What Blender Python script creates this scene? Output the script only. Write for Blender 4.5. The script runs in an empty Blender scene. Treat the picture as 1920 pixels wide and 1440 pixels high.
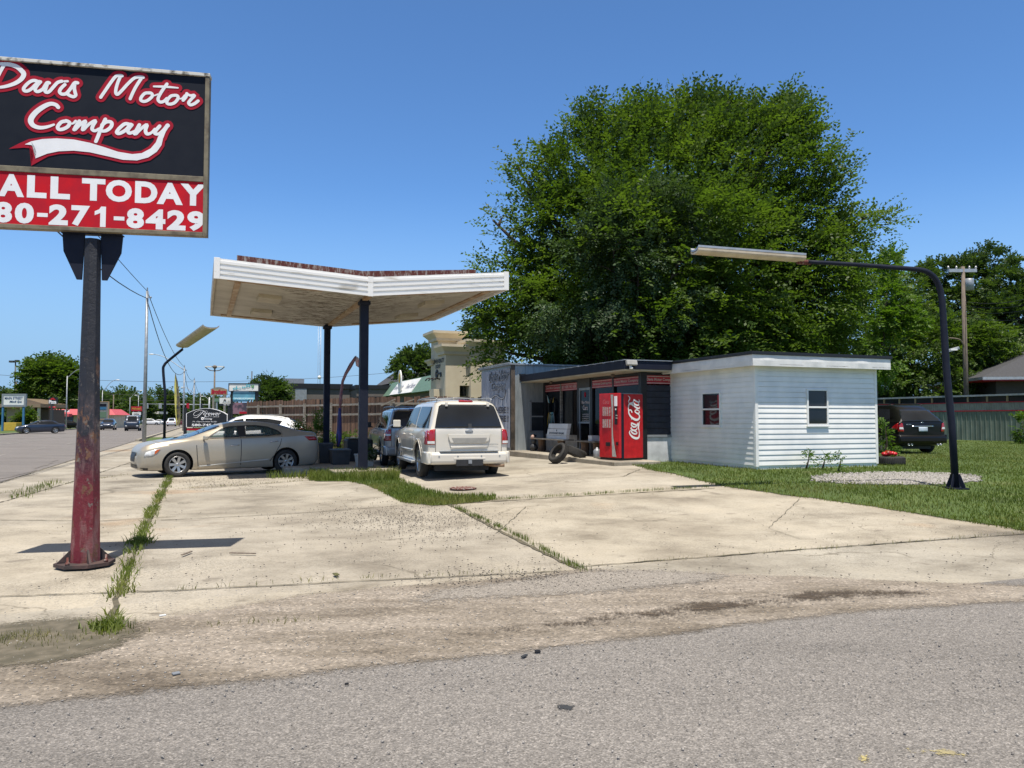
import bpy, bmesh, math, random
import numpy as np
from mathutils import Vector, Matrix
from mathutils.bvhtree import BVHTree
from math import radians as R, sin, cos, tan, atan2, sqrt, pi
random.seed(7); rng = np.random.default_rng(7)
SC = bpy.context.scene; COL = SC.collection
# ---------------- camera ----------------
FPX = 1443.0; PITCH = math.atan(66/FPX); EYE = 1.55
cd = bpy.data.cameras.new('camera'); cam = bpy.data.objects.new('camera', cd); COL.objects.link(cam)
cd.lens = FPX/1920*36; cd.sensor_width = 36; cd.clip_start = .05; cd.clip_end = 6000
cam.location = (0, 0, EYE); cam.rotation_euler = (R(90)+PITCH, 0, 0); SC.camera = cam
SC.render.resolution_x = 1024; SC.render.resolution_y = 768
# ---------------- sky, sun, exposure ----------------
SUN_EL = R(72); SUN_AZ = R(175)      # azimuth clockwise from +Y
W = bpy.data.worlds.new('World'); SC.world = W; W.use_nodes = True
nt = W.node_tree; bg = nt.nodes['Background']
sk = nt.nodes.new('ShaderNodeTexSky'); sk.sky_type = 'NISHITA'; sk.sun_disc = False
sk.sun_elevation = SUN_EL; sk.sun_rotation = SUN_AZ; sk.altitude = 200; sk.air_density = .8; sk.dust_density = .1; sk.ozone_density = 4
def wn(t): return nt.nodes.new('ShaderNode'+t)
tint = wn('Mix'); tint.data_type = 'RGBA'; tint.blend_type = 'MULTIPLY'; tint.inputs[0].default_value = 1; tint.inputs[7].default_value = (.88, 1.20, 1.42, 1); nt.links.new(sk.outputs[0], tint.inputs[6])
tcw = wn('TexCoord'); sxw = wn('SeparateXYZ'); nt.links.new(tcw.outputs['Generated'], sxw.inputs[0])
hr = wn('MapRange'); hr.interpolation_type = 'SMOOTHSTEP'; hr.inputs[1].default_value = .30; hr.inputs[2].default_value = .02; nt.links.new(sxw.outputs[2], hr.inputs[0])
hm = wn('Mix'); hm.data_type = 'RGBA'; hm.inputs[7].default_value = (2.45, 4.05, 6.0, 1); nt.links.new(hr.outputs[0], hm.inputs[0]); nt.links.new(tint.outputs[2], hm.inputs[6])   # summer haze near the horizon
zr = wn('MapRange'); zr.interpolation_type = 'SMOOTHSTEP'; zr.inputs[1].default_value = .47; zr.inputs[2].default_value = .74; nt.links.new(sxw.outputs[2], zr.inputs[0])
zm_ = wn('Mix'); zm_.data_type = 'RGBA'; zm_.inputs[7].default_value = (2.15, 1.90, 1.62, 1); nt.links.new(zr.outputs[0], zm_.inputs[0]); nt.links.new(hm.outputs[2], zm_.inputs[6])   # warm white added to the sky overhead, above the view, to neutralise blue shade
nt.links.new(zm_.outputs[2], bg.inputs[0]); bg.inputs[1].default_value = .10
sd = bpy.data.lights.new('sun', 'SUN'); sd.energy = 4.6; sd.angle = R(.5); sd.color = (1, .935, .84)
so = bpy.data.objects.new('sun', sd); COL.objects.link(so)
sdir = Vector((sin(SUN_AZ)*cos(SUN_EL), cos(SUN_AZ)*cos(SUN_EL), sin(SUN_EL)))
so.rotation_euler = sdir.to_track_quat('Z', 'Y').to_euler(); so.location = (0, -5, 30)
SC.view_settings.view_transform = 'Standard'; SC.view_settings.look = 'None'
SC.view_settings.exposure = 0.44; SC.view_settings.gamma = 1
SC.render.engine = 'CYCLES'
try: SC.cycles.max_bounces = 6; SC.cycles.transparent_max_bounces = 10
except Exception: pass

# ---------------- picture <-> place helpers ----------------
def ray(px, py):
    v = Vector((px-960, FPX, 720-py)); c, s = cos(PITCH), sin(PITCH)
    return Vector((v.x, v.y*c - v.z*s, v.y*s + v.z*c))
def at(px, py, D):
    r = ray(px, py); k = D/r.y
    return Vector((r.x*k, D, EYE+r.z*k))
TH = R(21.5); BX = Vector((cos(TH), sin(TH), 0)); AX = Vector((-sin(TH), cos(TH), 0))
def uv(u, v): p = BX*u + AX*v; return (p.x, p.y)
def ss(t): t = max(0, min(1, t)); return t*t*(3-2*t)
def g(x, y): return .32*ss((y-8)/11)*ss((x+7)/11)
def gnd(px, py):
    D = 10
    for _ in range(40):
        p = at(px, py, D); r = ray(px, py); D = (g(p.x, p.y)-EYE)/(r.z/r.y)*.5 + D*.5
    p = at(px, py, D); return (p.x, p.y)
class Frame:
    """vertical plane frame: origin, rotation about z; loc(px,py,yl) gives local x,z where the pixel's ray meets local y = yl"""
    def __init__(s, o, rot): s.o = Vector(o); s.r = rot; s.x = Vector((cos(rot), sin(rot), 0)); s.y = Vector((-sin(rot), cos(rot), 0))
    def loc(s, px, py, yl=0.0):
        c = Vector((0, 0, EYE)); r = ray(px, py); k = (s.y.dot(s.o)+yl-s.y.dot(c))/s.y.dot(r); p = c+r*k-s.o
        return (s.x.dot(p), p.z)
    def locx(s, px, py, xl=0.0):
        c = Vector((0, 0, EYE)); r = ray(px, py); k = (s.x.dot(s.o)+xl-s.x.dot(c))/s.x.dot(r); p = c+r*k-s.o
        return (s.y.dot(p), p.z)
    def w(s, x, y, z=0): return s.o+s.x*x+s.y*y+Vector((0, 0, z))

# ---------------- objects ----------------
def tag(o, label=None, cat=None, group=None, kind=None):
    if label: o['label'] = label
    if cat: o['category'] = cat
    if group: o['group'] = group
    if kind: o['kind'] = kind
    return o
def thing(name, label, cat, loc=(0, 0, 0), rot=0, group=None):
    o = bpy.data.objects.new(name, None); COL.objects.link(o); o.location = loc; o.rotation_euler = (0, 0, rot)
    o.empty_display_size = .2
    return tag(o, label, cat, group)
def copy_tree(o, parent=None):
    c = o.copy(); COL.objects.link(c)
    if parent: c.parent = parent
    for ch in list(o.children): copy_tree(ch, c)
    return c
def link_mesh(name, me, mat, parent=None):
    o = bpy.data.objects.new(name, me); COL.objects.link(o)
    if mat:
        for m in (mat if isinstance(mat, (list, tuple)) else [mat]): me.materials.append(m)
    if parent: o.parent = parent
    return o
def npmesh(name, V, F, mat, parent=None, smooth=False, mi=None):
    """V (n,3), F (m,k) uniform faces"""
    V = np.asarray(V, dtype=np.float32); F = np.asarray(F, dtype=np.int32); me = bpy.data.meshes.new(name)
    k = F.shape[1]; me.vertices.add(len(V)); me.vertices.foreach_set('co', V.ravel())
    me.loops.add(F.size); me.loops.foreach_set('vertex_index', F.ravel())
    me.polygons.add(len(F)); me.polygons.foreach_set('loop_start', np.arange(0, F.size, k, dtype=np.int32))
    if mi is not None: me.polygons.foreach_set('material_index', np.asarray(mi, dtype=np.int32))
    me.update(calc_edges=True); me.validate()
    if smooth: me.shade_smooth()
    return link_mesh(name, me, mat, parent)
def catmull(P, n=6, closed=False):
    P = [Vector(p) for p in P]; out = []; N = len(P)
    rngi = range(N if closed else N-1)
    for i in rngi:
        if closed: a, b, c, d = P[(i-1) % N], P[i], P[(i+1) % N], P[(i+2) % N]
        else: a, b, c, d = P[max(i-1, 0)], P[i], P[i+1], P[min(i+2, N-1)]
        for k in range(n):
            t = k/n; out.append(.5*((2*b)+(c-a)*t+(2*a-5*b+4*c-d)*t*t+(3*b-a-3*c+d)*t**3))
    if not closed: out.append(P[-1])
    return out
class MB:
    def __init__(s): s.bm = bmesh.new(); s.m = 0
    def face(s, pts, flip=False):
        vs = [s.bm.verts.new(p) for p in pts]
        if flip: vs.reverse()
        f = s.bm.faces.new(vs); f.material_index = s.m; return f
    def box(s, x0, x1, y0, y1, z0, z1, M=None):
        P = [Vector((x, y, z)) for z in (z0, z1) for y in (y0, y1) for x in (x0, x1)]
        if M is not None: P = [M @ p for p in P]
        v = [s.bm.verts.new(p) for p in P]
        for f in ((0, 2, 3, 1), (4, 5, 7, 6), (0, 1, 5, 4), (2, 6, 7, 3), (0, 4, 6, 2), (1, 3, 7, 5)):
            s.bm.faces.new([v[i] for i in f]).material_index = s.m
        return s
    def bar(s, a, b, w, h=None):
        a = Vector(a); b = Vector(b); d = b-a; L = d.length; h = h or w
        q = d.to_track_quat('X', 'Z').to_matrix().to_4x4(); q.translation = a
        return s.box(0, L, -w/2, w/2, -h/2, h/2, q)
    def prism(s, poly, axis, a, b):
        """poly of 2D points extruded from a to b along axis ('x': pts (y,z); 'y': pts (x,z); 'z': pts (x,y))"""
        def p(q, t): return {'x': (t, q[0], q[1]), 'y': (q[0], t, q[1]), 'z': (q[0], q[1], t)}[axis]
        A = [s.bm.verts.new(p(q, a)) for q in poly]; B = [s.bm.verts.new(p(q, b)) for q in poly]; n = len(poly)
        fs = [s.bm.faces.new(A), s.bm.faces.new(B[::-1])]
        for i in range(n): fs.append(s.bm.faces.new((A[i], B[i], B[(i+1) % n], A[(i+1) % n])))
        for f in fs: f.material_index = s.m
        return s
    def tube(s, pts, r, n=8, cap=True, smooth=0):
        pts = [Vector(p) for p in pts]
        if smooth: pts = catmull(pts, smooth)
        N = len(pts); rr = r if isinstance(r, (list, tuple)) else None
        def rad(i):
            if rr is None: return r
            t = i/(N-1)*(len(rr)-1); j = min(int(t), len(rr)-2); return rr[j]+(rr[j+1]-rr[j])*(t-j)
        rings = []; up = None
        for i, p in enumerate(pts):
            d = (pts[min(i+1, N-1)]-pts[max(i-1, 0)]).normalized()
            if up is None: up = Vector((0, 0, 1)) if abs(d.z) < .9 else Vector((1, 0, 0))
            x = d.cross(up)
            if x.length < 1e-4: x = d.cross(Vector((1, .3, 0)))
            x.normalize(); y = x.cross(d).normalized(); up = y
            rings.append([s.bm.verts.new(p+(x*cos(2*pi*k/n)+y*sin(2*pi*k/n))*rad(i)) for k in range(n)])
        for A, B in zip(rings, rings[1:]):
            for k in range(n):
                f = s.bm.faces.new((A[k], A[(k+1) % n], B[(k+1) % n], B[k])); f.smooth = True; f.material_index = s.m
        if cap:
            for q in (rings[0][::-1], rings[-1]): s.bm.faces.new(q).material_index = s.m
        return s
    def lathe(s, prof, n=24, axis='z', c=(0, 0, 0), closed=False, M=None):
        """prof: (radius, height) list"""
        rings = []
        for r, h in prof:
            ring = []
            for k in range(n):
                a = 2*pi*k/n
                p = {'z': (r*cos(a), r*sin(a), h), 'y': (r*cos(a), h, r*sin(a)), 'x': (h, r*cos(a), r*sin(a))}[axis]
                p = Vector(p)+Vector(c)
                ring.append(s.bm.verts.new(M @ p if M is not None else p))
            rings.append(ring)
        pr = list(zip(rings, rings[1:]))
        if closed: pr.append((rings[-1], rings[0]))
        for A, B in pr:
            for k in range(n):
                f = s.bm.faces.new((A[k], A[(k+1) % n], B[(k+1) % n], B[k])); f.smooth = True; f.material_index = s.m
        if not closed:
            for q in (rings[0], rings[-1]): s.bm.faces.new(q).material_index = s.m
        return s
    def sph(s, c, r, sx=1, sy=1, sz=1, n=2):
        M = Matrix.Translation(c) @ Matrix.Diagonal((sx, sy, sz, 1))
        res = bmesh.ops.create_icosphere(s.bm, subdivisions=n, radius=r, matrix=M)
        for v in res['verts']:
            for f in v.link_faces: f.smooth = True; f.material_index = s.m
        return s
    def build(s, name, mat, parent=None, bevel=0, sharp=None):
        bmesh.ops.recalc_face_normals(s.bm, faces=s.bm.faces)
        me = bpy.data.meshes.new(name); s.bm.to_mesh(me); s.bm.free()
        if sharp: me.shade_smooth(); me.set_sharp_from_angle(angle=R(sharp))
        o = link_mesh(name, me, mat, parent)
        if bevel:
            m = o.modifiers.new('bevel', 'BEVEL'); m.width = bevel; m.segments = 2; m.limit_method = 'ANGLE'
        return o
def box(name, mat, parent, x0, x1, y0, y1, z0, z1, bevel=0): return MB().box(x0, x1, y0, y1, z0, z1).build(name, mat, parent, bevel)

# ---------------- materials ----------------
def newmat(name):
    m = bpy.data.materials.new(name); m.use_nodes = True; nt = m.node_tree
    return m, nt, nt.nodes['Principled BSDF']
def N(nt, t, **kw):
    n = nt.nodes.new('ShaderNode'+t)
    for k, v in kw.items():
        if k.startswith('i_'):
            k = k[2:]; k = int(k) if k.isdigit() else k
            n.inputs[k].default_value = v
        else: setattr(n, k, v)
    return n
def ramp(nt, fac, stops, interp='LINEAR'):
    n = nt.nodes.new('ShaderNodeValToRGB'); n.color_ramp.interpolation = interp; e = n.color_ramp.elements
    while len(e) < len(stops): e.new(.5)
    for i, (p, c) in enumerate(stops):
        e[i].position = p; e[i].color = (*(c if hasattr(c, '__len__') else (c, c, c)), 1)
    nt.links.new(fac, n.inputs[0]); return n.outputs[0]
def mix(nt, fac, a, b, mode='MIX'):
    n = nt.nodes.new('ShaderNodeMix'); n.data_type = 'RGBA'; n.blend_type = mode
    for s, v in ((0, fac), (6, a), (7, b)):
        if isinstance(v, bpy.types.NodeSocket): nt.links.new(v, n.inputs[s])
        else: n.inputs[s].default_value = v if s == 0 else (*v, 1)
    return n.outputs[2]
def coords(nt, kind='Object', scale=(1, 1, 1), rot=(0, 0, 0)):
    t = nt.nodes.new('ShaderNodeTexCoord'); m = nt.nodes.new('ShaderNodeMapping'); m.inputs['Scale'].default_value = scale; m.inputs['Rotation'].default_value = rot
    nt.links.new(t.outputs[kind], m.inputs[0]); return m.outputs[0]
def noise(nt, co, scale, detail=4, rough=.55, out=0):
    n = N(nt, 'TexNoise'); n.inputs['Scale'].default_value = scale; n.inputs['Detail'].default_value = detail; n.inputs['Roughness'].default_value = rough
    nt.links.new(co, n.inputs['Vector']); return n.outputs[out]
def bump(nt, h, strength, dist, bs):
    b = N(nt, 'Bump'); b.inputs['Strength'].default_value = strength; b.inputs['Distance'].default_value = dist
    nt.links.new(h, b.inputs['Height']); nt.links.new(b.outputs[0], bs.inputs['Normal'])
def pm(name, c, c2=None, scale=6, rough=.6, metal=0, bmp=0, bscale=40, coat=0, stretch=(1, 1, 1), lo=.4, hi=.65, spec=None, detail=5):
    m, nt, b = newmat(name); b.inputs['Roughness'].default_value = rough; b.inputs['Metallic'].default_value = metal
    b.inputs['Base Color'].default_value = (*c, 1); b.inputs['Coat Weight'].default_value = coat; b.inputs['Coat Roughness'].default_value = .04
    if spec is not None: b.inputs['Specular IOR Level'].default_value = spec
    co = coords(nt, scale=stretch)
    c2 = c2 or tuple(x*.82 for x in c)
    nt.links.new(ramp(nt, noise(nt, co, scale, detail), [(lo, c2), (hi, c)]), b.inputs['Base Color'])
    if bmp: bump(nt, noise(nt, co, bscale, 3), bmp, .01, b)
    return m
M = {}
def flat(name, c, rough=.5, **k):
    M[name] = pm(name, c, rough=rough, **k); return M[name]
flat('black', (.012, .012, .014), .45); flat('navy', (.010, .013, .026), .6, c2=(.014, .017, .03), spec=.2); flat('white', (.80, .79, .76), .45, c2=(.68, .68, .66), scale=3)
flat('vinyl', (.86, .85, .82), .35, c2=(.70, .71, .70), scale=1.5, lo=.3, hi=.6); flat('red', (.55, .015, .02), .35, c2=(.42, .01, .015)); flat('signred', (.42, .012, .03), .4)
flat('rubber', (.02, .02, .02), .85, c2=(.035, .033, .03), bmp=.3, scale=12); flat('chrome', (.75, .75, .76), .15, metal=1); flat('alloy', (.5, .51, .52), .3, metal=.85)
flat('galv', (.38, .40, .42), .5, metal=.4, c2=(.28, .30, .32)); flat('steel', (.30, .32, .34), .45, metal=.3); flat('darkgrey', (.05, .052, .055), .5)
flat('taillight', (.42, .008, .012), .12, coat=1); flat('headlight', (.75, .76, .75), .1, coat=1); flat('amber', (.6, .12, .02), .2)
flat('plastic', (.025, .025, .027), .5); flat('plate', (.55, .63, .72), .4); flat('cream', (.62, .55, .40), .8, c2=(.52, .46, .34), bmp=.2, scale=2)
flat('tan', (.38, .27, .16), .8); flat('roofred', (.55, .10, .12), .6); flat('wood', (.17, .105, .065), .85, c2=(.09, .06, .04), scale=4, stretch=(6, 6, .6), bmp=.4)
flat('greywood', (.28, .26, .23), .9, c2=(.17, .155, .13), scale=5, stretch=(1, 1, 4)); flat('bark', (.10, .075, .055), .95, c2=(.04, .03, .022), scale=5, stretch=(2, 2, .5), bmp=.8, bscale=15)
flat('utilwood', (.22, .18, .14), .9, c2=(.13, .10, .08), stretch=(4, 4, .5)); flat('blue', (.03, .05, .28), .6); flat('postblue', (.05, .18, .35), .5)
flat('yellow', (.55, .38, .05), .6); flat('teal', (.10, .45, .55), .4); flat('green', (.13, .22, .16), .6); flat('greenletter', (.1, .3, .12), .5)
flat('lampbeige', (.55, .48, .36), .6, c2=(.42, .35, .25), scale=3); flat('lamptop', (.5, .5, .5), .4, metal=.5)
flat('letterwhite', (.84, .84, .84), .7, spec=.2, c2=(.78, .78, .79)); flat('logored', (.38, .010, .028), .7, spec=.15, c2=(.34, .012, .03)); flat('signblack', (.008, .011, .019), .6, c2=(.011, .014, .022), spec=.15)
flat('callred', (.56, .012, .022), .75, spec=.12, c2=(.44, .014, .028)); flat('frametan', (.20, .17, .11), .6, c2=(.11, .085, .055), scale=8, lo=.35, hi=.55)
flat('bronze', (.16, .145, .125), .7); flat('shingle', (.07, .072, .078), .9, c2=(.045, .045, .05), scale=20, bmp=.5)
flat('cinder', (.62, .63, .64), .8, c2=(.45, .46, .47), scale=3, bmp=.3); flat('potgrey', (.42, .41, .38), .7); flat('cable', (.02, .02, .022), .6)
M['fascia'] = pm('fascia', (.80, .79, .76), (.50, .47, .41), scale=2.2, rough=.5, stretch=(.5, 1, 3), lo=.30, hi=.44, detail=9)
def carpaint(name, c, c2=None, metal=.35, rough=.28):
    M[name] = pm(name, c, c2 or tuple(x*.92 for x in c), scale=1.2, rough=rough, metal=metal, coat=1); return M[name]
carpaint('pt_champagne', (.44, .395, .315), rough=.4); M['pt_champagne'].node_tree.nodes['Principled BSDF'].inputs['Coat Weight'].default_value = .4; carpaint('pt_pearl', (.68, .64, .56), metal=0); carpaint('pt_silver', (.40, .40, .39), metal=.3)
carpaint('pt_white', (.78, .79, .80), metal=0); carpaint('pt_black', (.005, .005, .005), metal=0, rough=.35); M['pt_black'].node_tree.nodes['Principled BSDF'].inputs['Coat Weight'].default_value = .25; M['pt_black'].node_tree.nodes['Principled BSDF'].inputs['Specular IOR Level'].default_value = .25; carpaint('pt_navy', (.02, .03, .055), metal=.3); carpaint('pt_maroon', (.12, .015, .02)); carpaint('pt_trim', (.50, .49, .45), metal=.1)
def glass(name, c, alpha=1, rough=.04):
    m, nt, b = newmat(name); b.inputs['Base Color'].default_value = (*c, 1); b.inputs['Roughness'].default_value = rough
    co = coords(nt); nt.links.new(ramp(nt, noise(nt, co, .9, 2), [(.35, c), (.7, tuple(min(1, x*1.7) for x in c))]), b.inputs['Base Color'])
    bump(nt, noise(nt, co, 1.5, 2), .03, .02, b)
    b.inputs['Specular IOR Level'].default_value = .15 if name == 'shopglass' else .5
    if alpha < 1: b.inputs['Alpha'].default_value = alpha
    M[name] = m
glass('carglass', (.012, .014, .017)); glass('tintglass', (.12, .17, .15), .38); glass('shopglass', (.004, .005, .007), .9); glass('winglass', (.02, .022, .026))

def m_concrete():
    m, nt, b = newmat('concrete'); co = coords(nt); b.inputs['Roughness'].default_value = .88
    c = ramp(nt, noise(nt, co, .35, 6, .6), [(.3, (.27, .24, .195)), (.47, (.395, .36, .30)), (.68, (.48, .445, .38))])
    d = ramp(nt, noise(nt, coords(nt, scale=(1, 1.15, 1), rot=(0, 0, -TH)), .8, 9, .68), [(.30, (.50, .48, .45)), (.44, (.80, .79, .77)), (.54, (.97, .965, .95)), (.66, (1.04, 1.03, 1.0))])
    c = mix(nt, 1, c, d, 'MULTIPLY')
    st = ramp(nt, noise(nt, co, .22, 4, .6), [(.60, 0), (.70, .55)])
    c = mix(nt, st, c, (.42, .27, .15))
    f = ramp(nt, noise(nt, co, 38, 4, .7), [(.32, .72), (.5, 1.0), (.75, 1.07)]); c = mix(nt, 1, c, f, 'MULTIPLY')
    gm = N(nt, 'NewGeometry') if False else N(nt, 'TexCoord'); uvx = []
    for vec in ((BX.x, BX.y, 0), (AX.x, AX.y, 0)):
        d_ = N(nt, 'VectorMath', operation='DOT_PRODUCT'); nt.links.new(gm.outputs['Object'], d_.inputs[0]); d_.inputs[1].default_value = vec; uvx.append(d_.outputs['Value'])
    acc = None
    for src_, thr, wgt in ((uvx[0], -.87, .37), (uvx[0], 3.75, .61), (uvx[1], 7.3, .23), (uvx[1], 13.2, .47), (uvx[1], 18.7, .31)):
        gt = N(nt, 'Math', operation='GREATER_THAN'); nt.links.new(src_, gt.inputs[0]); gt.inputs[1].default_value = thr
        ma = N(nt, 'Math', operation='MULTIPLY_ADD'); nt.links.new(gt.outputs[0], ma.inputs[0]); ma.inputs[1].default_value = wgt
        if acc is None: ma.inputs[2].default_value = .13
        else: nt.links.new(acc, ma.inputs[2])
        acc = ma.outputs[0]
    fr_ = N(nt, 'Math', operation='FRACT'); nt.links.new(acc, fr_.inputs[0])      # each poured slab has its own age and tone
    c = mix(nt, 1, c, ramp(nt, fr_.outputs[0], [(0, (.82, .83, .84)), (.35, (1.0, .98, .94)), (.7, (.90, .89, .88)), (1, (1.05, 1.04, 1.01))]), 'MULTIPLY')
    ag = ramp(nt, noise(nt, co, 60, 2, .9), [(.42, .55), (.5, 1.0), (.62, 1.12)]); am = ramp(nt, noise(nt, co, .45, 5, .65), [(.5, 0), (.6, .85)]); c = mix(nt, am, c, mix(nt, 1, c, ag, 'MULTIPLY'))
    dr = ramp(nt, noise(nt, co, 2.3, 2, .5), [(.67, 0), (.73, .6)]); c = mix(nt, dr, c, (.17, .145, .115))
    v = N(nt, 'TexVoronoi', feature='DISTANCE_TO_EDGE'); v.inputs['Scale'].default_value = .38; nt.links.new(coords(nt), v.inputs['Vector'])
    # hairline cracks broken up by noise
    wv = N(nt, 'TexNoise'); wv.inputs['Scale'].default_value = 1.6; wv.inputs['Detail'].default_value = 6
    ad = N(nt, 'VectorMath', operation='MULTIPLY_ADD'); ad.inputs[1].default_value = (.9, .9, 0)
    nt.links.new(co, wv.inputs['Vector']); nt.links.new(wv.outputs[1], ad.inputs[0]); nt.links.new(co, ad.inputs[2]); nt.links.new(ad.outputs[0], v.inputs['Vector'])
    cr = ramp(nt, v.outputs[0], [(0, 1), (.006, 0)]); msk = ramp(nt, noise(nt, co, .5, 2), [(.52, 0), (.58, .7)])
    mm = N(nt, 'Math', operation='MULTIPLY'); nt.links.new(cr, mm.inputs[0]); nt.links.new(msk, mm.inputs[1])
    c = mix(nt, mm.outputs[0], c, (.10, .085, .06))
    nt.links.new(c, b.inputs['Base Color']); bump(nt, noise(nt, co, 60, 4, .7), .35, .006, b); return m
def m_asphalt(name, base=(.20, .19, .18), cc=1.0, grit=1.0):
    m, nt, b = newmat(name); co = coords(nt); b.inputs['Roughness'].default_value = .9
    v = N(nt, 'TexVoronoi'); v.inputs['Scale'].default_value = 120; nt.links.new(co, v.inputs['Vector'])
    sp = N(nt, 'SeparateColor'); nt.links.new(v.outputs['Color'], sp.inputs[0])
    gr = ramp(nt, sp.outputs[0], [(0, .5), (.2, .82), (.65, 1.03), (.88, 1.35), (1, 1.75)])
    c = ramp(nt, noise(nt, coords(nt, scale=(.35, 1.6, 1), rot=(0, 0, -TH if 'road' not in name else 0)), .55, 6, .65), [(.30, tuple(x*.74 for x in base)), (.5, base), (.72, tuple(x*1.13 for x in base))])
    st = ramp(nt, noise(nt, co, .9, 5, .7), [(.66, 0), (.74, .45)]); c = mix(nt, st, c, tuple(x*.5 for x in base))
    c = mix(nt, grit, c, gr, 'MULTIPLY')
    f = ramp(nt, noise(nt, co, 22, 5, .75), [(.3, .72), (.5, 1), (.7, 1.2)]); c = mix(nt, .9, c, f, 'MULTIPLY')
    nt.links.new(c, b.inputs['Base Color']); bump(nt, v.outputs['Distance'], .5, .008, b); return m
def m_dirt():
    m, nt, b = newmat('dirt'); co = coords(nt); b.inputs['Roughness'].default_value = .97
    c = ramp(nt, noise(nt, coords(nt, scale=(1, 3, 1), rot=(0, 0, -TH)), .55, 8, .65), [(.3, (.11, .088, .064)), (.43, (.21, .178, .14)), (.55, (.295, .255, .21)), (.75, (.335, .295, .245))])
    v = N(nt, 'TexVoronoi'); v.inputs['Scale'].default_value = 60; nt.links.new(co, v.inputs['Vector'])
    sp = N(nt, 'SeparateColor'); nt.links.new(v.outputs['Color'], sp.inputs[0])
    gr = ramp(nt, sp.outputs[0], [(0, .6), (.3, .92), (.8, 1.08), (.93, 1.3), (1, 1.9)]); c = mix(nt, .9, c, gr, 'MULTIPLY')
    f = ramp(nt, noise(nt, co, 14, 6, .75), [(.3, .65), (.5, 1), (.7, 1.15)]); c = mix(nt, .8, c, f, 'MULTIPLY')
    nt.links.new(c, b.inputs['Base Color']); bump(nt, noise(nt, co, 35, 6, .8), .6, .02, b); return m
def m_soil():
    m, nt, b = newmat('turf'); co = coords(nt); b.inputs['Roughness'].default_value = 1
    c = ramp(nt, noise(nt, co, .8, 7, .65), [(.3, (.06, .085, .02)), (.5, (.075, .12, .025)), (.62, (.10, .14, .035)), (.75, (.19, .165, .09))])
    f = ramp(nt, noise(nt, co, 30, 5, .8), [(.35, .35), (.5, 1), (.65, 1.5)]); c = mix(nt, 1, c, f, 'MULTIPLY')
    nt.links.new(c, b.inputs['Base Color']); bump(nt, noise(nt, co, 30, 4, .8), .8, .03, b); return m
def m_leaf(name, dark, mid, light, trans=.45, nscale=.55):
    m, nt, b = newmat(name); co = coords(nt); b.inputs['Roughness'].default_value = .5; b.inputs['Specular IOR Level'].default_value = .35
    c = ramp(nt, noise(nt, co, nscale, 3, .6), [(.3, dark), (.5, mid), (.7, light)])
    f = ramp(nt, noise(nt, co, 9, 3, .8), [(.3, .6), (.5, 1), (.7, 1.35)]); c = mix(nt, 1, c, f, 'MULTIPLY')
    nt.links.new(c, b.inputs['Base Color'])
    tr = N(nt, 'BsdfTranslucent'); t2 = mix(nt, 1, c, (1.3, 1.4, .55), 'MULTIPLY'); nt.links.new(t2, tr.inputs[0])
    ms = N(nt, 'MixShader'); ms.inputs[0].default_value = trans
    nt.links.new(b.outputs[0], ms.inputs[1]); nt.links.new(tr.outputs[0], ms.inputs[2])
    nt.links.new(ms.outputs[0], nt.nodes['Material Output'].inputs[0]); return m
def m_poleflake(name, top, bot, zlo, zhi):
    """flaking paint: colour band changes with height, rust and bare patches show through"""
    m, nt, b = newmat(name); co = coords(nt); b.inputs['Roughness'].default_value = .6
    sx = N(nt, 'SeparateXYZ'); nt.links.new(co, sx.inputs[0])
    ad = N(nt, 'Math', operation='MULTIPLY_ADD'); nt.links.new(noise(nt, co, 3.2, 6, .7), ad.inputs[0]); ad.inputs[1].default_value = 1.3; nt.links.new(sx.outputs[2], ad.inputs[2])
    mr = N(nt, 'MapRange'); mr.inputs[1].default_value = zlo; mr.inputs[2].default_value = zhi; nt.links.new(ad.outputs[0], mr.inputs[0])
    c = mix(nt, mr.outputs[0], bot, top)
    fade = ramp(nt, noise(nt, coords(nt, scale=(3, 3, .8)), 2.5, 6, .7), [(.48, 0), (.66, .6)])
    lowm = N(nt, 'MapRange'); lowm.inputs[1].default_value = zhi-.2; lowm.inputs[2].default_value = zlo; nt.links.new(sx.outputs[2], lowm.inputs[0])
    fm = N(nt, 'Math', operation='MULTIPLY'); nt.links.new(fade, fm.inputs[0]); nt.links.new(lowm.outputs[0], fm.inputs[1])
    c = mix(nt, fm.outputs[0], c, (.30, .20, .18))
    hm = N(nt, 'MapRange'); hm.inputs[1].default_value = 2.7; hm.inputs[2].default_value = 1.7; nt.links.new(sx.outputs[2], hm.inputs[0])
    rs = ramp(nt, noise(nt, coords(nt, scale=(1, 1, .6)), 7, 6, .75), [(.56, 0), (.60, 1)]); rm = N(nt, 'Math', operation='MULTIPLY'); nt.links.new(rs, rm.inputs[0]); nt.links.new(hm.outputs[0], rm.inputs[1])
    c = mix(nt, rm.outputs[0], c, (.16, .075, .04))
    g2 = ramp(nt, noise(nt, coords(nt, scale=(1, 1, .7)), 12, 6, .7), [(.60, 0), (.64, .85)]); gm = N(nt, 'Math', operation='MULTIPLY'); nt.links.new(g2, gm.inputs[0]); nt.links.new(hm.outputs[0], gm.inputs[1])
    c = mix(nt, gm.outputs[0], c, (.17, .15, .13))
    nt.links.new(c, b.inputs['Base Color']); bump(nt, noise(nt, co, 11, 8, .8), .9, .02, b); return m
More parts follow.
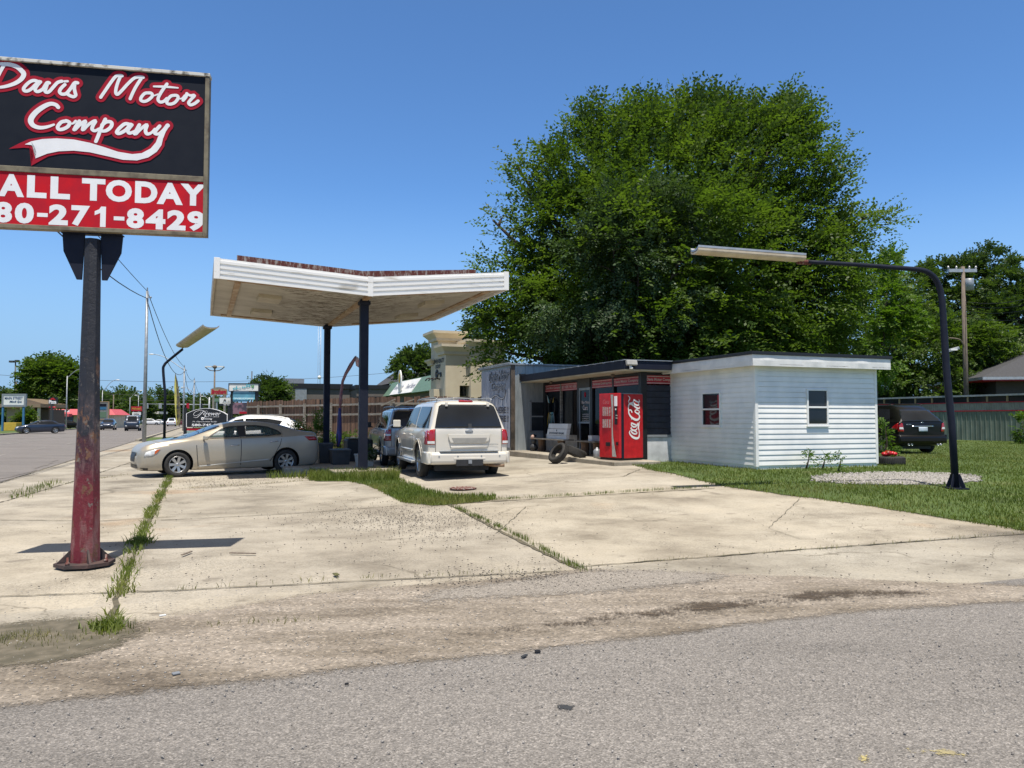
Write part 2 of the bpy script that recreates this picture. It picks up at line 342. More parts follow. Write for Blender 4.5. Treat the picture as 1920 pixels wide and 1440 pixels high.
def m_soffit():
    m, nt, b = newmat('soffit'); b.inputs['Roughness'].default_value = .85
    c = ramp(nt, noise(nt, coords(nt), 1.2, 5), [(.3, (.37, .335, .28)), (.6, (.50, .465, .40))])
    pk = ramp(nt, noise(nt, coords(nt, scale=(1.3, 6, 1)), 2.6, 7, .75), [(.515, 0), (.53, 1)])
    sx = N(nt, 'SeparateXYZ'); nt.links.new(coords(nt), sx.inputs[0]); ab = N(nt, 'Math', operation='ABSOLUTE'); nt.links.new(sx.outputs[0], ab.inputs[0]); nn_ = N(nt, 'Math', operation='MULTIPLY_ADD'); nt.links.new(noise(nt, coords(nt), .9, 3), nn_.inputs[0]); nn_.inputs[1].default_value = 3.5; nt.links.new(ab.outputs[0], nn_.inputs[2])
    zone = ramp(nt, nn_.outputs[0], [(.0, 1), (1, 1)]); zr_ = N(nt, 'MapRange'); zr_.inputs[1].default_value = 4.4; zr_.inputs[2].default_value = 2.9; nt.links.new(nn_.outputs[0], zr_.inputs[0]); zone = zr_.outputs[0]; mm = N(nt, 'Math', operation='MULTIPLY'); nt.links.new(pk, mm.inputs[0]); nt.links.new(zone, mm.inputs[1])
    c = mix(nt, mm.outputs[0], c, (.10, .07, .045)); nt.links.new(c, b.inputs['Base Color']); bump(nt, mm.outputs[0], .4, .01, b); return m
def m_rusttop():
    m, nt, b = newmat('rusttop'); b.inputs['Roughness'].default_value = .8
    c = ramp(nt, noise(nt, coords(nt, scale=(1, 1, .25)), 14, 6, .8), [(.40, (.09, .015, .012)), (.5, (.11, .03, .02)), (.6, (.32, .29, .26))]); nt.links.new(c, b.inputs['Base Color']); return m
def m_fence():
    m, nt, b = newmat('fencewood'); b.inputs['Roughness'].default_value = .9
    v = noise(nt, coords(nt, scale=(7.5, 7.5, .12)), 1, 1); c = ramp(nt, v, [(.3, (.055, .035, .024)), (.5, (.125, .07, .045)), (.7, (.20, .12, .08))])
    f = ramp(nt, noise(nt, coords(nt, scale=(8, 8, .7)), 5, 5, .7), [(.3, .6), (.7, 1.25)]); nt.links.new(mix(nt, 1, c, f, 'MULTIPLY'), b.inputs['Base Color']); return m
def m_metalwall():
    m, nt, b = newmat('greymetal'); b.inputs['Roughness'].default_value = .45; b.inputs['Metallic'].default_value = .25
    c = ramp(nt, noise(nt, coords(nt, scale=(3, 3, .35)), 2, 6, .7), [(.32, (.20, .225, .235)), (.5, (.30, .335, .35)), (.68, (.36, .39, .40)), (.8, (.5, .52, .52))])
    nt.links.new(c, b.inputs['Base Color']); return m
M['concrete'] = m_concrete(); M['asphalt'] = m_asphalt('asphalt', (.195, .181, .167)); M['mainroad'] = m_asphalt('road_surface', (.18, .165, .155), grit=.6); M['dirt'] = m_dirt(); M['turf'] = m_soil()
M['leaf'] = m_leaf('leaf', (.046, .088, .015), (.078, .134, .021), (.115, .178, .030), .48); M['leafgrey'] = m_leaf('leaf_grey', (.035, .06, .025), (.05, .09, .035), (.08, .13, .05), .3)
M['leafdark'] = m_leaf('leaf_dark', (.034, .068, .017), (.06, .104, .026), (.09, .14, .036), .42, .3); M['leafbright'] = m_leaf('leaf_bright', (.05, .09, .015), (.09, .17, .02), (.14, .23, .03))
M['grass'] = m_leaf('grass_blade', (.085, .12, .02), (.135, .175, .032), (.22, .22, .07), .4, .5); M['drygrass'] = m_leaf('dry_blade', (.12, .13, .05), (.20, .19, .08), (.30, .27, .14), .3, 2)
M['poleflake'] = m_poleflake('pole_paint', (.013, .016, .026), (.15, .009, .02), 1.45, 2.1); M['soffit'] = m_soffit(); M['rusttop'] = m_rusttop(); M['fencewood'] = m_fence(); M['greymetal'] = m_metalwall()
M['weathertrim'] = pm('weathertrim', (.62, .60, .54), (.09, .08, .06), scale=9, rough=.8, lo=.36, hi=.5)
M['stucco'] = pm('stucco', (.60, .53, .40), (.53, .46, .34), scale=1, rough=.9, bmp=.2, bscale=60)
M['stone'] = pm('stone_chip', (.42, .40, .37), (.18, .17, .16), scale=25, rough=.9); M['darkstone'] = pm('dark_chip', (.10, .09, .08), (.05, .045, .04), scale=25, rough=.9)

def feather(name, src, k=.55, nscale=3.0):
    """copy of a ground material whose sheet wears away raggedly towards its border (attribute 'edge', 0 at the border)"""
    m = M[src].copy(); m.name = name; nt = m.node_tree; out = nt.nodes['Material Output']; b = nt.nodes['Principled BSDF']
    at_ = N(nt, 'Attribute', attribute_name='edge'); co = coords(nt); n1 = noise(nt, co, nscale, 7, .75); n2 = noise(nt, co, 45, 3, .8)
    a = N(nt, 'Math', operation='ADD'); nt.links.new(n1, a.inputs[0]); nt.links.new(n2, a.inputs[1])
    s = N(nt, 'Math', operation='MULTIPLY_ADD'); nt.links.new(a.outputs[0], s.inputs[0]); s.inputs[1].default_value = -k; s.inputs[2].default_value = k*.72
    t = N(nt, 'Math', operation='ADD'); nt.links.new(at_.outputs['Fac'], t.inputs[0]); nt.links.new(s.outputs[0], t.inputs[1])
    nt.links.new(ramp(nt, t.outputs[0], [(.10, 0), (.30, 1)]), b.inputs['Alpha']); M[name] = m; return m
# ---------------- writing ----------------
def glyphs(s, x0, x1, z0, z1, mb_faces, bold=0.0, shear=0.0):
    """string as filled letter shapes fitted to the box; appended as (2D verts, tris)"""
    if s == '1':
        P = [(.36, 0), (.66, 0), (.66, 1), (.40, 1), (.30, .86), (.06, .76), (.06, .56), (.36, .68)]
        mb_faces.append((np.array([(x0+(x1-x0)*(a-.06)/.60, z0+(z1-z0)*b) for a, b in P]), [[0, 1, 2, 3, 7], [3, 4, 5, 6, 7]])); return
    cu = bpy.data.curves.new('t', 'FONT'); cu.body = s; cu.size = 1; cu.offset = bold; cu.shear = shear; cu.resolution_u = 4
    o = bpy.data.objects.new('t', cu); COL.objects.link(o); bpy.context.view_layer.update()
    me = bpy.data.meshes.new_from_object(o.evaluated_get(bpy.context.evaluated_depsgraph_get()))
    V = np.array([v.co[:2] for v in me.vertices]); F = [list(p.vertices) for p in me.polygons]
    bpy.data.objects.remove(o); bpy.data.curves.remove(cu); bpy.data.meshes.remove(me)
    if len(V) == 0: return
    mn, mx = V.min(0), V.max(0); sp = np.maximum(mx-mn, 1e-6)
    mb_faces.append((np.column_stack([x0+(V[:, 0]-mn[0])/sp[0]*(x1-x0), z0+(V[:, 1]-mn[1])/sp[1]*(z1-z0)]), F))
def lettering(name, items, y, mat, parent, bold=.02, shear=0, side=-1, axis='y', off=None):
    """items: (string,x0,x1,z0,z1) on the local plane y (or x) = const"""
    L = []
    for it in items: glyphs(it[0], *it[1:5], L, bold, shear)
    bm = bmesh.new()
    for V, F in L:
        vs = [bm.verts.new((v[0], y, v[1]) if axis == 'y' else (y, -v[0] if side < 0 else v[0], v[1])) for v in V]
        for f in F:
            try: bm.faces.new([vs[i] for i in f])
            except Exception: pass
    me = bpy.data.meshes.new(name); bm.to_mesh(me); bm.free(); return link_mesh(name, me, mat, parent)
def ribbon(bm, pts, w, fn, z0=0.0, mi=0):
    """a pen stroke: 2D points with widths -> strip with round ends. fn(x,y,lift)->3D"""
    P = [Vector((p[0], p[1])) for p in pts]; Wd = [p[2] if len(p) > 2 else w for p in pts]
    Q = catmull([Vector((p.x, p.y, q)) for p, q in zip(P, Wd)], 5); n = len(Q); L = []; Rr = []
    for i, q in enumerate(Q):
        d = (Q[min(i+1, n-1)]-Q[max(i-1, 0)]).to_2d()
        if d.length < 1e-9: d = Vector((1, 0))
        d.normalize(); nn = Vector((-d.y, d.x))*q.z/2; lift = z0+.0006*i/n
        L.append(bm.verts.new(fn(q.x+nn.x, q.y+nn.y, lift))); Rr.append(bm.verts.new(fn(q.x-nn.x, q.y-nn.y, lift)))
    for i in range(n-1): bm.faces.new((L[i], L[i+1], Rr[i+1], Rr[i])).material_index = mi
    for q, lift in ((Q[0], z0-.0001), (Q[-1], z0+.0007)):
        vs = [bm.verts.new(fn(q.x+cos(a*pi/6)*q.z/2, q.y+sin(a*pi/6)*q.z/2, lift)) for a in range(12)]; bm.faces.new(vs).material_index = mi
def strokes(name, ST, w, fn, mat, parent, z0=0, grow=0):
    bm = bmesh.new()
    for k, st in enumerate(ST):
        pts = [(p[0], p[1], (p[2] if len(p) > 2 else w)+grow) for p in st]
        ribbon(bm, pts, w+grow, fn, z0+.00015*k)
    me = bpy.data.meshes.new(name); bm.to_mesh(me); bm.free(); return link_mesh(name, me, mat, parent)
def plate(name, pts3, mat, parent):
    bm = bmesh.new(); f = bm.faces.new([bm.verts.new(p) for p in pts3]); bmesh.ops.triangulate(bm, faces=[f])
    me = bpy.data.meshes.new(name); bm.to_mesh(me); bm.free(); return link_mesh(name, me, mat, parent)
# ================= GROUND =================
def jag(poly, amp, step=.5, seed=1, keep=()):
    """add small irregularities to a polygon's edges"""
    rr = random.Random(seed); out = []
    for i, a in enumerate(poly):
        b = poly[(i+1) % len(poly)]; d = sqrt((b[0]-a[0])**2+(b[1]-a[1])**2); n = max(1, int(d/step)) if d < 60 else 1
        if i in keep: n = 1
        for k in range(n):
            t = k/n; j = amp if k else amp*.3
            out.append((a[0]+(b[0]-a[0])*t+rr.uniform(-j, j), a[1]+(b[1]-a[1])*t+rr.uniform(-j, j)))
    return out
def sheet(name, poly, off, mat, kind='structure', res=.8, far=70, label=None, cat=None, fw=0):
    border = list(poly)
    bm = bmesh.new(); f = bm.faces.new([bm.verts.new((x, y, 0)) for x, y in poly]); bmesh.ops.triangulate(bm, faces=[f])
    xs = [p[0] for p in poly]; ys = [p[1] for p in poly]
    for ax in (0, 1):
        a, b = (max(min(xs), -15), min(max(xs), 20)) if ax == 0 else (max(min(ys), 4), min(max(ys), 32))
        t = math.floor(a/res)*res
        while t < b:
            if t > a:
                no = (1, 0, 0) if ax == 0 else (0, 1, 0)
                bmesh.ops.bisect_plane(bm, geom=bm.verts[:]+bm.edges[:]+bm.faces[:], plane_co=(t, t, 0), plane_no=no, dist=1e-5)
            t += res
    if fw:
        lay = bm.verts.layers.float.new('edge'); A_ = np.array(border); B_ = np.roll(A_, -1, 0); D_ = B_-A_; LL_ = np.maximum((D_**2).sum(1), 1e-9)
        for v in bm.verts:
            q = np.array([v.co.x, v.co.y]); t_ = np.clip(((q-A_)*D_).sum(1)/LL_, 0, 1); v[lay] = min(1, float(np.sqrt((((A_+D_*t_[:, None])-q)**2).sum(1)).min())/fw)
    for v in bm.verts: v.co.z = g(v.co.x, v.co.y)+off
    bmesh.ops.recalc_face_normals(bm, faces=bm.faces)
    if sum(f.normal.z for f in bm.faces) < 0: bmesh.ops.reverse_faces(bm, faces=bm.faces)
    me = bpy.data.meshes.new(name); bm.to_mesh(me); bm.free(); o = link_mesh(name, me, mat); tag(o, label, cat, None, kind); return o
# base terrain out to the horizon
gx = sorted(set([-3500, -1500, -700, -350, -180, -100, -60, -40, -28]+[x*.8 for x in range(-25, 34)]+[30, 40, 60, 100, 180, 350, 700, 1500, 3500]))
gy = sorted(set([-300, -100, -40, -15, -5]+[y*.8 for y in range(0, 50)]+[45, 60, 90, 140, 220, 400, 800, 1600, 4500]))
V = [(x, y, g(x, y)-.035) for y in gy for x in gx]; nx = len(gx)
F = [(j*nx+i, j*nx+i+1, (j+1)*nx+i+1, (j+1)*nx+i) for j in range(len(gy)-1) for i in range(nx-1)]
tag(npmesh('ground', V, F, M['turf']), kind='structure')
ROADL, ROADR = -18.8, -4.75
sheet('main_road', [uv(ROADL, -60), uv(ROADR, -60), uv(ROADR, 900), uv(ROADL, 900)], -.012, M['mainroad'])
sheet('side_street', [uv(-4.75, -30), uv(200, -30), uv(200, 5.2), uv(8, 5.2), uv(4, 5.3), uv(1, 5.4), uv(-1.6, 5.5), uv(-4.75, 5.6)], .004, M['asphalt'])
sheet('concrete_lot', [uv(-4.75, 4.0), uv(30, 4.0), uv(30, 14), uv(8, 40), uv(-2.2, 46), uv(-4.75, 46)], -.008, M['concrete'])
sheet('far_pavement', [uv(-4.75, 46), uv(-2.4, 46), uv(-2.4, 300), uv(-4.75, 300)], -.010, M['concrete'])
sheet('far_kerb', [uv(-19.1, 20), uv(-18.75, 20), uv(-18.75, 600), uv(-19.1, 600)], .10, M['concrete'])
kb = MB()
def kerbline(u0, u1, v0, v1, h): 
    a, b = uv(u0, v0), uv(u0, v1)
    kb.prism([uv(u0, v0), uv(u1, v0), uv(u1, v1), uv(u0, v1)], 'z', -.05, h)
kerbline(-19.05, -18.8, 22, 260, .13); kerbline(-4.75, -4.5, 60, 260, .13)
tag(kb.build('kerb', M['concrete']), kind='structure')
# painted lines on the main road
pl = MB()
for v0 in range(10, 330, 9):
    for u in (-8.4, -15.3): pl.prism([uv(u, v0), uv(u+.12, v0), uv(u+.12, v0+3), uv(u, v0+3)], 'z', -.011, -.006)
for u in (-11.7, -11.9): pl.prism([uv(u, 6), uv(u+.1, 6), uv(u+.1, 340), uv(u, 340)], 'z', -.011, -.006)
tag(pl.build('road_marking', pm('linepaint', (.34, .31, .26), (.20, .19, .17), scale=2)), kind='structure')
# dirt and grit washed along the edge of the side street
feather('dirt_f', 'dirt', .7, 1.6); M['grit'] = m_asphalt('loose_grit', (.25, .225, .195)); feather('grit_f', 'grit', 1.3, 10); M['damp'] = pm('damp_soil', (.15, .13, .095), (.09, .08, .055), scale=8, rough=1, bmp=.5); feather('damp_f', 'damp', 1.1, 5)
M['tracks'] = pm('dark_tracks', (.10, .075, .05), (.05, .038, .028), scale=9, rough=1, stretch=(1, 4, 1)); feather('tracks_f', 'tracks', 1.0, 2.2)
dl = [gnd(-300, 1375), gnd(0, 1352), gnd(300, 1322), gnd(600, 1285), gnd(840, 1256), gnd(1060, 1232), gnd(1280, 1208), gnd(1500, 1176), gnd(1700, 1155), gnd(1930, 1140), gnd(2150, 1130)]
dt = [gnd(2150, 1086), gnd(1930, 1092), gnd(1700, 1084), gnd(1500, 1074), gnd(1330, 1068), gnd(1180, 1064), gnd(1080, 1060), gnd(1000, 1071), gnd(860, 1084), gnd(700, 1094), gnd(560, 1108), gnd(430, 1128), gnd(290, 1152), gnd(200, 1166), gnd(60, 1176), gnd(-60, 1182), gnd(-300, 1195)]
sheet('dirt_verge', dl+dt, .009, M['dirt_f'], res=.15, fw=.55)
sheet('damp_patch', [gnd(-120, 1180), gnd(60, 1154), gnd(200, 1146), gnd(330, 1158), gnd(315, 1198), gnd(200, 1242), gnd(70, 1272), gnd(-120, 1280)], .013, M['damp_f'], res=.1, fw=.45)
sheet('grit_patch', [gnd(1100, 1062), gnd(1250, 1062), gnd(1460, 1076), gnd(1360, 1105), gnd(1120, 1128), gnd(860, 1140), gnd(640, 1160), gnd(780, 1100), gnd(1000, 1074)], .013, M['grit_f'], res=.15, fw=.5)
sheet('tyre_tracks', [gnd(700, 1205), gnd(900, 1165), gnd(1200, 1130), gnd(1500, 1098), gnd(1800, 1100), gnd(1850, 1125), gnd(1500, 1150), gnd(1200, 1185), gnd(900, 1215)], .016, M['tracks_f'], res=.15, fw=.7)
sheet('dark_puddle', jag([gnd(-20, 873), gnd(60, 853), gnd(110, 862), gnd(60, 884), gnd(-20, 903)], .1, .7, 9), -.003, M['mainroad'], res=.6)
# lawn at the right and behind the shop
LAWN = [gnd(1168, 868), gnd(1215, 882), gnd(1290, 898), gnd(1345, 912), gnd(1420, 922), gnd(1500, 934), gnd(1600, 947), gnd(1700, 962), gnd(1800, 978), gnd(1925, 998), (9.5, 11), (16, 13.5), (60, 28), (140, 60), (140, 160), (4, 160), (.6, 40), (.9, 27.6), (3.2, 22.3)]
feather('turf_f', 'turf', .8, 5); sheet('lawn', jag(LAWN, .09, .22, 4, keep=(10, 11, 12, 13, 14, 15, 16, 17, 18)), .006, M['turf_f'], res=.35, fw=.35)
STRIP = [gnd(572, 899), gnd(600, 893), gnd(660, 891), gnd(735, 891), gnd(760, 903), gnd(800, 919), gnd(850, 930), gnd(930, 930), gnd(930, 938), gnd(850, 947), gnd(810, 949), gnd(755, 944), gnd(722, 928), gnd(688, 911), gnd(650, 903), gnd(590, 903)]
sheet('grass_strip', jag(STRIP, .06, .2, 6), .006, M['turf_f'], res=.15, fw=.2)
sheet('far_lawn', [uv(-60, 78), uv(-19.2, 78), uv(-19.2, 128), uv(-60, 128)], .02, M['turf'])
sheet('far_verge', [uv(-4.4, 60), uv(-2.6, 60), uv(-2.6, 72), uv(-4.4, 72)], .02, M['turf'])
# slab joints and cracks as thin dark ribbons
jm = pm('joint', (.07, .065, .045), (.14, .12, .08), scale=9, rough=1)
def pathpts(px, seed, amp=.015, step=.12):
    rr = random.Random(seed); P = [gnd(*p) if p[0] > -900 else p for p in px]; out = []
    for a, b in zip(P, P[1:]):
        d = sqrt((b[0]-a[0])**2+(b[1]-a[1])**2); n = max(1, int(d/step))
        for k in range(n): t = k/n; out.append((a[0]+(b[0]-a[0])*t+rr.uniform(-amp, amp), a[1]+(b[1]-a[1])*t+rr.uniform(-amp, amp)))
    out.append(P[-1]); return out
JO = [([(1105, 1077), (850, 950)], .035), ([(850, 950), (745, 905), (700, 880)], .04), ([(195, 1190), (250, 1040), (322, 893)], .03), ([(0, 1118), (360, 1105), (1105, 1068)], .016), ([(1085, 1062), (1500, 1030), (1925, 1000)], .022),
      ([(840, 945), (1300, 918), (1340, 915)], .03), ([(300, 975), (560, 962), (745, 948)], .018), ([(330, 917), (600, 899)], .02), ([(0, 942), (130, 905), (250, 865)], .02), ([(0, 925), (240, 905)], .015), ([(0, 975), (200, 976), (330, 968)], .02),
      ([(860, 917), (1170, 893), (1200, 880)], .014), ([(0, 905), (150, 858), (300, 812)], .03), ([(930, 1000), (965, 970), (985, 950)], .008), ([(1500, 935), (1440, 990), (1500, 1010)], .006), ([(870, 1092), (560, 1115), (380, 1175)], .008)]
bm = bmesh.new()
for k, (px, w) in enumerate(JO):
    P = pathpts(px, k); rr = random.Random(k); L = []
    for i, p in enumerate(P):
        a, b = P[max(i-1, 0)], P[min(i+1, len(P)-1)]; d = Vector((b[0]-a[0], b[1]-a[1])).normalized(); ww = w*rr.uniform(.35, 1.05); z = g(*p)+.001+.0002*k
        L.append((bm.verts.new((p[0]-d.y*ww, p[1]+d.x*ww, z)), bm.verts.new((p[0]+d.y*ww, p[1]-d.x*ww, z))))
    for a, b in zip(L, L[1:]): bm.faces.new((a[0], b[0], b[1], a[1]))
me = bpy.data.meshes.new('pavement_joint'); bm.to_mesh(me); bm.free(); tag(link_mesh('pavement_joint', me, jm), kind='structure')
# worn paint / stains on the asphalt
feather('stain_f', 'darkgrey', .9, 12); sheet('road_stain', [gnd(1030, 1316), gnd(1095, 1322), gnd(1080, 1340), gnd(1035, 1336)], .0075, M['stain_f'], res=.05, fw=.08)
M['roadpaint'] = pm('old_yellow', (.5, .42, .16), (.3, .26, .15), scale=9); feather('paint_f', 'roadpaint', 1.6, 9); sheet('worn_paint', [gnd(1560, 1405), gnd(1640, 1400), gnd(1880, 1392), gnd(1880, 1425), gnd(1600, 1450)], .0075, M['paint_f'], res=.05, fw=.12)
# loose stones
def stones(name, pts, s0, s1, mat, label, flatz=.6):
    n = len(pts); base = np.array([(1, 0, 0), (-.6, .9, 0), (-.5, -.8, 0), (.1, .1, 1), (.2, .7, .5), (.0, -.3, -.5)], float); F0 = np.array([(0, 4, 3), (4, 1, 3), (1, 2, 3), (2, 0, 3), (0, 1, 4), (0, 5, 1), (1, 5, 2), (2, 5, 0)])
    P = np.array([(x, y, g(x, y)+.012) for x, y in pts]); a = rng.uniform(0, 6.28, n); s = rng.uniform(s0, s1, n)
    B = base[None]+rng.uniform(-.25, .25, (n, 6, 3)); B = B*s[:, None, None]; B[:, :, 2] *= flatz
    X = B[:, :, 0]*np.cos(a)[:, None]-B[:, :, 1]*np.sin(a)[:, None]; Y = B[:, :, 0]*np.sin(a)[:, None]+B[:, :, 1]*np.cos(a)[:, None]
    VV = np.stack([X, Y, B[:, :, 2]], 2)+P[:, None, :]; FF = (F0[None]+np.arange(n)[:, None, None]*6).reshape(-1, 3)
    return tag(npmesh(name, VV.reshape(-1, 3), FF, mat), label, 'gravel', kind='stuff')
def scatter_px(n, x0, x1, y0, y1): return [gnd(random.uniform(x0, x1), random.uniform(y0, y1)) for _ in range(n)]
def scatter_poly(n, c, sx, sy):
    out = []
    for _ in range(n):
        u, v = random.gauss(0, 1), random.gauss(0, 1); p = gnd(c[0]+u*sx, min(max(c[1]+v*sy, 895), 1400)); out.append(p)
    return out
dark = scatter_poly(900, (760, 970), 95, 14)+scatter_poly(500, (420, 905), 60, 8)+scatter_poly(350, (1000, 1085), 110, 10)+scatter_px(350, 100, 1900, 960, 1110)+scatter_poly(200, (800, 1000), 80, 18)
dark += [(x+random.gauss(0, .25), y+random.gauss(0, .25)) for x, y in dark]
stones('loose_gravel', dark, .004, .013, M['darkstone'], 'dark loose chippings scattered over the pale concrete slabs')
stones('road_grit', scatter_px(1600, 0, 1920, 1100, 1300)+scatter_px(500, 0, 1920, 1200, 1440), .003, .010, M['stone'], 'small pale stones strewn along the dirt edge of the street')
gp = []
while len(gp) < 7000:
    a, b = random.uniform(-1, 1), random.uniform(-1, 1)
    if a*a+b*b < random.uniform(.15, 1.2): gp.append(gnd(1680+a*160, 898+b*12))
stones('gravel_patch', gp, .02, .05, M['stone'], 'patch of pale grey gravel in the grass before the white annex')

# ================= GRASS =================
def blades(name, P, h, w, mat, label, cat='grass', lean=.35, kind='stuff'):
    n = len(P); P = np.asarray(P, float); a = rng.uniform(0, 6.28, n); hh = rng.uniform(.5, 1.2, n)*h; l = rng.uniform(0, lean, n)*hh; b = rng.uniform(0, 6.28, n)
    ww = w*rng.uniform(.6, 1.3, n); dx, dy = np.cos(a)*ww/2, np.sin(a)*ww/2
    zz = np.array([g(x, y) for x, y in P])+.004; Z = np.zeros(n)
    A = np.stack([P[:, 0]-dx, P[:, 1]-dy, zz], 1); B = np.stack([P[:, 0]+dx, P[:, 1]+dy, zz], 1)
    mx, my = P[:, 0]+np.cos(b)*l*.35, P[:, 1]+np.sin(b)*l*.35
    C = np.stack([mx+dx*.8, my+dy*.8, zz+hh*.55], 1); D = np.stack([mx-dx*.8, my-dy*.8, zz+hh*.55], 1)
    E = np.stack([P[:, 0]+np.cos(b)*l, P[:, 1]+np.sin(b)*l, zz+hh], 1)
    V = np.stack([A, B, C, D, E], 1).reshape(-1, 3); i = np.arange(n)[:, None]*5
    F = np.concatenate([i+np.array([[0, 1, 2]]), i+np.array([[0, 2, 3]]), i+np.array([[3, 2, 4]])])
    return tag(npmesh(name, V, F, mat), label, cat, kind=kind)
def inpoly(x, y, P):
    c = False; n = len(P)
    for i in range(n):
        a, b = P[i], P[i-1]
        if (a[1] > y) != (b[1] > y) and x < (b[0]-a[0])*(y-a[1])/(b[1]-a[1])+a[0]: c = not c
    return c
pts = []; R0 = gnd(1680, 898)
while len(pts) < 75000:
    y = 9.5+(random.random()**1.35)*34; x = random.uniform(3, min(.69*y+1.5, 32))
    if not inpoly(x, y, LAWN): continue
    if sin(x*1.7+y)*sin(y*1.3-x*.6)+random.random()*1.6 < -.1: continue
    if sin(x*.9+2)*sin(y*.8+1)+sin(x*2.1-y*1.3)*.35+random.random()*2.2 < .15: continue
    dxy = ((x-R0[0])/1.9)**2+((y-R0[1])/1.5)**2
    if dxy < random.uniform(.35, 1.0) and random.random() < .9: continue
    pts.append((x, y))
blades('lawn_grass', pts, .065, .014, M['grass'], 'mown green lawn grass beside and in front of the white annex', lean=.8)
sp = []
while len(sp) < 6500:
    p = gnd(random.uniform(560, 930), random.uniform(866, 950))
    if inpoly(p[0], p[1], STRIP): sp.append(p)
blades('strip_grass', sp, .085, .013, M['grass'], 'curved strip of long green grass growing between the concrete slabs', lean=.7)
hp = [gnd(random.uniform(580, 748), random.uniform(889, 902)) for _ in range(2600)]+[gnd(random.uniform(500, 600), random.uniform(893, 898)) for _ in range(250)]
blades('tall_grass', hp, .21, .016, M['grass'], 'tall bright grass in front of the canopy island kerb', lean=.7)
def along(px, n, amp, seed=1):
    P = pathpts(px, seed, 0, .05); out = []; rr = random.Random(seed)
    while len(out) < n:
        t = rr.random(); p = P[int(t*(len(P)-1))]
        if sin(t*37+seed)+sin(t*91+seed*2)+rr.uniform(-.8, 1.6) < 0: continue
        out.append((p[0]+rr.gauss(0, amp), p[1]+rr.gauss(0, amp)))
    return out
ta = along([(200, 1190), (225, 1110), (250, 1040), (285, 960), (320, 893)], 1700, .05, 3)+[(gnd(200, 1182)[0]+random.gauss(0, .07), gnd(200, 1182)[1]+random.gauss(0, .06)) for _ in range(220)]+[(gnd(262, 1018)[0]+random.gauss(0, .07), gnd(262, 1018)[1]+random.gauss(0, .09)) for _ in range(180)]
blades('joint_weeds', ta, .085, .013, M['grass'], 'ragged line of weeds in the slab joint running from the sign to the sedan', 'weeds', lean=1.3)
tb = along([(1105, 1077), (980, 1010), (850, 950)], 900, .03, 5)+along([(840, 943), (1100, 928), (1330, 914)], 700, .03, 6)
blades('crack_grass', tb, .06, .007, M['grass'], 'thin green grass growing out of the diagonal crack in mid lot', 'weeds')
tc = along([(340, 1106), (700, 1085), (1060, 1068)], 110, .03, 9)+along([(1100, 1062), (1925, 1000)], 130, .025, 8)+along([(0, 925), (240, 890)], 300, .08, 4)+along([(860, 940), (1300, 915)], 200, .05, 12)+along([(380, 1175), (600, 1165)], 60, .04, 2)+along([(0, 1200), (100, 1195)], 160, .06, 2)+along([(0, 1215), (260, 1185)], 120, .12, 5)+along([(330, 917), (600, 899)], 250, .04, 3)
blades('dry_weeds', tc, .05, .006, M['drygrass'], 'sparse dry weeds sprouting along the cross joints of the concrete', 'weeds', lean=1)
ty = along([(100, 905), (30, 935)], 250, .12, 2)+[p for p in along([(590, 800), (500, 830)], 1, .1)]
blades('verge_weeds', ty, .10, .012, M['grass'], 'low green weeds on the pavement left of the rusty pole', 'weeds')

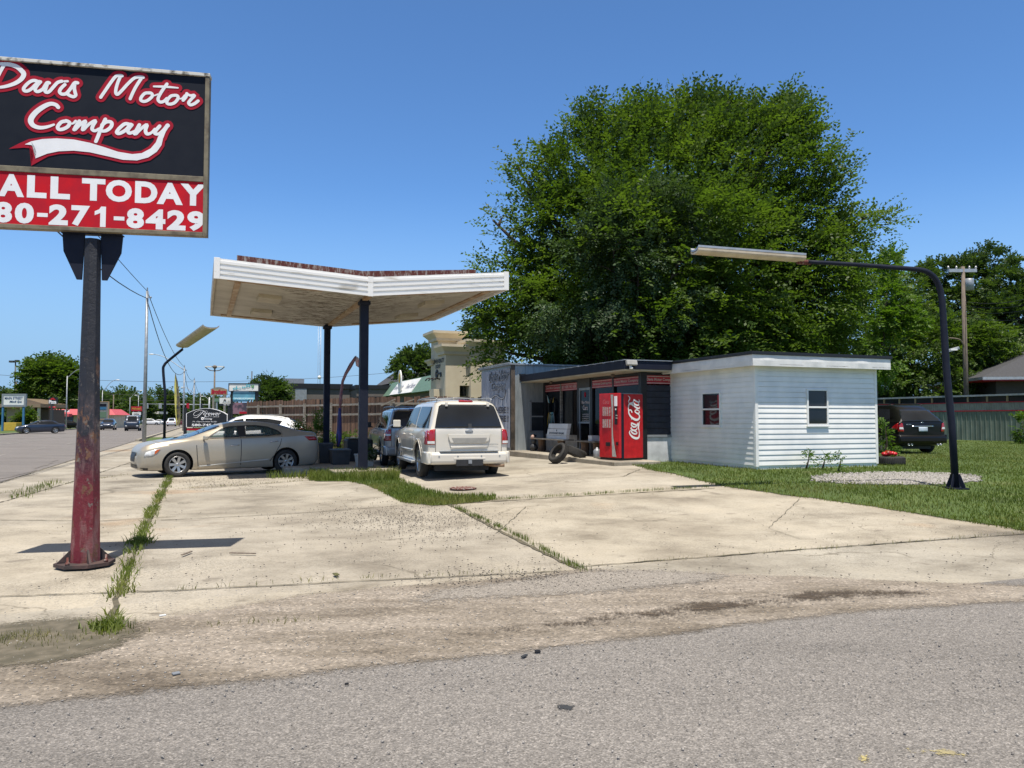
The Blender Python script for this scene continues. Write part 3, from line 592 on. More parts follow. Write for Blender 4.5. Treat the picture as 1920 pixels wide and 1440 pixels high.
# ================= TREES =================
def lobes_px(L, D, dr=.8):
    out = []
    for px, py, rx, ry, *dd in L:
        c = at(px, py, D+(dd[0] if dd else 0)); k = D/FPX; out.append((c, rx*k, max(rx, ry)*k*dr, ry*k))
    return out
def crown(name, lobes, nspray, leaf, mat, parent, origin, tilt=.5, nl=13, twl=.75, center=None, shell=.55, mats=None, clump=26, drift=(0, 0, 0)):
    """sprays of small folded leaves spread through the lobes, oriented outwards"""
    vol = np.array([a*b*c for _, a, b, c in lobes])**.66; vol /= vol.sum(); idx = rng.choice(len(lobes), nspray, p=vol)
    C0 = np.array([list(l[0]) for l in lobes]); R0_ = np.array([l[1:] for l in lobes])
    nc = max(4, int(nspray/clump)); ci = rng.choice(len(lobes), nc, p=vol); cd_ = rng.normal(size=(nc, 3)); cd_ /= np.linalg.norm(cd_, axis=1)[:, None]
    cr = rng.uniform(shell**3, 1.0, nc)**(1/3); CC = C0[ci]+cd_*R0_[ci]*cr[:, None]*.93; CR = R0_[ci].min(1)*rng.uniform(.16, .34, nc)
    CR = np.clip(CR, twl*.5, twl*2.0)
    k_ = rng.integers(0, nc, nspray); d = rng.normal(size=(nspray, 3)); d /= np.linalg.norm(d, axis=1)[:, None]
    P = CC[k_]+d*CR[k_][:, None]*np.array([1, 1, .6])*rng.uniform(.3, 1, nspray)[:, None]**.5
    fillm = rng.random(nspray) < .34; fr_ = rng.uniform(.2, .95, nspray)**.5; P = np.where(fillm[:, None], C0[idx]+d*R0_[idx]*fr_[:, None], P); d = d*.5+cd_[k_]*.5
    cen = np.array(list(center)) if center is not None else np.average(np.array([list(l[0]) for l in lobes]), axis=0, weights=vol)
    o = P-cen; o /= np.linalg.norm(o, axis=1)[:, None]
    T = o*.8+d*.5+rng.normal(size=(nspray, 3))*.45+np.array([0, 0, tilt*.3])+np.array(drift); T /= np.linalg.norm(T, axis=1)[:, None]
    up = np.array([0, 0, 1.])+rng.normal(size=(nspray, 3))*.35; S = np.cross(T, up); S /= np.linalg.norm(S, axis=1)[:, None]; Nn = np.cross(S, T)
    L = twl*rng.uniform(.6, 1.3, nspray)
    t = (np.arange(nl)+.5)/nl; side = np.where(np.arange(nl) % 2, 1., -1.)
    base = P[:, None, :]+T[:, None, :]*(L[:, None]*t[None])[:, :, None]-Nn[:, None, :]*(L[:, None]*t[None]**2*.25)[:, :, None]
    ld = T[:, None, :]*.55+S[:, None, :]*side[None, :, None]*.85+rng.normal(size=(nspray, nl, 3))*.25; ld /= np.linalg.norm(ld, axis=2)[:, :, None]
    ln = Nn[:, None, :]+rng.normal(size=(nspray, nl, 3))*.32; lw = np.cross(ld, ln); lw /= np.linalg.norm(lw, axis=2)[:, :, None]
    sz = leaf*rng.uniform(.7, 1.25, (nspray, nl, 1)); 
    a = base; b = base+ld*sz*.5+lw*sz*.27; c = base+ld*sz-Nn[:, None, :]*sz*.12; e = base+ld*sz*.5-lw*sz*.27
    V = np.stack([a, b, c, e], 2).reshape(-1, 3)-np.array(list(origin)); n = nspray*nl
    F = np.arange(n*4).reshape(n, 4)
    mi = None
    if mats: mi = np.repeat((rng.random(nspray) < .0).astype(int), nl)
    return npmesh(name, V, F, mat, parent)
def limbs(name, base, lobes, parent, r0, mat, fork=.35, nb=None, seed=2, wob=.3):
    rr = random.Random(seed); mb = MB(); b = Vector((0, 0, 0)); c = sum((l[0]*(l[1]*l[3]) for l in lobes), Vector())/sum(l[1]*l[3] for l in lobes)-base
    fk = Vector((c.x*.1, c.y*.1, c.z*fork)); mb.tube([(0, 0, -.1), (0, 0, .1), fk*.5+Vector((rr.uniform(-.1, .1), 0, 0)), fk], [r0*1.35, r0, r0*.9, r0*.8], 10, smooth=4)
    for l in (lobes if nb is None else lobes[:nb]):
        e = l[0]-base; m = fk.lerp(e, .5)+Vector((rr.uniform(-wob, wob), rr.uniform(-wob, wob), rr.uniform(0, wob)))
        mb.tube([fk*.96, m, e], [r0*.55, r0*.3, r0*.1], 6, smooth=4)
        for k in range(5):
            q = m.lerp(e, rr.uniform(.1, 1)); w = Vector((rr.uniform(-1, 1)*l[1], rr.uniform(-1, 1)*l[2], rr.uniform(-.2, 1)*l[3]))*.75
            mb.tube([q, q+w*.5+Vector((0, 0, .1)), q+w], [r0*.16, r0*.1, r0*.03], 5, smooth=2)
    return mb.build(name, mat, parent)
def tree(label, base, lobes, nspray, leaf, mat='leaf', r0=.3, group=None, name='tree', bark='bark', fork=.35, twl=.75, nl=13, **k):
    base = Vector(base); t = thing(name, label, 'tree', base, 0, group); limbs('trunk', base, lobes, t, r0, M[bark], fork)
    crown('crown', lobes, nspray, leaf, M[mat], t, base, twl=twl, nl=nl, **k); return t
BT = lobes_px([(1270+(q[0]-1270)*.935, 430+(q[1]-430)*(.87 if q[1] < 430 else 1), q[2]*.96, q[3]*(.93 if q[1] < 430 else 1))+tuple(q[4:]) for q in [(1450, 600, 190, 85, 2.5), (1250, 640, 280, 60, 2.5), (1080, 600, 150, 90, 2), (1300, 500, 260, 150, 3), (1240, 330, 185, 140), (1400, 300, 160, 140), (1100, 330, 125, 110), (1010, 420, 95, 110), (1500, 400, 120, 150), (1560, 450, 85, 85), (1250, 500, 230, 170, -1.5), (985, 545, 95, 110), (1090, 560, 150, 110, -1), (1400, 550, 200, 130, -1), (1545, 570, 85, 90),
               (1300, 235, 130, 60), (1440, 225, 75, 55), (1485, 185, 16, 32), (1610, 420, 42, 30), (960, 340, 28, 40), (1100, 235, 30, 26), (1580, 290, 22, 40), (930, 620, 45, 45), (1120, 640, 160, 60, -1.5), (1350, 650, 190, 50, -1), (1530, 660, 80, 40), (1225, 620, 170, 80, -2.5), (1330, 180, 50, 22), (1490, 168, 16, 34), (1590, 278, 18, 36), (1648, 405, 36, 18), (1024, 272, 16, 24), (952, 302, 14, 26), (888, 520, 24, 44), (885, 605, 26, 50), (1297, 176, 32, 18), (1400, 180, 28, 16), (1540, 240, 18, 26), (1096, 212, 20, 20), (1200, 200, 50, 22), (900, 410, 16, 34), (925, 660, 50, 40)]], 33)
tree('huge spreading leafy elm standing behind the used car shop', (6.2, 33.5, .3), BT, 23500, .185, 'leaf', .5, fork=.30, twl=1.1, nl=13, shell=.5, clump=34, drift=(.22, 0, .25))
GT = lobes_px([(1190, 380, 90, 50), (1150, 460, 110, 60), (1290, 440, 60, 40), (1200, 560, 120, 50), (1080, 590, 90, 40)], 28.6, .35)
tree('smaller grey green tree with drooping boughs in front of the big elm', (4.4, 30.0, .3), GT, 1500, .15, 'leafgrey', .16, twl=.8, nl=14, tilt=-1.2)
# trees beyond the right-hand yard
def rt(label, px, D, L, n, leaf, mat, base=None, **k):
    b = at(px, 780, D); tree(label, (b.x, b.y, .3), lobes_px(L, D), n, leaf, mat, group='trees behind the right yard', **k)
rt('leafy young tree with pale broken trunk just right of the big elm', 1640, 42, [(1650, 570, 60, 55), (1620, 500, 45, 25), (1665, 500, 30, 26), (1600, 640, 60, 50), (1685, 610, 35, 35), (1630, 690, 50, 40)], 1300, .2, 'leafbright', r0=.13, twl=.7)
rt('round dense willow like tree behind the black utility vehicle', 1765, 52, [(1770, 650, 100, 60), (1700, 665, 70, 60), (1840, 660, 70, 60), (1760, 720, 130, 40), (1680, 710, 60, 40)], 3300, .22, 'leaf', r0=.25, tilt=-1)
rt('tall dark tree behind the utility pole reaching the highest', 1815, 66, [(1815, 530, 55, 55), (1770, 520, 40, 40), (1850, 500, 50, 35), (1790, 590, 90, 50), (1730, 540, 45, 35), (1830, 620, 90, 70), (1750, 610, 60, 50)], 3200, .27, 'leafdark', r0=.35)
rt('tall dark tree at the right edge above the grey roof', 1895, 62, [(1900, 550, 50, 40), (1885, 620, 70, 70), (1930, 580, 50, 60), (1940, 680, 80, 80), (1880, 700, 60, 60), (1905, 510, 22, 22)], 2600, .27, 'leafdark', r0=.35)
rt('sparse vine hung tree between the elm and the yard lamp', 1700, 60, [(1690, 590, 50, 60), (1660, 640, 40, 60), (1725, 620, 40, 50), (1650, 530, 30, 30)], 1300, .25, 'leaf', r0=.2)
# trees behind the left-hand shops and along the street
def bt(label, px, D, L, n, leaf, mat='leafdark', grp=None, gy=None, **k):
    b = at(px, 786, D); return tree(label, (b.x, b.y, 0), lobes_px(L, D), n, leaf, mat, group=grp, **k)
bt('broad spiky topped tree rising behind the green awning', 775, 62, [(775, 690, 30, 30), (755, 690, 14, 12), (795, 672, 14, 14), (790, 700, 22, 25), (775, 725, 30, 20)], 900, .26, r0=.25)
bt('round dark clipped tree beside the fence and the vape shop sign', 508, 52, [(510, 745, 24, 30), (500, 735, 16, 18), (520, 740, 14, 20)], 800, .18, r0=.18)
bt('dark treetop peeking over the stucco parapet', 895, 60, [(893, 622, 16, 12), (880, 632, 10, 8), (905, 610, 12, 10)], 260, .22, r0=.2)
bt('large open crowned shade tree across the street', 82, 118, [(74, 702, 22, 16), (102, 694, 20, 13), (62, 720, 16, 10), (92, 716, 24, 13), (126, 708, 15, 12), (136, 730, 10, 11), (114, 738, 14, 6), (52, 735, 9, 6), (116, 700, 20, 12)], 1700, .5, 'leaf', r0=.6, fork=.45, twl=1.8, nl=12)
for k, (px, py, w, h, D) in enumerate([(165, 755, 26, 28, 190), (205, 752, 24, 22, 230), (232, 748, 20, 22, 235), (258, 762, 22, 22, 225), (300, 757, 26, 26, 260), (322, 752, 22, 22, 262), (352, 765, 16, 20, 270), (400, 768, 22, 20, 240), (388, 762, 16, 16, 245), (8, 760, 16, 16, 170), (55, 762, 18, 14, 160), (430, 770, 18, 14, 250)]):
    lb = ['bushy dark tree behind the gas price sign', 'dark tree filling the gap left of the tall dark van', 'tall dark tree above the red burger sign', 'dark tree directly behind the boxy van', 'rounded tree over the parked white utility vehicle', 'highest of the trees behind the signal arm', 'low tree beyond the feather flag', 'tree behind the arched red and white sign', 'small tree left of the arched sign', 'tree behind the blue posted sign at the left edge', 'low tree between the blue posts sign and shade tree', 'tree behind the white letter sign'][k]
    bt(lb, px, D, [(px, py, w, h*.8), (px-w*.5, py+8, w*.6, h*.6), (px+w*.5, py+6, w*.6, h*.6), (px, py+h*.6, w, h*.6)], 420, .9, 'leafdark', 'trees at the far end of the street', r0=.4, twl=2.6, nl=11)
bt('small bushy ornamental tree before the tan building', 46, 105, [(46, 782, 12, 9), (38, 786, 8, 6), (54, 785, 8, 6)], 200, .35, 'leaf', r0=.1, twl=1)
# distant wooded horizon
hz = []
for k in range(5200):
    px = random.uniform(-500, 2500); D = random.uniform(380, 460)
    if px > 620 and px < 1560: continue
    hgt = 5+3*sin(px*.02)+2*sin(px*.05); p = at(px, 786, D); hz.append((p.x, p.y, random.uniform(0, max(hgt, 2))+1.2))
hz = np.array(hz); n = len(hz); q = rng.normal(size=(n, 3, 3))*1.7; VV = (hz[:, None, :]+q).reshape(-1, 3)
tag(npmesh('distant_wood', VV, np.arange(n*3).reshape(-1, 3), M['leafdark']), 'low dark wood along the far horizon', 'wood', kind='stuff')
# small leafy plants
def bush(label, base, L, n, leaf, mat='leaf', name='bush', cat='shrub', twl=.3, nl=8, group=None, **k):
    t = thing(name, label, cat, base, 0, group); b = Vector(base)
    lb = [(b+Vector(c), rx, ry, rz) for c, rx, ry, rz in L]
    crown('foliage', lb, n, leaf, M[mat], t, b, twl=twl, nl=nl, **k)
    mb = MB(); rr = random.Random(3)
    for c, rx, ry, rz in L:
        for _ in range(2): mb.tube([(rr.uniform(-.05, .05), rr.uniform(-.05, .05), 0), Vector(c)*.5+Vector((rr.uniform(-.05, .05), 0, 0)), Vector(c)], [.015, .01, .004], 5, smooth=3)
    mb.build('stem', M['bark'], t); return t
def gz(px, py): x, y = gnd(px, py); return (x, y, g(x, y))
# ================= ROADSIDE POLE SIGN =================
SO = at(166, 786, 8.22); SF = Frame((SO.x, SO.y, 0), R(11)); FY = -.11
sign = thing('pole_sign', 'large black and red billboard style sign on a rusty peeling octagonal pole', 'pole sign', (SO.x, SO.y, 0), R(11))
xr = SF.loc(390.5, 300, FY)[0]; xl = -xr-.02; zb = SF.loc(200, 435.5, FY)[1]; zt = SF.loc(393, 138.5, FY)[1]; zm = SF.loc(200, 326, FY)[1]
MB().box(xl+.03, xr-.03, -.09, -.03, zb+.03, zt-.03).build('cabinet', M['darkgrey'], sign)
fw = .045
box('lower_face', M['callred'], sign, xl+fw, xr-fw, FY+.008, -.085, zb+fw, zm-.03)
box('upper_face', M['signblack'], sign, xl+fw, xr-fw, FY+.010, -.085, zm+.03, zt-.034)
fr = MB(); fr.box(xl, xl+fw, FY-.01, -.02, zb, zt-.04); fr.box(xr-fw, xr, FY-.01, -.02, zb, zt-.04); fr.box(xl+fw, xr-fw, FY-.01, -.02, zb, zb+fw); fr.box(xl+fw, xr-fw, FY-.004, -.08, zm-.03, zm+.03)
fr.build('frame', M['frametan'], sign, .004)
box('top_trim', M['weathertrim'], sign, xl-.005, xr+.005, FY-.018, -.015, zt-.036, zt, .004)
pole = MB(); n = 8
pole.lathe([(.150, .03), (.142, .3), (.120, 1.2), (.103, 2.0), (.092, 2.7), (.083, zb-.06)], 8); pb = pole
for f in pb.bm.faces: f.smooth = False
pb.build('pole', M['poleflake'], sign)
wb = MB()
for s in (-1, 1):
    wb.prism([(s*.08, zb-.005), (s*.30, zb-.005), (s*.285, zb-.20), (s*.15, zb-.50), (s*.10, zb-.50)], 'y', -.012, .012)
wb.box(-.30, .30, -.05, .05, zb-.012, zb-.001); wb.build('bracket', M['navy'], sign)
bp = MB(); bp.prism([(.29*cos(a*pi/4+.39), .29*sin(a*pi/4+.39)) for a in range(8)], 'z', .015, .05)
for a in range(4):
    an = a*pi/2+.5; d = Vector((cos(an), sin(an), 0)); nn = Vector((-sin(an), cos(an), 0))*.01
    bp.prism([(0, 0)], 'z', 0, 0) if False else None
    P = [d*.13+Vector((0, 0, .05)), d*.27+Vector((0, 0, .05)), d*.13+Vector((0, 0, .19))]
    A = [bp.bm.verts.new(p+nn) for p in P]; B = [bp.bm.verts.new(p-nn) for p in P]
    bp.bm.faces.new(A); bp.bm.faces.new(B[::-1])
    for i in range(3): bp.bm.faces.new((A[i], B[i], B[(i+1) % 3], A[(i+1) % 3]))
bp.build('base_plate', pm('rustbase', (.085, .05, .045), (.045, .035, .034), scale=9, rough=.85, bmp=.4), sign)
for a in range(4): an = a*pi/2+1.2; MB().lathe([(.022, .05), (.022, .08), (.011, .081), (.011, .13)], 6, c=(.25*cos(an), .25*sin(an), 0)).build('bolt', M['rusttop'], sign)
def SP(y): return lambda px, py, l=0: (lambda q: Vector((q[0], y-l, q[1])))(SF.loc(px, py, FY))
def reg(x0, y0, sc, L):
    out = []
    for st in L: out.append([(x0+p[0]/sc, y0+p[1]/sc)+((p[2]/sc,) if len(p) > 2 else ()) for p in st])
    return out
ST1 = reg(0, 100, 9.6, [
 [(70, 205), (10, 310), (-60, 450), (-110, 560)], [(-60, 250, 40), (-10, 190, 55), (60, 190, 70), (180, 200, 78), (300, 240, 82), (385, 310, 86), (425, 370, 86), (390, 450, 80), (300, 520, 74), (180, 570, 66), (60, 600, 58), (-40, 610, 50), (-130, 600, 40)],
 [(690, 515), (640, 490), (570, 492), (490, 545), (425, 625), (440, 672), (500, 672), (570, 630), (630, 570), (700, 505)], [(725, 510), (670, 570), (630, 640), (650, 680), (700, 680), (770, 640), (840, 580)],
 [(770, 645), (820, 560), (850, 525), (885, 530)], [(855, 530), (825, 620), (810, 680), (850, 700), (900, 670), (970, 590), (1040, 520), (1110, 500)],
 [(1165, 560), (1095, 630), (1070, 690), (1110, 730), (1190, 720), (1270, 630), (1340, 530), (1395, 530)], [(1345, 535), (1335, 620), (1350, 700), (1360, 750), (1325, 778), (1270, 765), (1210, 730)]])
DOT = reg(0, 100, 9.6, [[(1158, 502, 45), (1215, 500, 45)]])
ST2 = reg(180, 110, 8.727, [
 [(75, 630), (150, 520), (240, 390), (320, 290), (380, 275), (425, 280)], [(400, 285), (355, 390), (325, 500), (325, 565), (355, 580), (420, 520), (520, 410), (620, 320), (700, 298), (770, 305)], [(740, 320), (650, 460), (590, 580), (558, 655)],
 [(870, 560), (800, 565), (740, 630), (735, 680), (790, 698), (860, 670), (920, 610), (905, 565), (860, 558)], [(925, 605, 25), (960, 600, 25), (1010, 580, 25)],
 [(1160, 412), (1090, 510), (1030, 610), (1015, 670), (1050, 708), (1110, 695), (1160, 650)], [(945, 452, 32), (1140, 458, 42), (1340, 476, 26)],
 [(1290, 600), (1225, 610), (1165, 680), (1165, 730), (1220, 742), (1290, 715), (1340, 650), (1330, 605), (1280, 598)], [(1340, 650, 28), (1400, 650, 28), (1450, 600, 35)],
 [(1485, 570), (1470, 625), (1425, 680)], [(1480, 570, 45), (1540, 600, 45), (1610, 600, 55), (1555, 665), (1515, 720), (1545, 755), (1610, 735), (1670, 690)]])
ST3 = reg(0, 180, 5.647, [
 [(615, 118, 42), (590, 92, 42), (530, 82, 45), (450, 118, 52), (370, 180, 56), (325, 250, 58), (345, 305, 50), (410, 333, 42), (490, 328, 34), (570, 302, 24)],
 [(700, 265), (650, 275), (612, 320), (620, 350), (665, 350), (720, 320), (735, 280), (700, 262)], [(735, 290, 22), (770, 290, 22), (800, 265, 30)],
 [(840, 265), (810, 310), (785, 355)], [(795, 355, 34), (850, 300, 34), (905, 265), (885, 310), (875, 355)], [(885, 355, 34), (945, 295, 34), (1010, 262), (985, 310), (975, 350), (1005, 368, 34), (1050, 345, 28)],
 [(1115, 245), (1070, 340), (1040, 420), (1015, 480)], [(1080, 305), (1130, 272), (1180, 280), (1175, 325), (1125, 365), (1065, 372, 30)],
 [(1370, 300), (1320, 295), (1260, 345), (1235, 385), (1265, 395), (1330, 360), (1385, 300)], [(1395, 305), (1355, 360), (1370, 392), (1430, 370, 30), (1460, 330, 30)],
 [(1475, 305), (1450, 350), (1425, 400)], [(1440, 400, 34), (1500, 340, 34), (1555, 305), (1540, 360), (1555, 400), (1600, 390, 30), (1640, 350, 30)],
 [(1690, 318), (1650, 365), (1640, 395), (1680, 400, 34), (1730, 360, 34), (1775, 312, 48)], [(1775, 312, 40), (1735, 370, 44), (1705, 430, 56)]])
WW = {1: 62/9.6, 2: 54/8.727, 3: 39/5.647}; k = SF.loc(301, 300, FY)[0]-SF.loc(300, 300, FY)[0]
def sstrokes(name, L, w, mat, z0, grow, st=4):
    fn = SP(FY+.004); A = []
    for s_ in L: A.append([(p[0], p[1], (p[2] if len(p) > 2 else w)) for p in s_])
    # build in plane metres so that pen width is even
    B = [[(SF.loc(p[0], p[1], FY)[0], SF.loc(p[0], p[1], FY)[1], p[2]*k) for p in s_] for s_ in A]
    bm = bmesh.new()
    for i, s_ in enumerate(B): ribbon(bm, [(a, b, c+grow) for a, b, c in s_], 0, lambda x, z, l: (x, FY+.008-l, z), z0+.00008*i)
    return bm
def swoosh(bm, pts, lift):
    P = [SF.loc(p[0]/5.647, 180+p[1]/5.647, FY) for p in pts]; f = bm.faces.new([bm.verts.new((a, FY+.008-lift, b)) for a, b in P]); bmesh.ops.triangulate(bm, faces=[f])
RW = [(90, 557), (200, 500), (300, 455), (450, 432), (620, 424), (800, 438), (960, 470), (1110, 515), (1260, 562), (1400, 588), (1490, 580), (1570, 535), (1620, 480), (1650, 420), (1755, 420), (1740, 530), (1690, 610), (1590, 680), (1460, 712), (1290, 705), (1130, 668), (950, 625), (780, 605), (630, 612), (510, 637), (328, 738), (352, 640), (350, 580), (320, 550), (250, 545)]
WWp = [(260, 512), (330, 480), (450, 455), (600, 448), (780, 460), (950, 495), (1100, 540), (1250, 590), (1400, 615), (1500, 605), (1595, 555), (1650, 490), (1675, 425), (1730, 430), (1710, 520), (1660, 590), (1570, 650), (1450, 682), (1300, 675), (1150, 640), (950, 595), (780, 578), (620, 585), (500, 610), (375, 660), (385, 600), (370, 545), (330, 518)]
def join(name, bms, mat):
    bmF = bmesh.new()
    for b_ in bms:
        me = bpy.data.meshes.new('x'); b_.to_mesh(me); bmF.from_mesh(me); b_.free(); bpy.data.meshes.remove(me)
    me = bpy.data.meshes.new(name); bmF.to_mesh(me); bmF.free(); return link_mesh(name, me, mat, sign)
def withsw(pts, lift): b_ = bmesh.new(); swoosh(b_, pts, lift); return b_
GR = .072
join('script_outline', [sstrokes('', ST1+DOT, WW[1], None, .0005, GR), sstrokes('', ST2, WW[2], None, .0012, GR), sstrokes('', ST3, WW[3], None, .0019, GR), withsw(RW, .0034)], M['logored'])
join('script_lettering', [sstrokes('', ST1+DOT, WW[1], None, .0042, 0), sstrokes('', ST2, WW[2], None, .005, 0), sstrokes('', ST3, WW[3], None, .0058, 0), withsw(WWp, .0072)], M['letterwhite'])
zc = [SF.loc(175, 376, FY)[1], SF.loc(175, 334.5, FY)[1]]; zp = [SF.loc(253, 428, FY)[1], SF.loc(253, 390, FY)[1]]
def X(px, py): return SF.loc(px, py, FY)[0]
it = [(c, X(a, 355), X(b, 355), *zc) for c, a, b in (('C', -50, -7), ('A', -4, 45), ('L', 50, 87), ('L', 94, 131), ('T', 153, 197), ('O', 198, 247), ('D', 253, 295), ('A', 294, 343), ('Y', 338, 386))]
it += [(c, X(a, 405), X(b, 405), *zp) for c, a, b in (('5', -48, -14), ('8', -12, 22), ('0', 27, 63), ('2', 91, 127), ('7', 133, 168), ('1', 177, 198), ('8', 237, 270), ('4', 273, 310), ('2', 313, 348), ('9', 351, 384))]
dz = zp[0]+(zp[1]-zp[0])*.36
it += [('-', X(a, 405), X(b, 405), dz, dz+.042) for a, b in ((69, 89), (213, 233))]
lettering('block_lettering', it, FY+.0065, M['letterwhite'], sign, bold=.05)

# ================= CANOPY =================
CF = Frame((-3.70, 19.97, 0), R(22)); can = thing('canopy', 'old gull winged filling station canopy with white ribbed fascia and peeling soffit', 'canopy', (-3.70, 19.97, 0), R(22))
CD = 7.3; XL, XR = -3.80, 3.86; ZV, ZL, ZR = 4.76, 4.97, 5.17; FH = .5
def zbot(x): return ZV+(ZL-ZV)*(-x/-XL) if x < 0 else ZV+(ZR-ZV)*(x/XR)
def zz_(x): return ZV+(ZL-ZV)*(x/XL) if x < 0 else ZV+(ZR-ZV)*(x/XR)
def wing(name, mat, xs, y0, y1, za, zb_, bev=0):
    mb = MB(); mb.prism([(x, zz_(x)+za) for x in xs]+[(x, zz_(x)+zb_) for x in reversed(xs)], 'y', y0, y1); return mb.build(name, mat, can, bev)
wing('soffit', M['soffit'], (XL+.05, 0, XR-.05), .06, CD-.06, .05, .10)
wing('roof_deck', M['rusttop'], (XL+.05, 0, XR-.05), .06, CD-.06, .34, .40)
def ribbed(name, y, sgn):
    mb = MB(); nrib = 4; h = FH/nrib
    for a, b in ((XL, 0), (0, XR)):
        for i in range(nrib):
            for (k0, k1, d) in ((0, .5, 0), (.5, 1, .03)):
                P = [(a, zz_(a)+(i+k0)*h), (b, zz_(b)+(i+k0)*h), (b, zz_(b)+(i+k1)*h), (a, zz_(a)+(i+k1)*h)]
                mb.prism(P, 'y', y+sgn*(-.03+d), y+sgn*.03)
    return mb.build(name, M['fascia'], can)
ribbed('fascia', 0, 1); ribbed('fascia', CD, -1)
sf = MB(); sf.box(XL-.02, XL+.04, -.03, CD+.03, zz_(XL), zz_(XL)+FH); sf.build('fascia', pm('edge', (.50, .44, .35), (.40, .34, .26), scale=3), can)
box('fascia', M['fascia'], can, XR-.04, XR+.02, -.03, CD+.03, ZR, ZR+FH)
for x in (XL+.05, 0, XR-.05): box('corner_trim', M['fascia'], can, x-.07, x+.07, -.045, 0, zz_(x)-.01, zz_(x)+FH+.01, .004)
rb = MB(); rb.prism([(-3.25, 5.62), (0, 5.34), (3.3, 5.62), (3.3, 5.90), (0, 5.62), (-3.25, 5.80)], 'y', 1.1, 1.2)
rb.prism([(-3.25, 5.58), (0, 5.30), (3.3, 5.58), (3.3, 5.86), (0, 5.58), (-3.25, 5.76)], 'y', 5.2, 5.3); rb.build('rusty_upstand', M['rusttop'], can)
bt_ = MB()
for x in (XL+.55, XR-.5): bt_.box(x-.07, x+.07, .25, CD-.2, zz_(x)+.0, zz_(x)+.055)
for a, b in ((XL+.3, -1.2), (.8, XR-.3)):
    for y in (.22, CD-.25): bt_.prism([(a, zz_(a)+.01), (b, zz_(b)+.01), (b, zz_(b)+.06), (a, zz_(a)+.06)], 'y', y-.05, y+.05)
bt_.box(-.07, .07, .1, CD-.1, ZV-.02, ZV+.055); bt_.build('batten', pm('battenpaint', (.45, .34, .22), (.30, .17, .08), scale=3), can)
for x, y in ((-2.35, 2.3), (-2.35, 5.3), (2.3, 2.3), (2.3, 5.3)):
    z = zz_(x); mb = MB(); d = .30; a_, b_ = x-d, x+d
    mb.prism([(a_, zz_(a_)-.06), (b_, zz_(b_)-.06), (b_, zz_(b_)+.055), (a_, zz_(a_)+.055)], 'y', y-.42, y+.42); mb.build('light_panel', pm('panelpaint', (.50, .44, .33), (.40, .34, .25), scale=4), can, .01)
for (px, py, D, w) in ((681, 786, 20.75, .22), (612, 786, 26.3, .2)):
    p = at(px, py, D); d = Vector((p.x, p.y, 0))-CF.o; lx, ly = CF.x.dot(d), CF.y.dot(d)
    box('post', M['navy'], can, lx-w/2, lx+w/2, ly-w/2, ly+w/2, g(p.x, p.y)+.02, ZV+.03, .012)
    box('post_cap', M['navy'], can, lx-w/2-.04, lx+w/2+.04, ly-w/2-.04, ly+w/2+.04, ZV-.12, ZV-.02, .01)
isl = MB(); isl.prism([(-.45, .45), (1.25, .45), (1.25, 7.2), (-1.5, 7.2), (-1.5, 2.6), (-.45, 2.2)], 'z', -.1, .19); io = isl.build('concrete_island', M['concrete'], None, .02); io.location = CF.o+CF.x*(-.35); io.rotation_euler = (0, 0, R(22)); tag(io, kind='structure')

# ================= SHOP =================
RT = R(20.9); C1 = Vector((3.72, 22.0, 0)); SH = Frame(C1, RT); FZ = .41
shop = thing('shop_building', 'low used car shop with dark glass front, navy roof fascia and red sign bands', 'shop', C1, RT)
yE = SH.locx(1021, 786)[0]
box('floor', M['darkgrey'], shop, .05, 5.0, .05, yE+1, .1, FZ)
W_ = MB(); W_.box(4.9, 5.1, 0.1, 7.4, .1, 2.95); W_.box(.0, 4.9, yE+.35, yE+.5, .1, 2.95); W_.box(1.05, 5.1, 0.0, .1, .1, 2.95); W_.build('wall', M['darkgrey'], shop)
rf = MB(); RP = [(-.92, -.62), (.60, -.62), (.60, .06), (5.2, .06), (5.2, 7.7), (-.92, 7.7)]
def shrink(P, d): return [(P[0][0]+d, P[0][1]+d), (P[1][0]-0, P[1][1]+d), (P[2][0]-0, P[2][1]+0), (P[3][0]-d, P[3][1]), (P[4][0]-d, P[4][1]-d), (P[5][0]+d, P[5][1]-d)]
MB().prism(shrink(RP, .04), 'z', 2.90, 3.0).build('soffit', pm('shopsoffit', (.60, .55, .44), (.48, .43, .33), scale=2, rough=.8), shop)
MB().prism(RP, 'z', 2.93, 3.17).build('roof', M['navy'], shop, .008)
MB().prism([(-.95, -.65), (.62, -.65), (.62, -.57), (-.95, -.57)], 'z', 3.172, 3.195).build('roof_flashing', M['steel'], shop)
for i in range(9): y = -.45+i*.55; box('roof_flashing', M['galv'], shop, -.94, -.72, y, y+.42, 3.174, 3.19)
zs0, zs1 = SH.locx(1197, 721)[1], SH.locx(1197, 705)[1]
yd = [SH.locx(px, 786)[0] for px in (1204, 1196, 1151, 1110, 1085, 1053, 1022)]   # y of verticals near->far
zk = FZ+.60
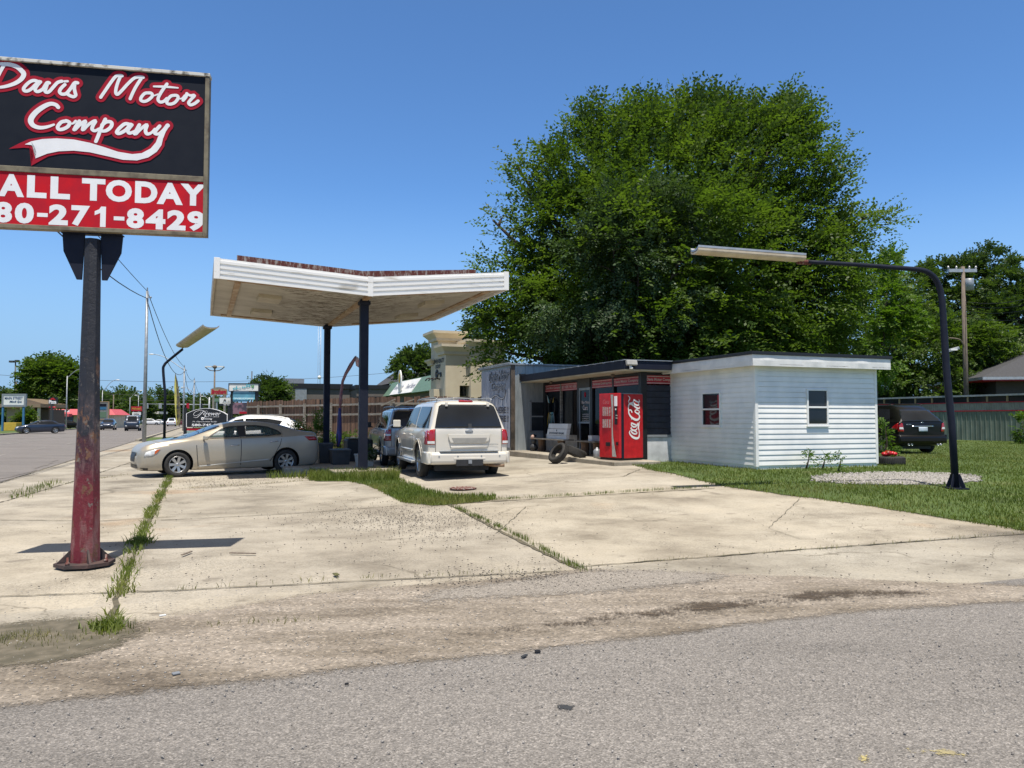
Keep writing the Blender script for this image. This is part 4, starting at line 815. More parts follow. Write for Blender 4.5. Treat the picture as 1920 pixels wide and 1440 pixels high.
# framing on the street front (x = 0)
fm = MB()
for i, (y, w) in enumerate(((yd[0], .10), (yd[2], .05), (yd[3], .07), (yd[4], .07), (yd[6], .10))): fm.box(-.03, .08, y-w, y+w, FZ, 2.92)
fm.box(-.02, .08, yd[6], yd[0], zs1+.02, 2.92); fm.build('window_frame', M['black'], shop, .004)
box('mullion', M['greywood'], shop, -.05, .06, yd[5]-.03, yd[5]+.03, zk, zs1)
box('transom_panel', pm('pan', (.055, .05, .045)), shop, -.06, .06, yd[3]+.05, yd[4]-.02, zs0+.05, 2.91)
for a, b in ((yd[3], yd[0]), (yd[6], yd[4])):
    box('knee_wall', M['cinder'], shop, -.01, .12, a+.05 if a < b else b+.05, b-.05 if a < b else a-.05, FZ-.3, zk, .005) if False else None
def seg(name, mat, a, b, x0, x1, z0, z1, bev=0): lo, hi = min(a, b), max(a, b); return box(name, mat, shop, x0, x1, lo, hi, z0, z1, bev)
seg('knee_wall', M['cinder'], yd[0]+.02, yd[3]-.08, -.01, .12, FZ-.3, zk); seg('knee_wall', M['cinder'], yd[4]+.08, yd[6]-.02, -.01, .12, FZ-.3, zk)
for a, b in ((yd[0]+.1, yd[2]-.05), (yd[2]+.05, yd[3]-.07), (yd[4]+.07, yd[5]-.03), (yd[5]+.03, yd[6]-.1)):
    seg('window_pane', M['shopglass'], a, b, .03, .036, zk, zs0)
    s_ = seg('sign_band', M['signred'], a, b, -.02, .03, zs0, zs1); lo, hi = sorted((a, b))
    for z in (zs0+.015, zs1-.04): box('stripe', pm('pinkwhite', (.62, .42, .40)), s_, -.024, -.019, lo, hi, z, z+.022)
def xtext(s, a, b, z0, z1, mat=None, x=-.025, parent=None, bold=.02): lo, hi = sorted((a, b)); return lettering('lettering', [(s, -hi+.05, -lo-.05, z0, z1)], x, mat or M['letterpink'], parent or shop, bold=bold, axis='x')
M['letterpink'] = pm('letterpink', (.60, .50, .48)); hz_ = (zs1-zs0)
for s, a, b in (('Davis Motor Company', yd[0]+.1, yd[2]-.05), ('Guaranteed Credit Approval', yd[2]+.05, yd[3]-.07), ('BUY HERE  PAY HERE', yd[4]+.07, yd[5]-.03), ('Davis Motor Company', yd[5]+.03, yd[6]-.1)):
    xtext(s, a, b, zs0+.07, zs1-.075)
# door
dr = seg('door', M['black'], yd[3]+.08, yd[4]-.08, .0, .03, FZ, FZ+.14); a, b = sorted((yd[3]+.09, yd[4]-.09))
dm = MB()
dm.box(-.03, .02, b-.05, b, FZ, zs0+.04); dm.box(-.03, .02, a, a+.03, FZ, zs0+.04); dm.box(-.03, .02, a+.03, b-.05, zs0-.04, zs0+.04); dm.box(-.045, .01, a, b, FZ+1.0, FZ+1.06); dm.build('door_frame', M['steel'], dr)
box('pane', M['shopglass'], dr, .004, .01, a+.03, b-.05, FZ+.14, zs0-.04)
xtext('Buy Nice', a+.05, b-.1, FZ+1.62, FZ+1.75, x=-.002, parent=dr); xtext('Cars', a+.16, b-.18, FZ+1.44, FZ+1.6, x=-.002, parent=dr)
for i, s in enumerate(('WHOLESALE', 'DAVIS MOTOR', 'COMPANY', 'OPEN')): xtext(s, a+.10, b-.14, FZ+1.32-.07*i-.04, FZ+1.32-.07*i, x=-.002, parent=dr)
MB().sph((-.004, (a+b)/2, FZ+1.95), .08, .05, .8, 1.2).build('sticker', M['logored'], dr)
# goods inside
ins = MB()
for z in (1.5, 1.75, 1.2): ins.box(2.5, 2.9, yd[4], yd[6]-.4, z, z+.03)
ins.build('shelf', M['greywood'], shop)
for k, (y, z, c) in enumerate(((yd[5]-.6, 2.2, 'white'), (yd[5]-.85, 2.22, 'signred'), (yd[2]+.5, 1.6, 'steel'))): box('window_decoration', M[c], shop, .045, .07, y, y+.2, z-.12, z+.1)
# ribbon wreath in the far window
rr = random.Random(5); wr = thing('ribbon_wreath', 'black hoop with yellow, blue and white ribbons hanging in the far shop window', 'wreath', SH.w(-.03, (yd[5]+yd[6])/2+.05, 0), RT)
MB().tube([(0, .30*cos(t*pi/8), 2.0+.30*sin(t*pi/8)) for t in range(17)], .03, 6, cap=False).build('hoop', M['black'], wr)
for k, (dy, z1, c) in enumerate(((.42, 1.25, 'yellow'), (.30, 1.0, 'steel'), (.16, 1.35, 'yellow'), (.05, 1.15, 'teal'), (-.07, .95, 'steel'), (-.18, 1.4, 'teal'), (-.32, 1.2, 'steel'), (-.25, 2.35, 'yellow'), (.38, 2.45, 'white'), (.3, 2.4, 'teal'))):
    z0 = 1.8 if z1 < 1.9 else 2.15; MB().prism([(dy*.6-.035, z0), (dy*.6+.035, z0), (dy, z1)], 'x', -.012-.002*k, -.008-.002*k).build('ribbon', M[c], wr)
# end wall facing the street corner (y = 0)
x1 = .93; za, zb2 = SH.loc(1230, 722)[1], SH.loc(1230, 815)[1]
box('sign_band', M['signred'], shop, .12, x1, -.03, .02, SH.loc(1230, 720)[1], SH.loc(1230, 704)[1])
q0, q1 = SH.loc(1230, 720)[1], SH.loc(1230, 704)[1]
for z in (q0+.015, q1-.04): box('stripe', M['letterpink'], shop, .12, x1, -.034, -.029, z, z+.022)
lettering('lettering', [('Davis Motor Company', .14, x1+.12, q0+.065, q1-.07)], -.035, M['letterpink'], shop, bold=.02)
box('end_panel', M['black'], shop, .02, x1+.1, -.0, .06, q1, 2.92); box('corner_post', M['black'], shop, -.08, .11, -.09, .07, FZ, 2.93, .005)
sh = MB()
for i in range(8): z = zb2+(za-zb2)/8*i; sh.prism([(-.02, z), (-.035, z+.01), (-.02, z+(za-zb2)/8-.012), (.0, z+(za-zb2)/8-.012), (.0, z)], 'x', .11, x1)
sh.box(.11, x1, -.005, .03, zb2, za); sh.build('roller_shutter', pm('shutter', (.022, .026, .042), (.012, .014, .024), rough=.45), shop)
box('sill', M['steel'], shop, .05, x1, -.07, .0, zb2-.07, zb2-.003, .004); box('knee_wall', M['cinder'], shop, 0, x1+.1, -.03, .1, .1, zb2-.075)
# step along the front
st_ = MB(); st_.box(-1.45, -.02, -1.0, yE+.2, -.1, FZ); so_ = st_.build('front_step', M['concrete'], None, .02); so_.location = C1; so_.rotation_euler = (0, 0, RT); tag(so_, kind='structure')
# birds' nests under the soffit, flood light on the corner
for px, py in ((1033, 709), (1149, 697)):
    y, z = SH.locx(px, py, -.25); mb = MB(); mb.sph((-.25, y, 2.86), .07, 1, 1.4, .7); mb.build('bird_nest', M['utilwood'], shop)
fl = thing('flood_light', 'twin white flood light on the navy roof corner', 'flood light', SH.w(-.76, -.66, 2.93), RT)
fb = MB(); fb.box(-.03, .03, -.04, .0, .05, .12); fb.build('mount', M['white'], fl)
hd = box('lamp_head', M['potgrey'], fl, -.16, .18, -.14, -.04, .08, .22, .02); hd.rotation_euler = (R(-12), 0, R(6)); s2 = box('sensor', M['white'], fl, -.05, .05, -.09, -.03, -.01, .05, .02)

# ================= WHITE ANNEX =================
AN = Frame(SH.w(.94, -3.785), RT); an = thing('annex_building', 'small white vinyl clad annex with black roof edge and two small windows', 'building', AN.o, RT)
WX = AN.loc(1643, 780)[0]; WY = 3.8; zg, ze = .42, 2.87
def siding(name, plane, a, b, z0, z1):
    mb = MB(); n = int(round((z1-z0)/.1295)); h = (z1-z0)/n
    for i in range(n):
        z = z0+i*h; j = random.uniform(-.0012, .0012)
        P = [(-.022+j, z), (-.022+j, z+.006), (-.016, z+h*.48), (-.014, z+h*.54), (-.009, z+h-.013), (0, z+h-.013), (0, z)]
        if plane == 'y': mb.prism(P, 'x', a, b)
        else: mb.prism(P, 'y', a, b)
    return mb.build(name, M['vinyl'], an)
siding('wall', 'y', .05, WX-.05, zg, ze); siding('wall', 'x', .05, WY-.02, zg, ze)
MB().box(0, WX, .002, WY, .3, ze).build('wall', M['vinyl'], an); cp = MB()
cp.prism([(-.028, -.028), (.06, -.028), (.06, -.001), (-.001, -.001), (-.001, .06), (-.028, .06)], 'z', zg-.03, ze); cp.build('corner_trim', M['vinyl'], an, .006); box('corner_trim', M['vinyl'], an, WX-.06, WX+.02, -.028, 0, zg-.03, ze, .006)
MB().box(.03, WX-.03, .03, WY-.1, -.1, .299).build('foundation', M['cinder'], an); MB().box(.01, WX-.01, .01, .028, .28, zg-.002).build('sill_plate', M['greywood'], an); MB().box(.012, .028, .03, WY-.1, .28, zg-.002).build('sill_plate', M['greywood'], an)
O = .31
MB().box(-O, WX+.20, -O, WY-.05, ze-.0, ze+.02).build('soffit', M['vinyl'], an)
f_ = MB()
def wavy(axis, a, b, pos, z0, z1):
    """metal fascia sheet with slight buckles"""
    n = 40; V = []
    for i in range(n+1):
        t = a+(b-a)*i/n; w = .012*max(0, sin(t*4.3+1))**3
        for z, d in ((z0, 0), ((z0+z1)/2, -w), (z1, .004)):
            V.append((t, pos+d, z) if axis == 'x' else (pos+d, t, z))
    for i in range(n):
        for k_ in range(2): f_.face([V[i*3+k_], V[i*3+3+k_], V[i*3+4+k_], V[i*3+1+k_]]).smooth = True
f_.box(-O, WX+.2, -O+.003, -O+.02, ze-.03, ze+.235); f_.box(-O+.003, -O+.02, -O, WY-.1, ze-.03, ze+.235)
wavy('x', -O, WX+.2, -O, ze-.035, ze+.235); wavy('y', -O, WY-.1, -O, ze-.035, ze+.235)
f_.build('fascia', M['white'], an)
MB().box(-O-.03, WX+.24, -O-.03, WY-.05, ze+.236, ze+.315).build('roof', M['black'], an, .006)
def annexwin(fr, kind, pxs, pys, yref):
    if kind == 'y': (x0, z1), (x1, z0) = AN.loc(pxs[0], pys[0], -.03), AN.loc(pxs[1], pys[1], -.03)
    else: (x1, z1), (x0, z0) = AN.locx(pxs[0], pys[0], -.03), AN.locx(pxs[1], pys[1], -.03)
    def B(mb, a, b, c, d, z_0, z_1): mb.box(a, b, c, d, z_0, z_1) if kind == 'y' else mb.box(c, d, a, b, z_0, z_1); return mb
    z0, z1 = min(z0, z1), max(z0, z1); t = .045; fm = MB()
    B(fm, x0, x0+t, -.055, 0, z0, z1); B(fm, x1-t, x1, -.055, 0, z0, z1); B(fm, x0+t, x1-t, -.055, 0, z0, z0+t); B(fm, x0+t, x1-t, -.055, 0, z1-t, z1)
    zm = (z0+z1)/2; B(fm, x0+t, x1-t, -.05, 0, zm-.022, zm+.022); w = fm.build('window', M['vinyl'], an, .004)
    B(MB(), x0+t, x1-t, -.032, -.026, zm+.022, z1-t).build('pane', M['winglass'], w); B(MB(), x0+t, x1-t, -.030, -.024, z0+t, zm-.022).build('pane', M['shopglass'] if False else M['carglass'], w)
    B(MB(), x0-.01, x1+.01, -.07, 0, z0-.03, z0-.001).build('sill', M['vinyl'], w, .004)
    if kind == 'x': B(MB(), x0+t, x0+t+.09, -.034, -.0321, zm+.03, z1-t-.04).build('painted_reflection', M['signred'], w)  # red strip on the upper pane, a reflection painted as colour
    else: B(MB(), x1-t-.06, x1-t, -.034, -.0321, zm+.024, z1-t).build('curtain', M['darkgrey'], w)
annexwin(None, 'y', (1512, 1553), (729, 798), 0); annexwin(None, 'x', (1316, 1352), (736, 800), 0)

# ================= GREY METAL WORKSHOP =================
gx0 = SH.loc(960, 786, yE+.1)[0]; ws = thing('metal_workshop', 'grey sheet metal workshop with a faded company banner on its street side', 'building', SH.w(gx0, yE+.1), RT)
WS = Frame(SH.w(gx0, yE+.1), RT); zt_ = WS.loc(962, 684)[1]; Lb = WS.locx(903, 786, 0)[0]
def corr(mb, axis, a, b, pos, z0, z1, pitch=.23, d=.012):
    n = max(1, int((b-a)/pitch)); pw = (b-a)/n
    for i in range(n):
        t = a+i*pw
        if axis == 'x': mb.box(t+pw*.42, t+pw*.58, pos-d, pos, z0, z1)
        else: mb.box(pos-d, pos, t+pw*.42, t+pw*.58, z0, z1)
mb = MB(); mb.box(0, 6, 0, Lb, 0, zt_); corr(mb, 'x', .08, 3, -.001, 0.1, zt_, .30); mb.build('wall', M['greymetal'], ws)
box('corner_board', pm('rotwood', (.13, .10, .075), (.03, .025, .02), scale=3, stretch=(1, 1, .5)), ws, -.06, .10, -.06, -.014, .15, zt_)
r_ = MB(); r_.box(-.12, 6, -.12, Lb+.1, zt_, zt_+.05); 
for i in range(16): r_.box(-.16, .0, .02+i*.22, .12+i*.22, zt_+.051, zt_+.09)
r_.build('roof', M['steel'], ws)
wx0, wz1 = WS.loc(994, 751, -.05); wx1, wz0 = WS.loc(1024, 810, -.05)
w_ = MB(); w_.box(wx0, wx0+.06, -.05, 0, wz0, wz1); w_.box(wx0, wx1, -.05, 0, wz1-.06, wz1); w_.box(wx0, wx1, -.05, 0, wz0, wz0+.05); w_.box(wx0+.06, wx1, -.04, 0, (wz0+wz1)/2-.03, (wz0+wz1)/2+.02); w = w_.build('window', M['steel'], ws)
box('pane', M['winglass'], w, wx0+.06, wx1, -.025, -.018, wz0+.05, wz1-.06)
box('vent_plate', M['black'], ws, *sorted((WS.loc(974, 700, -.02)[0], WS.loc(986, 700, -.02)[0])), -.03, -.014, WS.loc(980, 713, -.02)[1], WS.loc(980, 701, -.02)[1])
# banner sheet hung on the street side
bn = thing('banner', 'faded white company banner hung on the workshop side wall', 'banner', WS.o, RT); ya, yb = .12, Lb-.08; mbn = MB(); nn = 24
V = [(-.03-.012*sin(i*1.9)-.008*sin(i*.7), ya+(yb-ya)*i/nn) for i in range(nn+1)]
for i in range(nn): mbn.face([(V[i][0], V[i][1], .5), (V[i+1][0], V[i+1][1], .5), (V[i+1][0], V[i+1][1], zt_-.1), (V[i][0], V[i][1], zt_-.1)]).smooth = True
mbn.build('sheet', pm('bannercloth', (.42, .44, .50), (.33, .35, .41), scale=1.4, rough=.8, stretch=(2, 2, .5)), bn)
bk = pm('bannerink', (.05, .05, .07))
def by(px): return WS.locx(px, 740, -.06)[0]
def bz(px, py): return WS.locx(px, py, -.06)[1]
def btxt(s, px0, px1, py0, py1, mat=bk, sh_=0, bold=.0, x=-.062): return lettering('lettering', [(s, -by(px0), -by(px1), bz((px0+px1)/2, py1), bz((px0+px1)/2, py0))], x, mat, bn, bold=bold, shear=sh_, axis='x')
bl = pm('bannerlight', (.50, .51, .55))
btxt('Davis Motor', 916, 954, 695, 715, bk, .3, .05, -.058); btxt('Davis Motor', 916, 954, 695, 715, bl, .3, -.005, -.061)
btxt('Company', 921, 947, 716, 736, bk, .3, .05, -.058); btxt('Company', 921, 947, 716, 736, bl, .3, -.005, -.061)
btxt('HERE !', 930, 953, 763, 775, bk, 0, .03); btxt('HERE !', 930, 953, 779, 791, bk, 0, .03)
bmk = bmesh.new(); bz0 = bz
def BP(px, py, l=0): q = WS.locx(px, py, -.06); return (-.06-l, q[0], q[1])
for w, m2, z0 in ((2.4, bk, 0), (1.2, bl, .002)):
    bq = bmesh.new(); Y = lambda a_, b_: (WS.locx(a_, b_, -.06)[0], WS.locx(a_, b_, -.06)[1])
    P = [(*Y(a_, b_), .032*w) for a_, b_ in ((922, 746), (930, 741), (938, 747), (945, 745), (947, 732))]
    ribbon(bq, P, .1, lambda y_, z_, l: (-.06-l-z0, y_, z_)); me = bpy.data.meshes.new('swash'); bq.to_mesh(me); bq.free(); link_mesh('swash', me, m2, bn)
# ================= CARS =================
def pchip(xs, ys, q):
    xs = np.array(xs, float); ys = np.array(ys, float); h = np.diff(xs); d = np.diff(ys)/h; m = np.zeros(len(xs))
    for i in range(1, len(xs)-1): m[i] = 0 if d[i-1]*d[i] <= 0 else 2*d[i-1]*d[i]/(d[i-1]+d[i])
    m[0], m[-1] = d[0], d[-1]; i = np.clip(np.searchsorted(xs, q)-1, 0, len(xs)-2); t = (q-xs[i])/h[i]
    return (2*t**3-3*t**2+1)*ys[i]+(t**3-2*t**2+t)*h[i]*m[i]+(-2*t**3+3*t**2)*ys[i+1]+(t**3-t**2)*h[i]*m[i+1]
def section(zb, zs, zt, w, wt):
    zm = zb+(zs-zb)*.55; cab = zt-zs; k = min(1, cab/.35)
    P = [(0, zb), (.55*w, zb), (.80*w, zb), (.92*w, zb+.025), (.972*w, zb+.09), (.99*w, zb+(zm-zb)*.6), (w, zm), (.996*w, zm+(zs-zm)*.45), (.985*w, zm+(zs-zm)*.75), (.955*w, zs-.012), (.925*w, zs+.004)]
    bw = .925*w; e = .11*k
    for t in (.25, .5, .75): P.append((bw+(wt-bw)*(t**1.15), zs+(cab-e)*t+.004*(1-t)))
    P += [(wt, zt-e), (wt-.025*k-.02, zt-e*.55), (wt-.09*k-.05, zt-e*.2), (wt*.72, zt-e*.05), (wt*.38, zt), (0, zt+.003)]
    return P
def bool_(o, cutter, mode='DIFFERENCE', transfer=True):
    m = o.modifiers.new('b', 'BOOLEAN'); m.operation = mode; m.object = cutter; m.solver = 'EXACT'
    try: m.material_mode = 'TRANSFER' if transfer else 'INDEX'
    except Exception: pass
    bpy.context.view_layer.update(); dg = bpy.context.evaluated_depsgraph_get(); me = bpy.data.meshes.new_from_object(o.evaluated_get(dg)); o.modifiers.clear(); old = o.data; o.data = me; bpy.data.meshes.remove(old)
    cm = cutter.data; bpy.data.objects.remove(cutter); bpy.data.meshes.remove(cm)
def carbody(st, ns=60, rear=None, front=None):
    st = sorted(st); X = [s[0] for s in st]; qx = np.unique(np.concatenate([np.linspace(X[0], X[-1], ns), X, np.array([X[0]+.01, X[0]+.03, X[-1]-.03, X[-1]-.01])]))
    C = [pchip(X, [s[i] for s in st], qx) for i in range(1, 6)]; bm = bmesh.new(); rings = []
    def addring(x, pts):
        full = [(p[0], p[1]) for p in pts]+[(-p[0], p[1]) for p in pts[-2:0:-1]]; rings.append([bm.verts.new((x, y, z)) for y, z in full]); return full
    secs = [section(*[c[i] for c in C]) for i in range(len(qx))]
    def capr(sec, x, dirn):
        zc = sum(p[1] for p in sec)/len(sec); out = []
        for f, dx in ((.93, .02), (.75, .035), (.45, .045), (.15, .05)): out.append((x+dirn*dx, [(p[0]*f, zc+(p[1]-zc)*f) for p in sec]))
        return out
    L = [(qx[i], secs[i]) for i in range(len(qx))]; L = capr(secs[0], qx[0], -1)[::-1]+L+capr(secs[-1], qx[-1], 1)
    for x, s_ in L: addring(x, s_)
    n = len(rings[0])
    for A, B in zip(rings, rings[1:]):
        for k in range(n): bm.faces.new((A[k], A[(k+1) % n], B[(k+1) % n], B[k]))
    bm.faces.new(rings[0]); bm.faces.new(rings[-1][::-1])
    for v in bm.verts:
        if rear: v.co.x += rear(v.co)
        if front: v.co.x += front(v.co)
    bmesh.ops.recalc_face_normals(bm, faces=bm.faces); return bm
def project(bvh, poly, view, name, mat, parent, off=.006, res=.07, thick=0):
    """lay a flat 2D outline onto the body: view side_l/side_r (x,z), rear/front (y,z), top (x,y)"""
    bm = bmesh.new(); f = bm.faces.new([bm.verts.new((p[0], p[1], 0)) for p in poly]); bmesh.ops.triangulate(bm, faces=[f])
    for ax in (0, 1):
        lo = min(p[ax] for p in poly); hi = max(p[ax] for p in poly); t = math.floor(lo/res)*res
        while t < hi:
            if t > lo: bmesh.ops.bisect_plane(bm, geom=bm.verts[:]+bm.edges[:]+bm.faces[:], plane_co=(t, t, 0), plane_no=(1, 0, 0) if ax == 0 else (0, 1, 0), dist=1e-6)
            t += res
    o, d, mk = {'side_l': (3, Vector((0, -1, 0)), lambda a, b, h: Vector((a, h, b))), 'side_r': (-3, Vector((0, 1, 0)), lambda a, b, h: Vector((a, h, b))), 'rear': (-6, Vector((1, 0, 0)), lambda a, b, h: Vector((h, a, b))),
               'front': (6, Vector((-1, 0, 0)), lambda a, b, h: Vector((h, a, b))), 'top': (4, Vector((0, 0, -1)), lambda a, b, h: Vector((a, b, h)))}[view]
    bad = []
    for v in bm.verts:
        loc, nor, _, _ = bvh.ray_cast(mk(v.co.x, v.co.y, o), d)
        if loc is None or (view[:4] == 'side' and (loc.y*(1 if view == 'side_l' else -1) < .5)): bad.append(v); continue
        if nor.dot(d) > 0: nor = -nor
        v.co = loc+(nor*.6-d*.4)*off
    bmesh.ops.delete(bm, geom=bad, context='VERTS')
    bmesh.ops.recalc_face_normals(bm, faces=bm.faces)
    if bm.faces and sum(f.normal.dot(d) for f in bm.faces) > 0: bmesh.ops.reverse_faces(bm, faces=bm.faces)
    for f in bm.faces: f.smooth = True
    me = bpy.data.meshes.new(name); bm.to_mesh(me); bm.free(); ob = link_mesh(name, me, mat, parent)
    if thick: m = ob.modifiers.new('s', 'SOLIDIFY'); m.thickness = thick; m.offset = 1
    return ob
def line(pts, w=.012):
    """thin closed outline polygon around an open path"""
    P = [Vector(p) for p in pts]; L = []; Rr = []
    for i, p in enumerate(P):
        d = (P[min(i+1, len(P)-1)]-P[max(i-1, 0)]).normalized(); n = Vector((-d.y, d.x))*w/2; L.append(tuple(p+n)); Rr.append(tuple(p-n))
    return L+Rr[::-1]
WHEELS = {}
def wheel(parent, x, y, r, spokes=7, kind='alloy', wdt=.22):
    key = (round(r, 3), spokes, kind)
    sgn = 1 if y > 0 else -1
    w = bpy.data.objects.new('wheel', None); COL.objects.link(w); w.parent = parent; w.location = (x, y, r); w.rotation_euler = (0, 0, 0 if sgn > 0 else pi)
    if key in WHEELS:
        for nm in ('tyre', 'rim', 'brake'):
            o = bpy.data.objects.new(nm, WHEELS[key][nm]); COL.objects.link(o); o.parent = w
        return w
    h = wdt/2; rr = r*.66
    t = MB(); t.lathe([(rr, -h*.8), (r*.86, -h), (r*.97, -h*.82), (r, -h*.4), (r, h*.4), (r*.97, h*.82), (r*.86, h), (rr*1.03, h*.86), (rr, h*.6)], 32, 'y', closed=True); to = t.build('tyre', M['rubber'], w)
    m = MB(); m.lathe([(rr*1.0, h*.84), (rr*.95, h*.86), (rr*.88, h*.55), (rr*.86, -h*.3), (rr*.93, -h*.3), (rr*.99, h*.5)], 32, 'y', closed=True)
    for k in range(spokes):
        a = 2*pi*k/spokes; Mx = Matrix.Rotation(a, 4, 'Y'); s0, s1 = rr*.13, rr*.15*7/spokes
        P = [(rr*.12, h*.72, -s0*.9), (rr*.92, h*.80, -s1*1.2), (rr*.92, h*.80, s1*1.2), (rr*.12, h*.72, s0*.9)]; Q = [(p[0], p[1]-.05, p[2]) for p in P]
        A = [m.bm.verts.new(Mx @ Vector(p)) for p in P]; B = [m.bm.verts.new(Mx @ Vector(p)) for p in Q]; m.bm.faces.new(A); m.bm.faces.new(B[::-1])
        for i in range(4): m.bm.faces.new((A[i], B[i], B[(i+1) % 4], A[(i+1) % 4]))
    m.lathe([(.001, h*.80), (rr*.16, h*.80), (rr*.20, h*.70), (rr*.2, h*.3), (.001, h*.3)], 16, 'y'); ro = m.build('rim', M[kind], w)
    b = MB(); b.lathe([(.001, 0.01), (rr*.84, .01), (rr*.84, -.03), (.001, -.03)], 24, 'y'); bo = b.build('brake', M['plastic'], w)
    WHEELS[key] = {'tyre': to.data, 'rim': ro.data, 'brake': bo.data}; return w
def car(name, label, cat, loc, head, st, paint, wb, r, tw, group=None, wheel_x=None, spokes=7, rear=None, front=None, ns=60, arch=.06, rimkind='alloy', hollow=None):
    """head: direction the nose points to (unit x,y)"""
    t = thing(name, label, cat, loc, atan2(head[1], head[0]), group)
    bm = carbody(st, ns, rear, front); me = bpy.data.meshes.new('body'); bm.to_mesh(me); bm.free(); o = link_mesh('body', me, [M[paint], M['plastic']])
    xf, xr_ = wheel_x or (wb/2, -wb/2)
    for x in (xf, xr_):
        for s in (-1, 1):
            c = MB(); ra = r+arch; c.lathe([(.001, s*(tw-.30)), (ra, s*(tw-.30)), (ra, s*(tw+.5)), (.001, s*(tw+.5))], 32, 'y', c=(x, 0, r+.01)); co = c.build('cut', [M['plastic']], None); bool_(o, co)
    bpy.context.view_layer.update()
    bm = bmesh.new(); bm.from_mesh(o.data); bvh = BVHTree.FromBMesh(bm); bm.free()
    # flip parented space: BVH is in local coordinates
    if hollow: hollow(o)
    o.parent = t
    me = o.data; me.shade_smooth(); me.set_sharp_from_angle(angle=R(38))
    for x in (xf, xr_):
        for s in (-1, 1): wheel(t, x, s*(tw-.12), r, spokes, rimkind)
    box('underbody', M['plastic'], t, xr_-.5, xf+.5, -tw+.32, tw-.32, .17, .5)
    return t, o, bvh
def mirror(parent, x, y, z, paint, s=1, big=1):
    mb = MB(); sg = 1 if y > 0 else -1; mb.bar((x, y*.96, z-.02), (x-.03, y+sg*.06, z), .04, .03)
    h = MB(); q = .11*big; zz = .07 if big == 1 else .13; h.prism([(x-.07, y+sg*.03), (x+.03, y+sg*.03), (x+.05, y+sg*q), (x+.02, y+sg*(q+.10)), (x-.07, y+sg*(q+.11))], 'z', z-.03, z-.03+zz*1.5); o = h.build('mirror', M[paint], parent, .02); mb.build('arm', M['plastic'], o); return o

# ---- champagne sedan, seen from its left side ----
f = Vector((-.826, -.563)); lft = Vector((-f.y, f.x)); P = Vector((-7.92, 21.55))+Vector((.03, .02))-lft*.80
SED = [(2.44, .30, .56, .60, .42, .32), (2.42, .22, .64, .69, .64, .52), (2.36, .19, .71, .77, .78, .64), (2.2, .18, .78, .86, .87, .76), (1.9, .17, .85, .93, .915, .81), (1.5, .17, .91, .99, .925, .82), (1.12, .17, .96, 1.04, .93, .80), (.98, .17, .985, 1.08, .93, .76), (.6, .17, 1.0, 1.23, .93, .68), (.2, .17, 1.01, 1.385, .93, .63), (-.15, .17, 1.015, 1.465, .93, .61), (-.5, .17, 1.02, 1.495, .93, .60), (-.9, .17, 1.03, 1.485, .93, .60), (-1.3, .17, 1.045, 1.435, .93, .59), (-1.7, .17, 1.06, 1.335, .925, .60), (-2.0, .18, 1.08, 1.235, .92, .68), (-2.28, .19, 1.09, 1.19, .90, .76), (-2.46, .22, 1.07, 1.17, .86, .74), (-2.55, .30, .98, 1.06, .80, .66), (-2.585, .42, .85, .90, .70, .5)]
def nosex(x): return 1.8+(x-1.8)*.80 if x > 1.8 else x
SED = [(nosex(s_[0]),)+s_[1:] for s_ in SED]
def sedx(zx, zy): return (nosex(2.44-(zx-80)/346), (762-zy)/346)
wn1 = [sedx(*p) for p in ((722, 400), (860, 318), (930, 300), (1008, 292), (1008, 395), (760, 402))]
wn2 = [sedx(*p) for p in ((1068, 393), (1078, 290), (1180, 288), (1300, 303), (1385, 335), (1425, 368), (1412, 382))]
def hol(o):
    cab = [(.85, 1.0), (.15, 1.34), (-.3, 1.41), (-.95, 1.40), (-1.6, 1.24), (-1.75, 1.06), (-1.6, .75), (.8, .75)]
    mb = MB(); mb.prism(cab, 'y', -.52, .52); bool_(o, mb.build('c', [M['plastic']], None))
    for wn in (wn1, wn2): mb = MB(); mb.prism(wn, 'y', -1.3, 1.3); bool_(o, mb.build('c', [M['plastic']], None))
sed, bo, bv = car('parked_sedan', 'champagne four door sedan parked side on in the shade of the canopy', 'sedan', (P.x, P.y, g(P.x, P.y)), f, SED, 'pt_champagne', 2.96, .335, .93, spokes=7, wheel_x=(1.37, -1.56), hollow=hol)
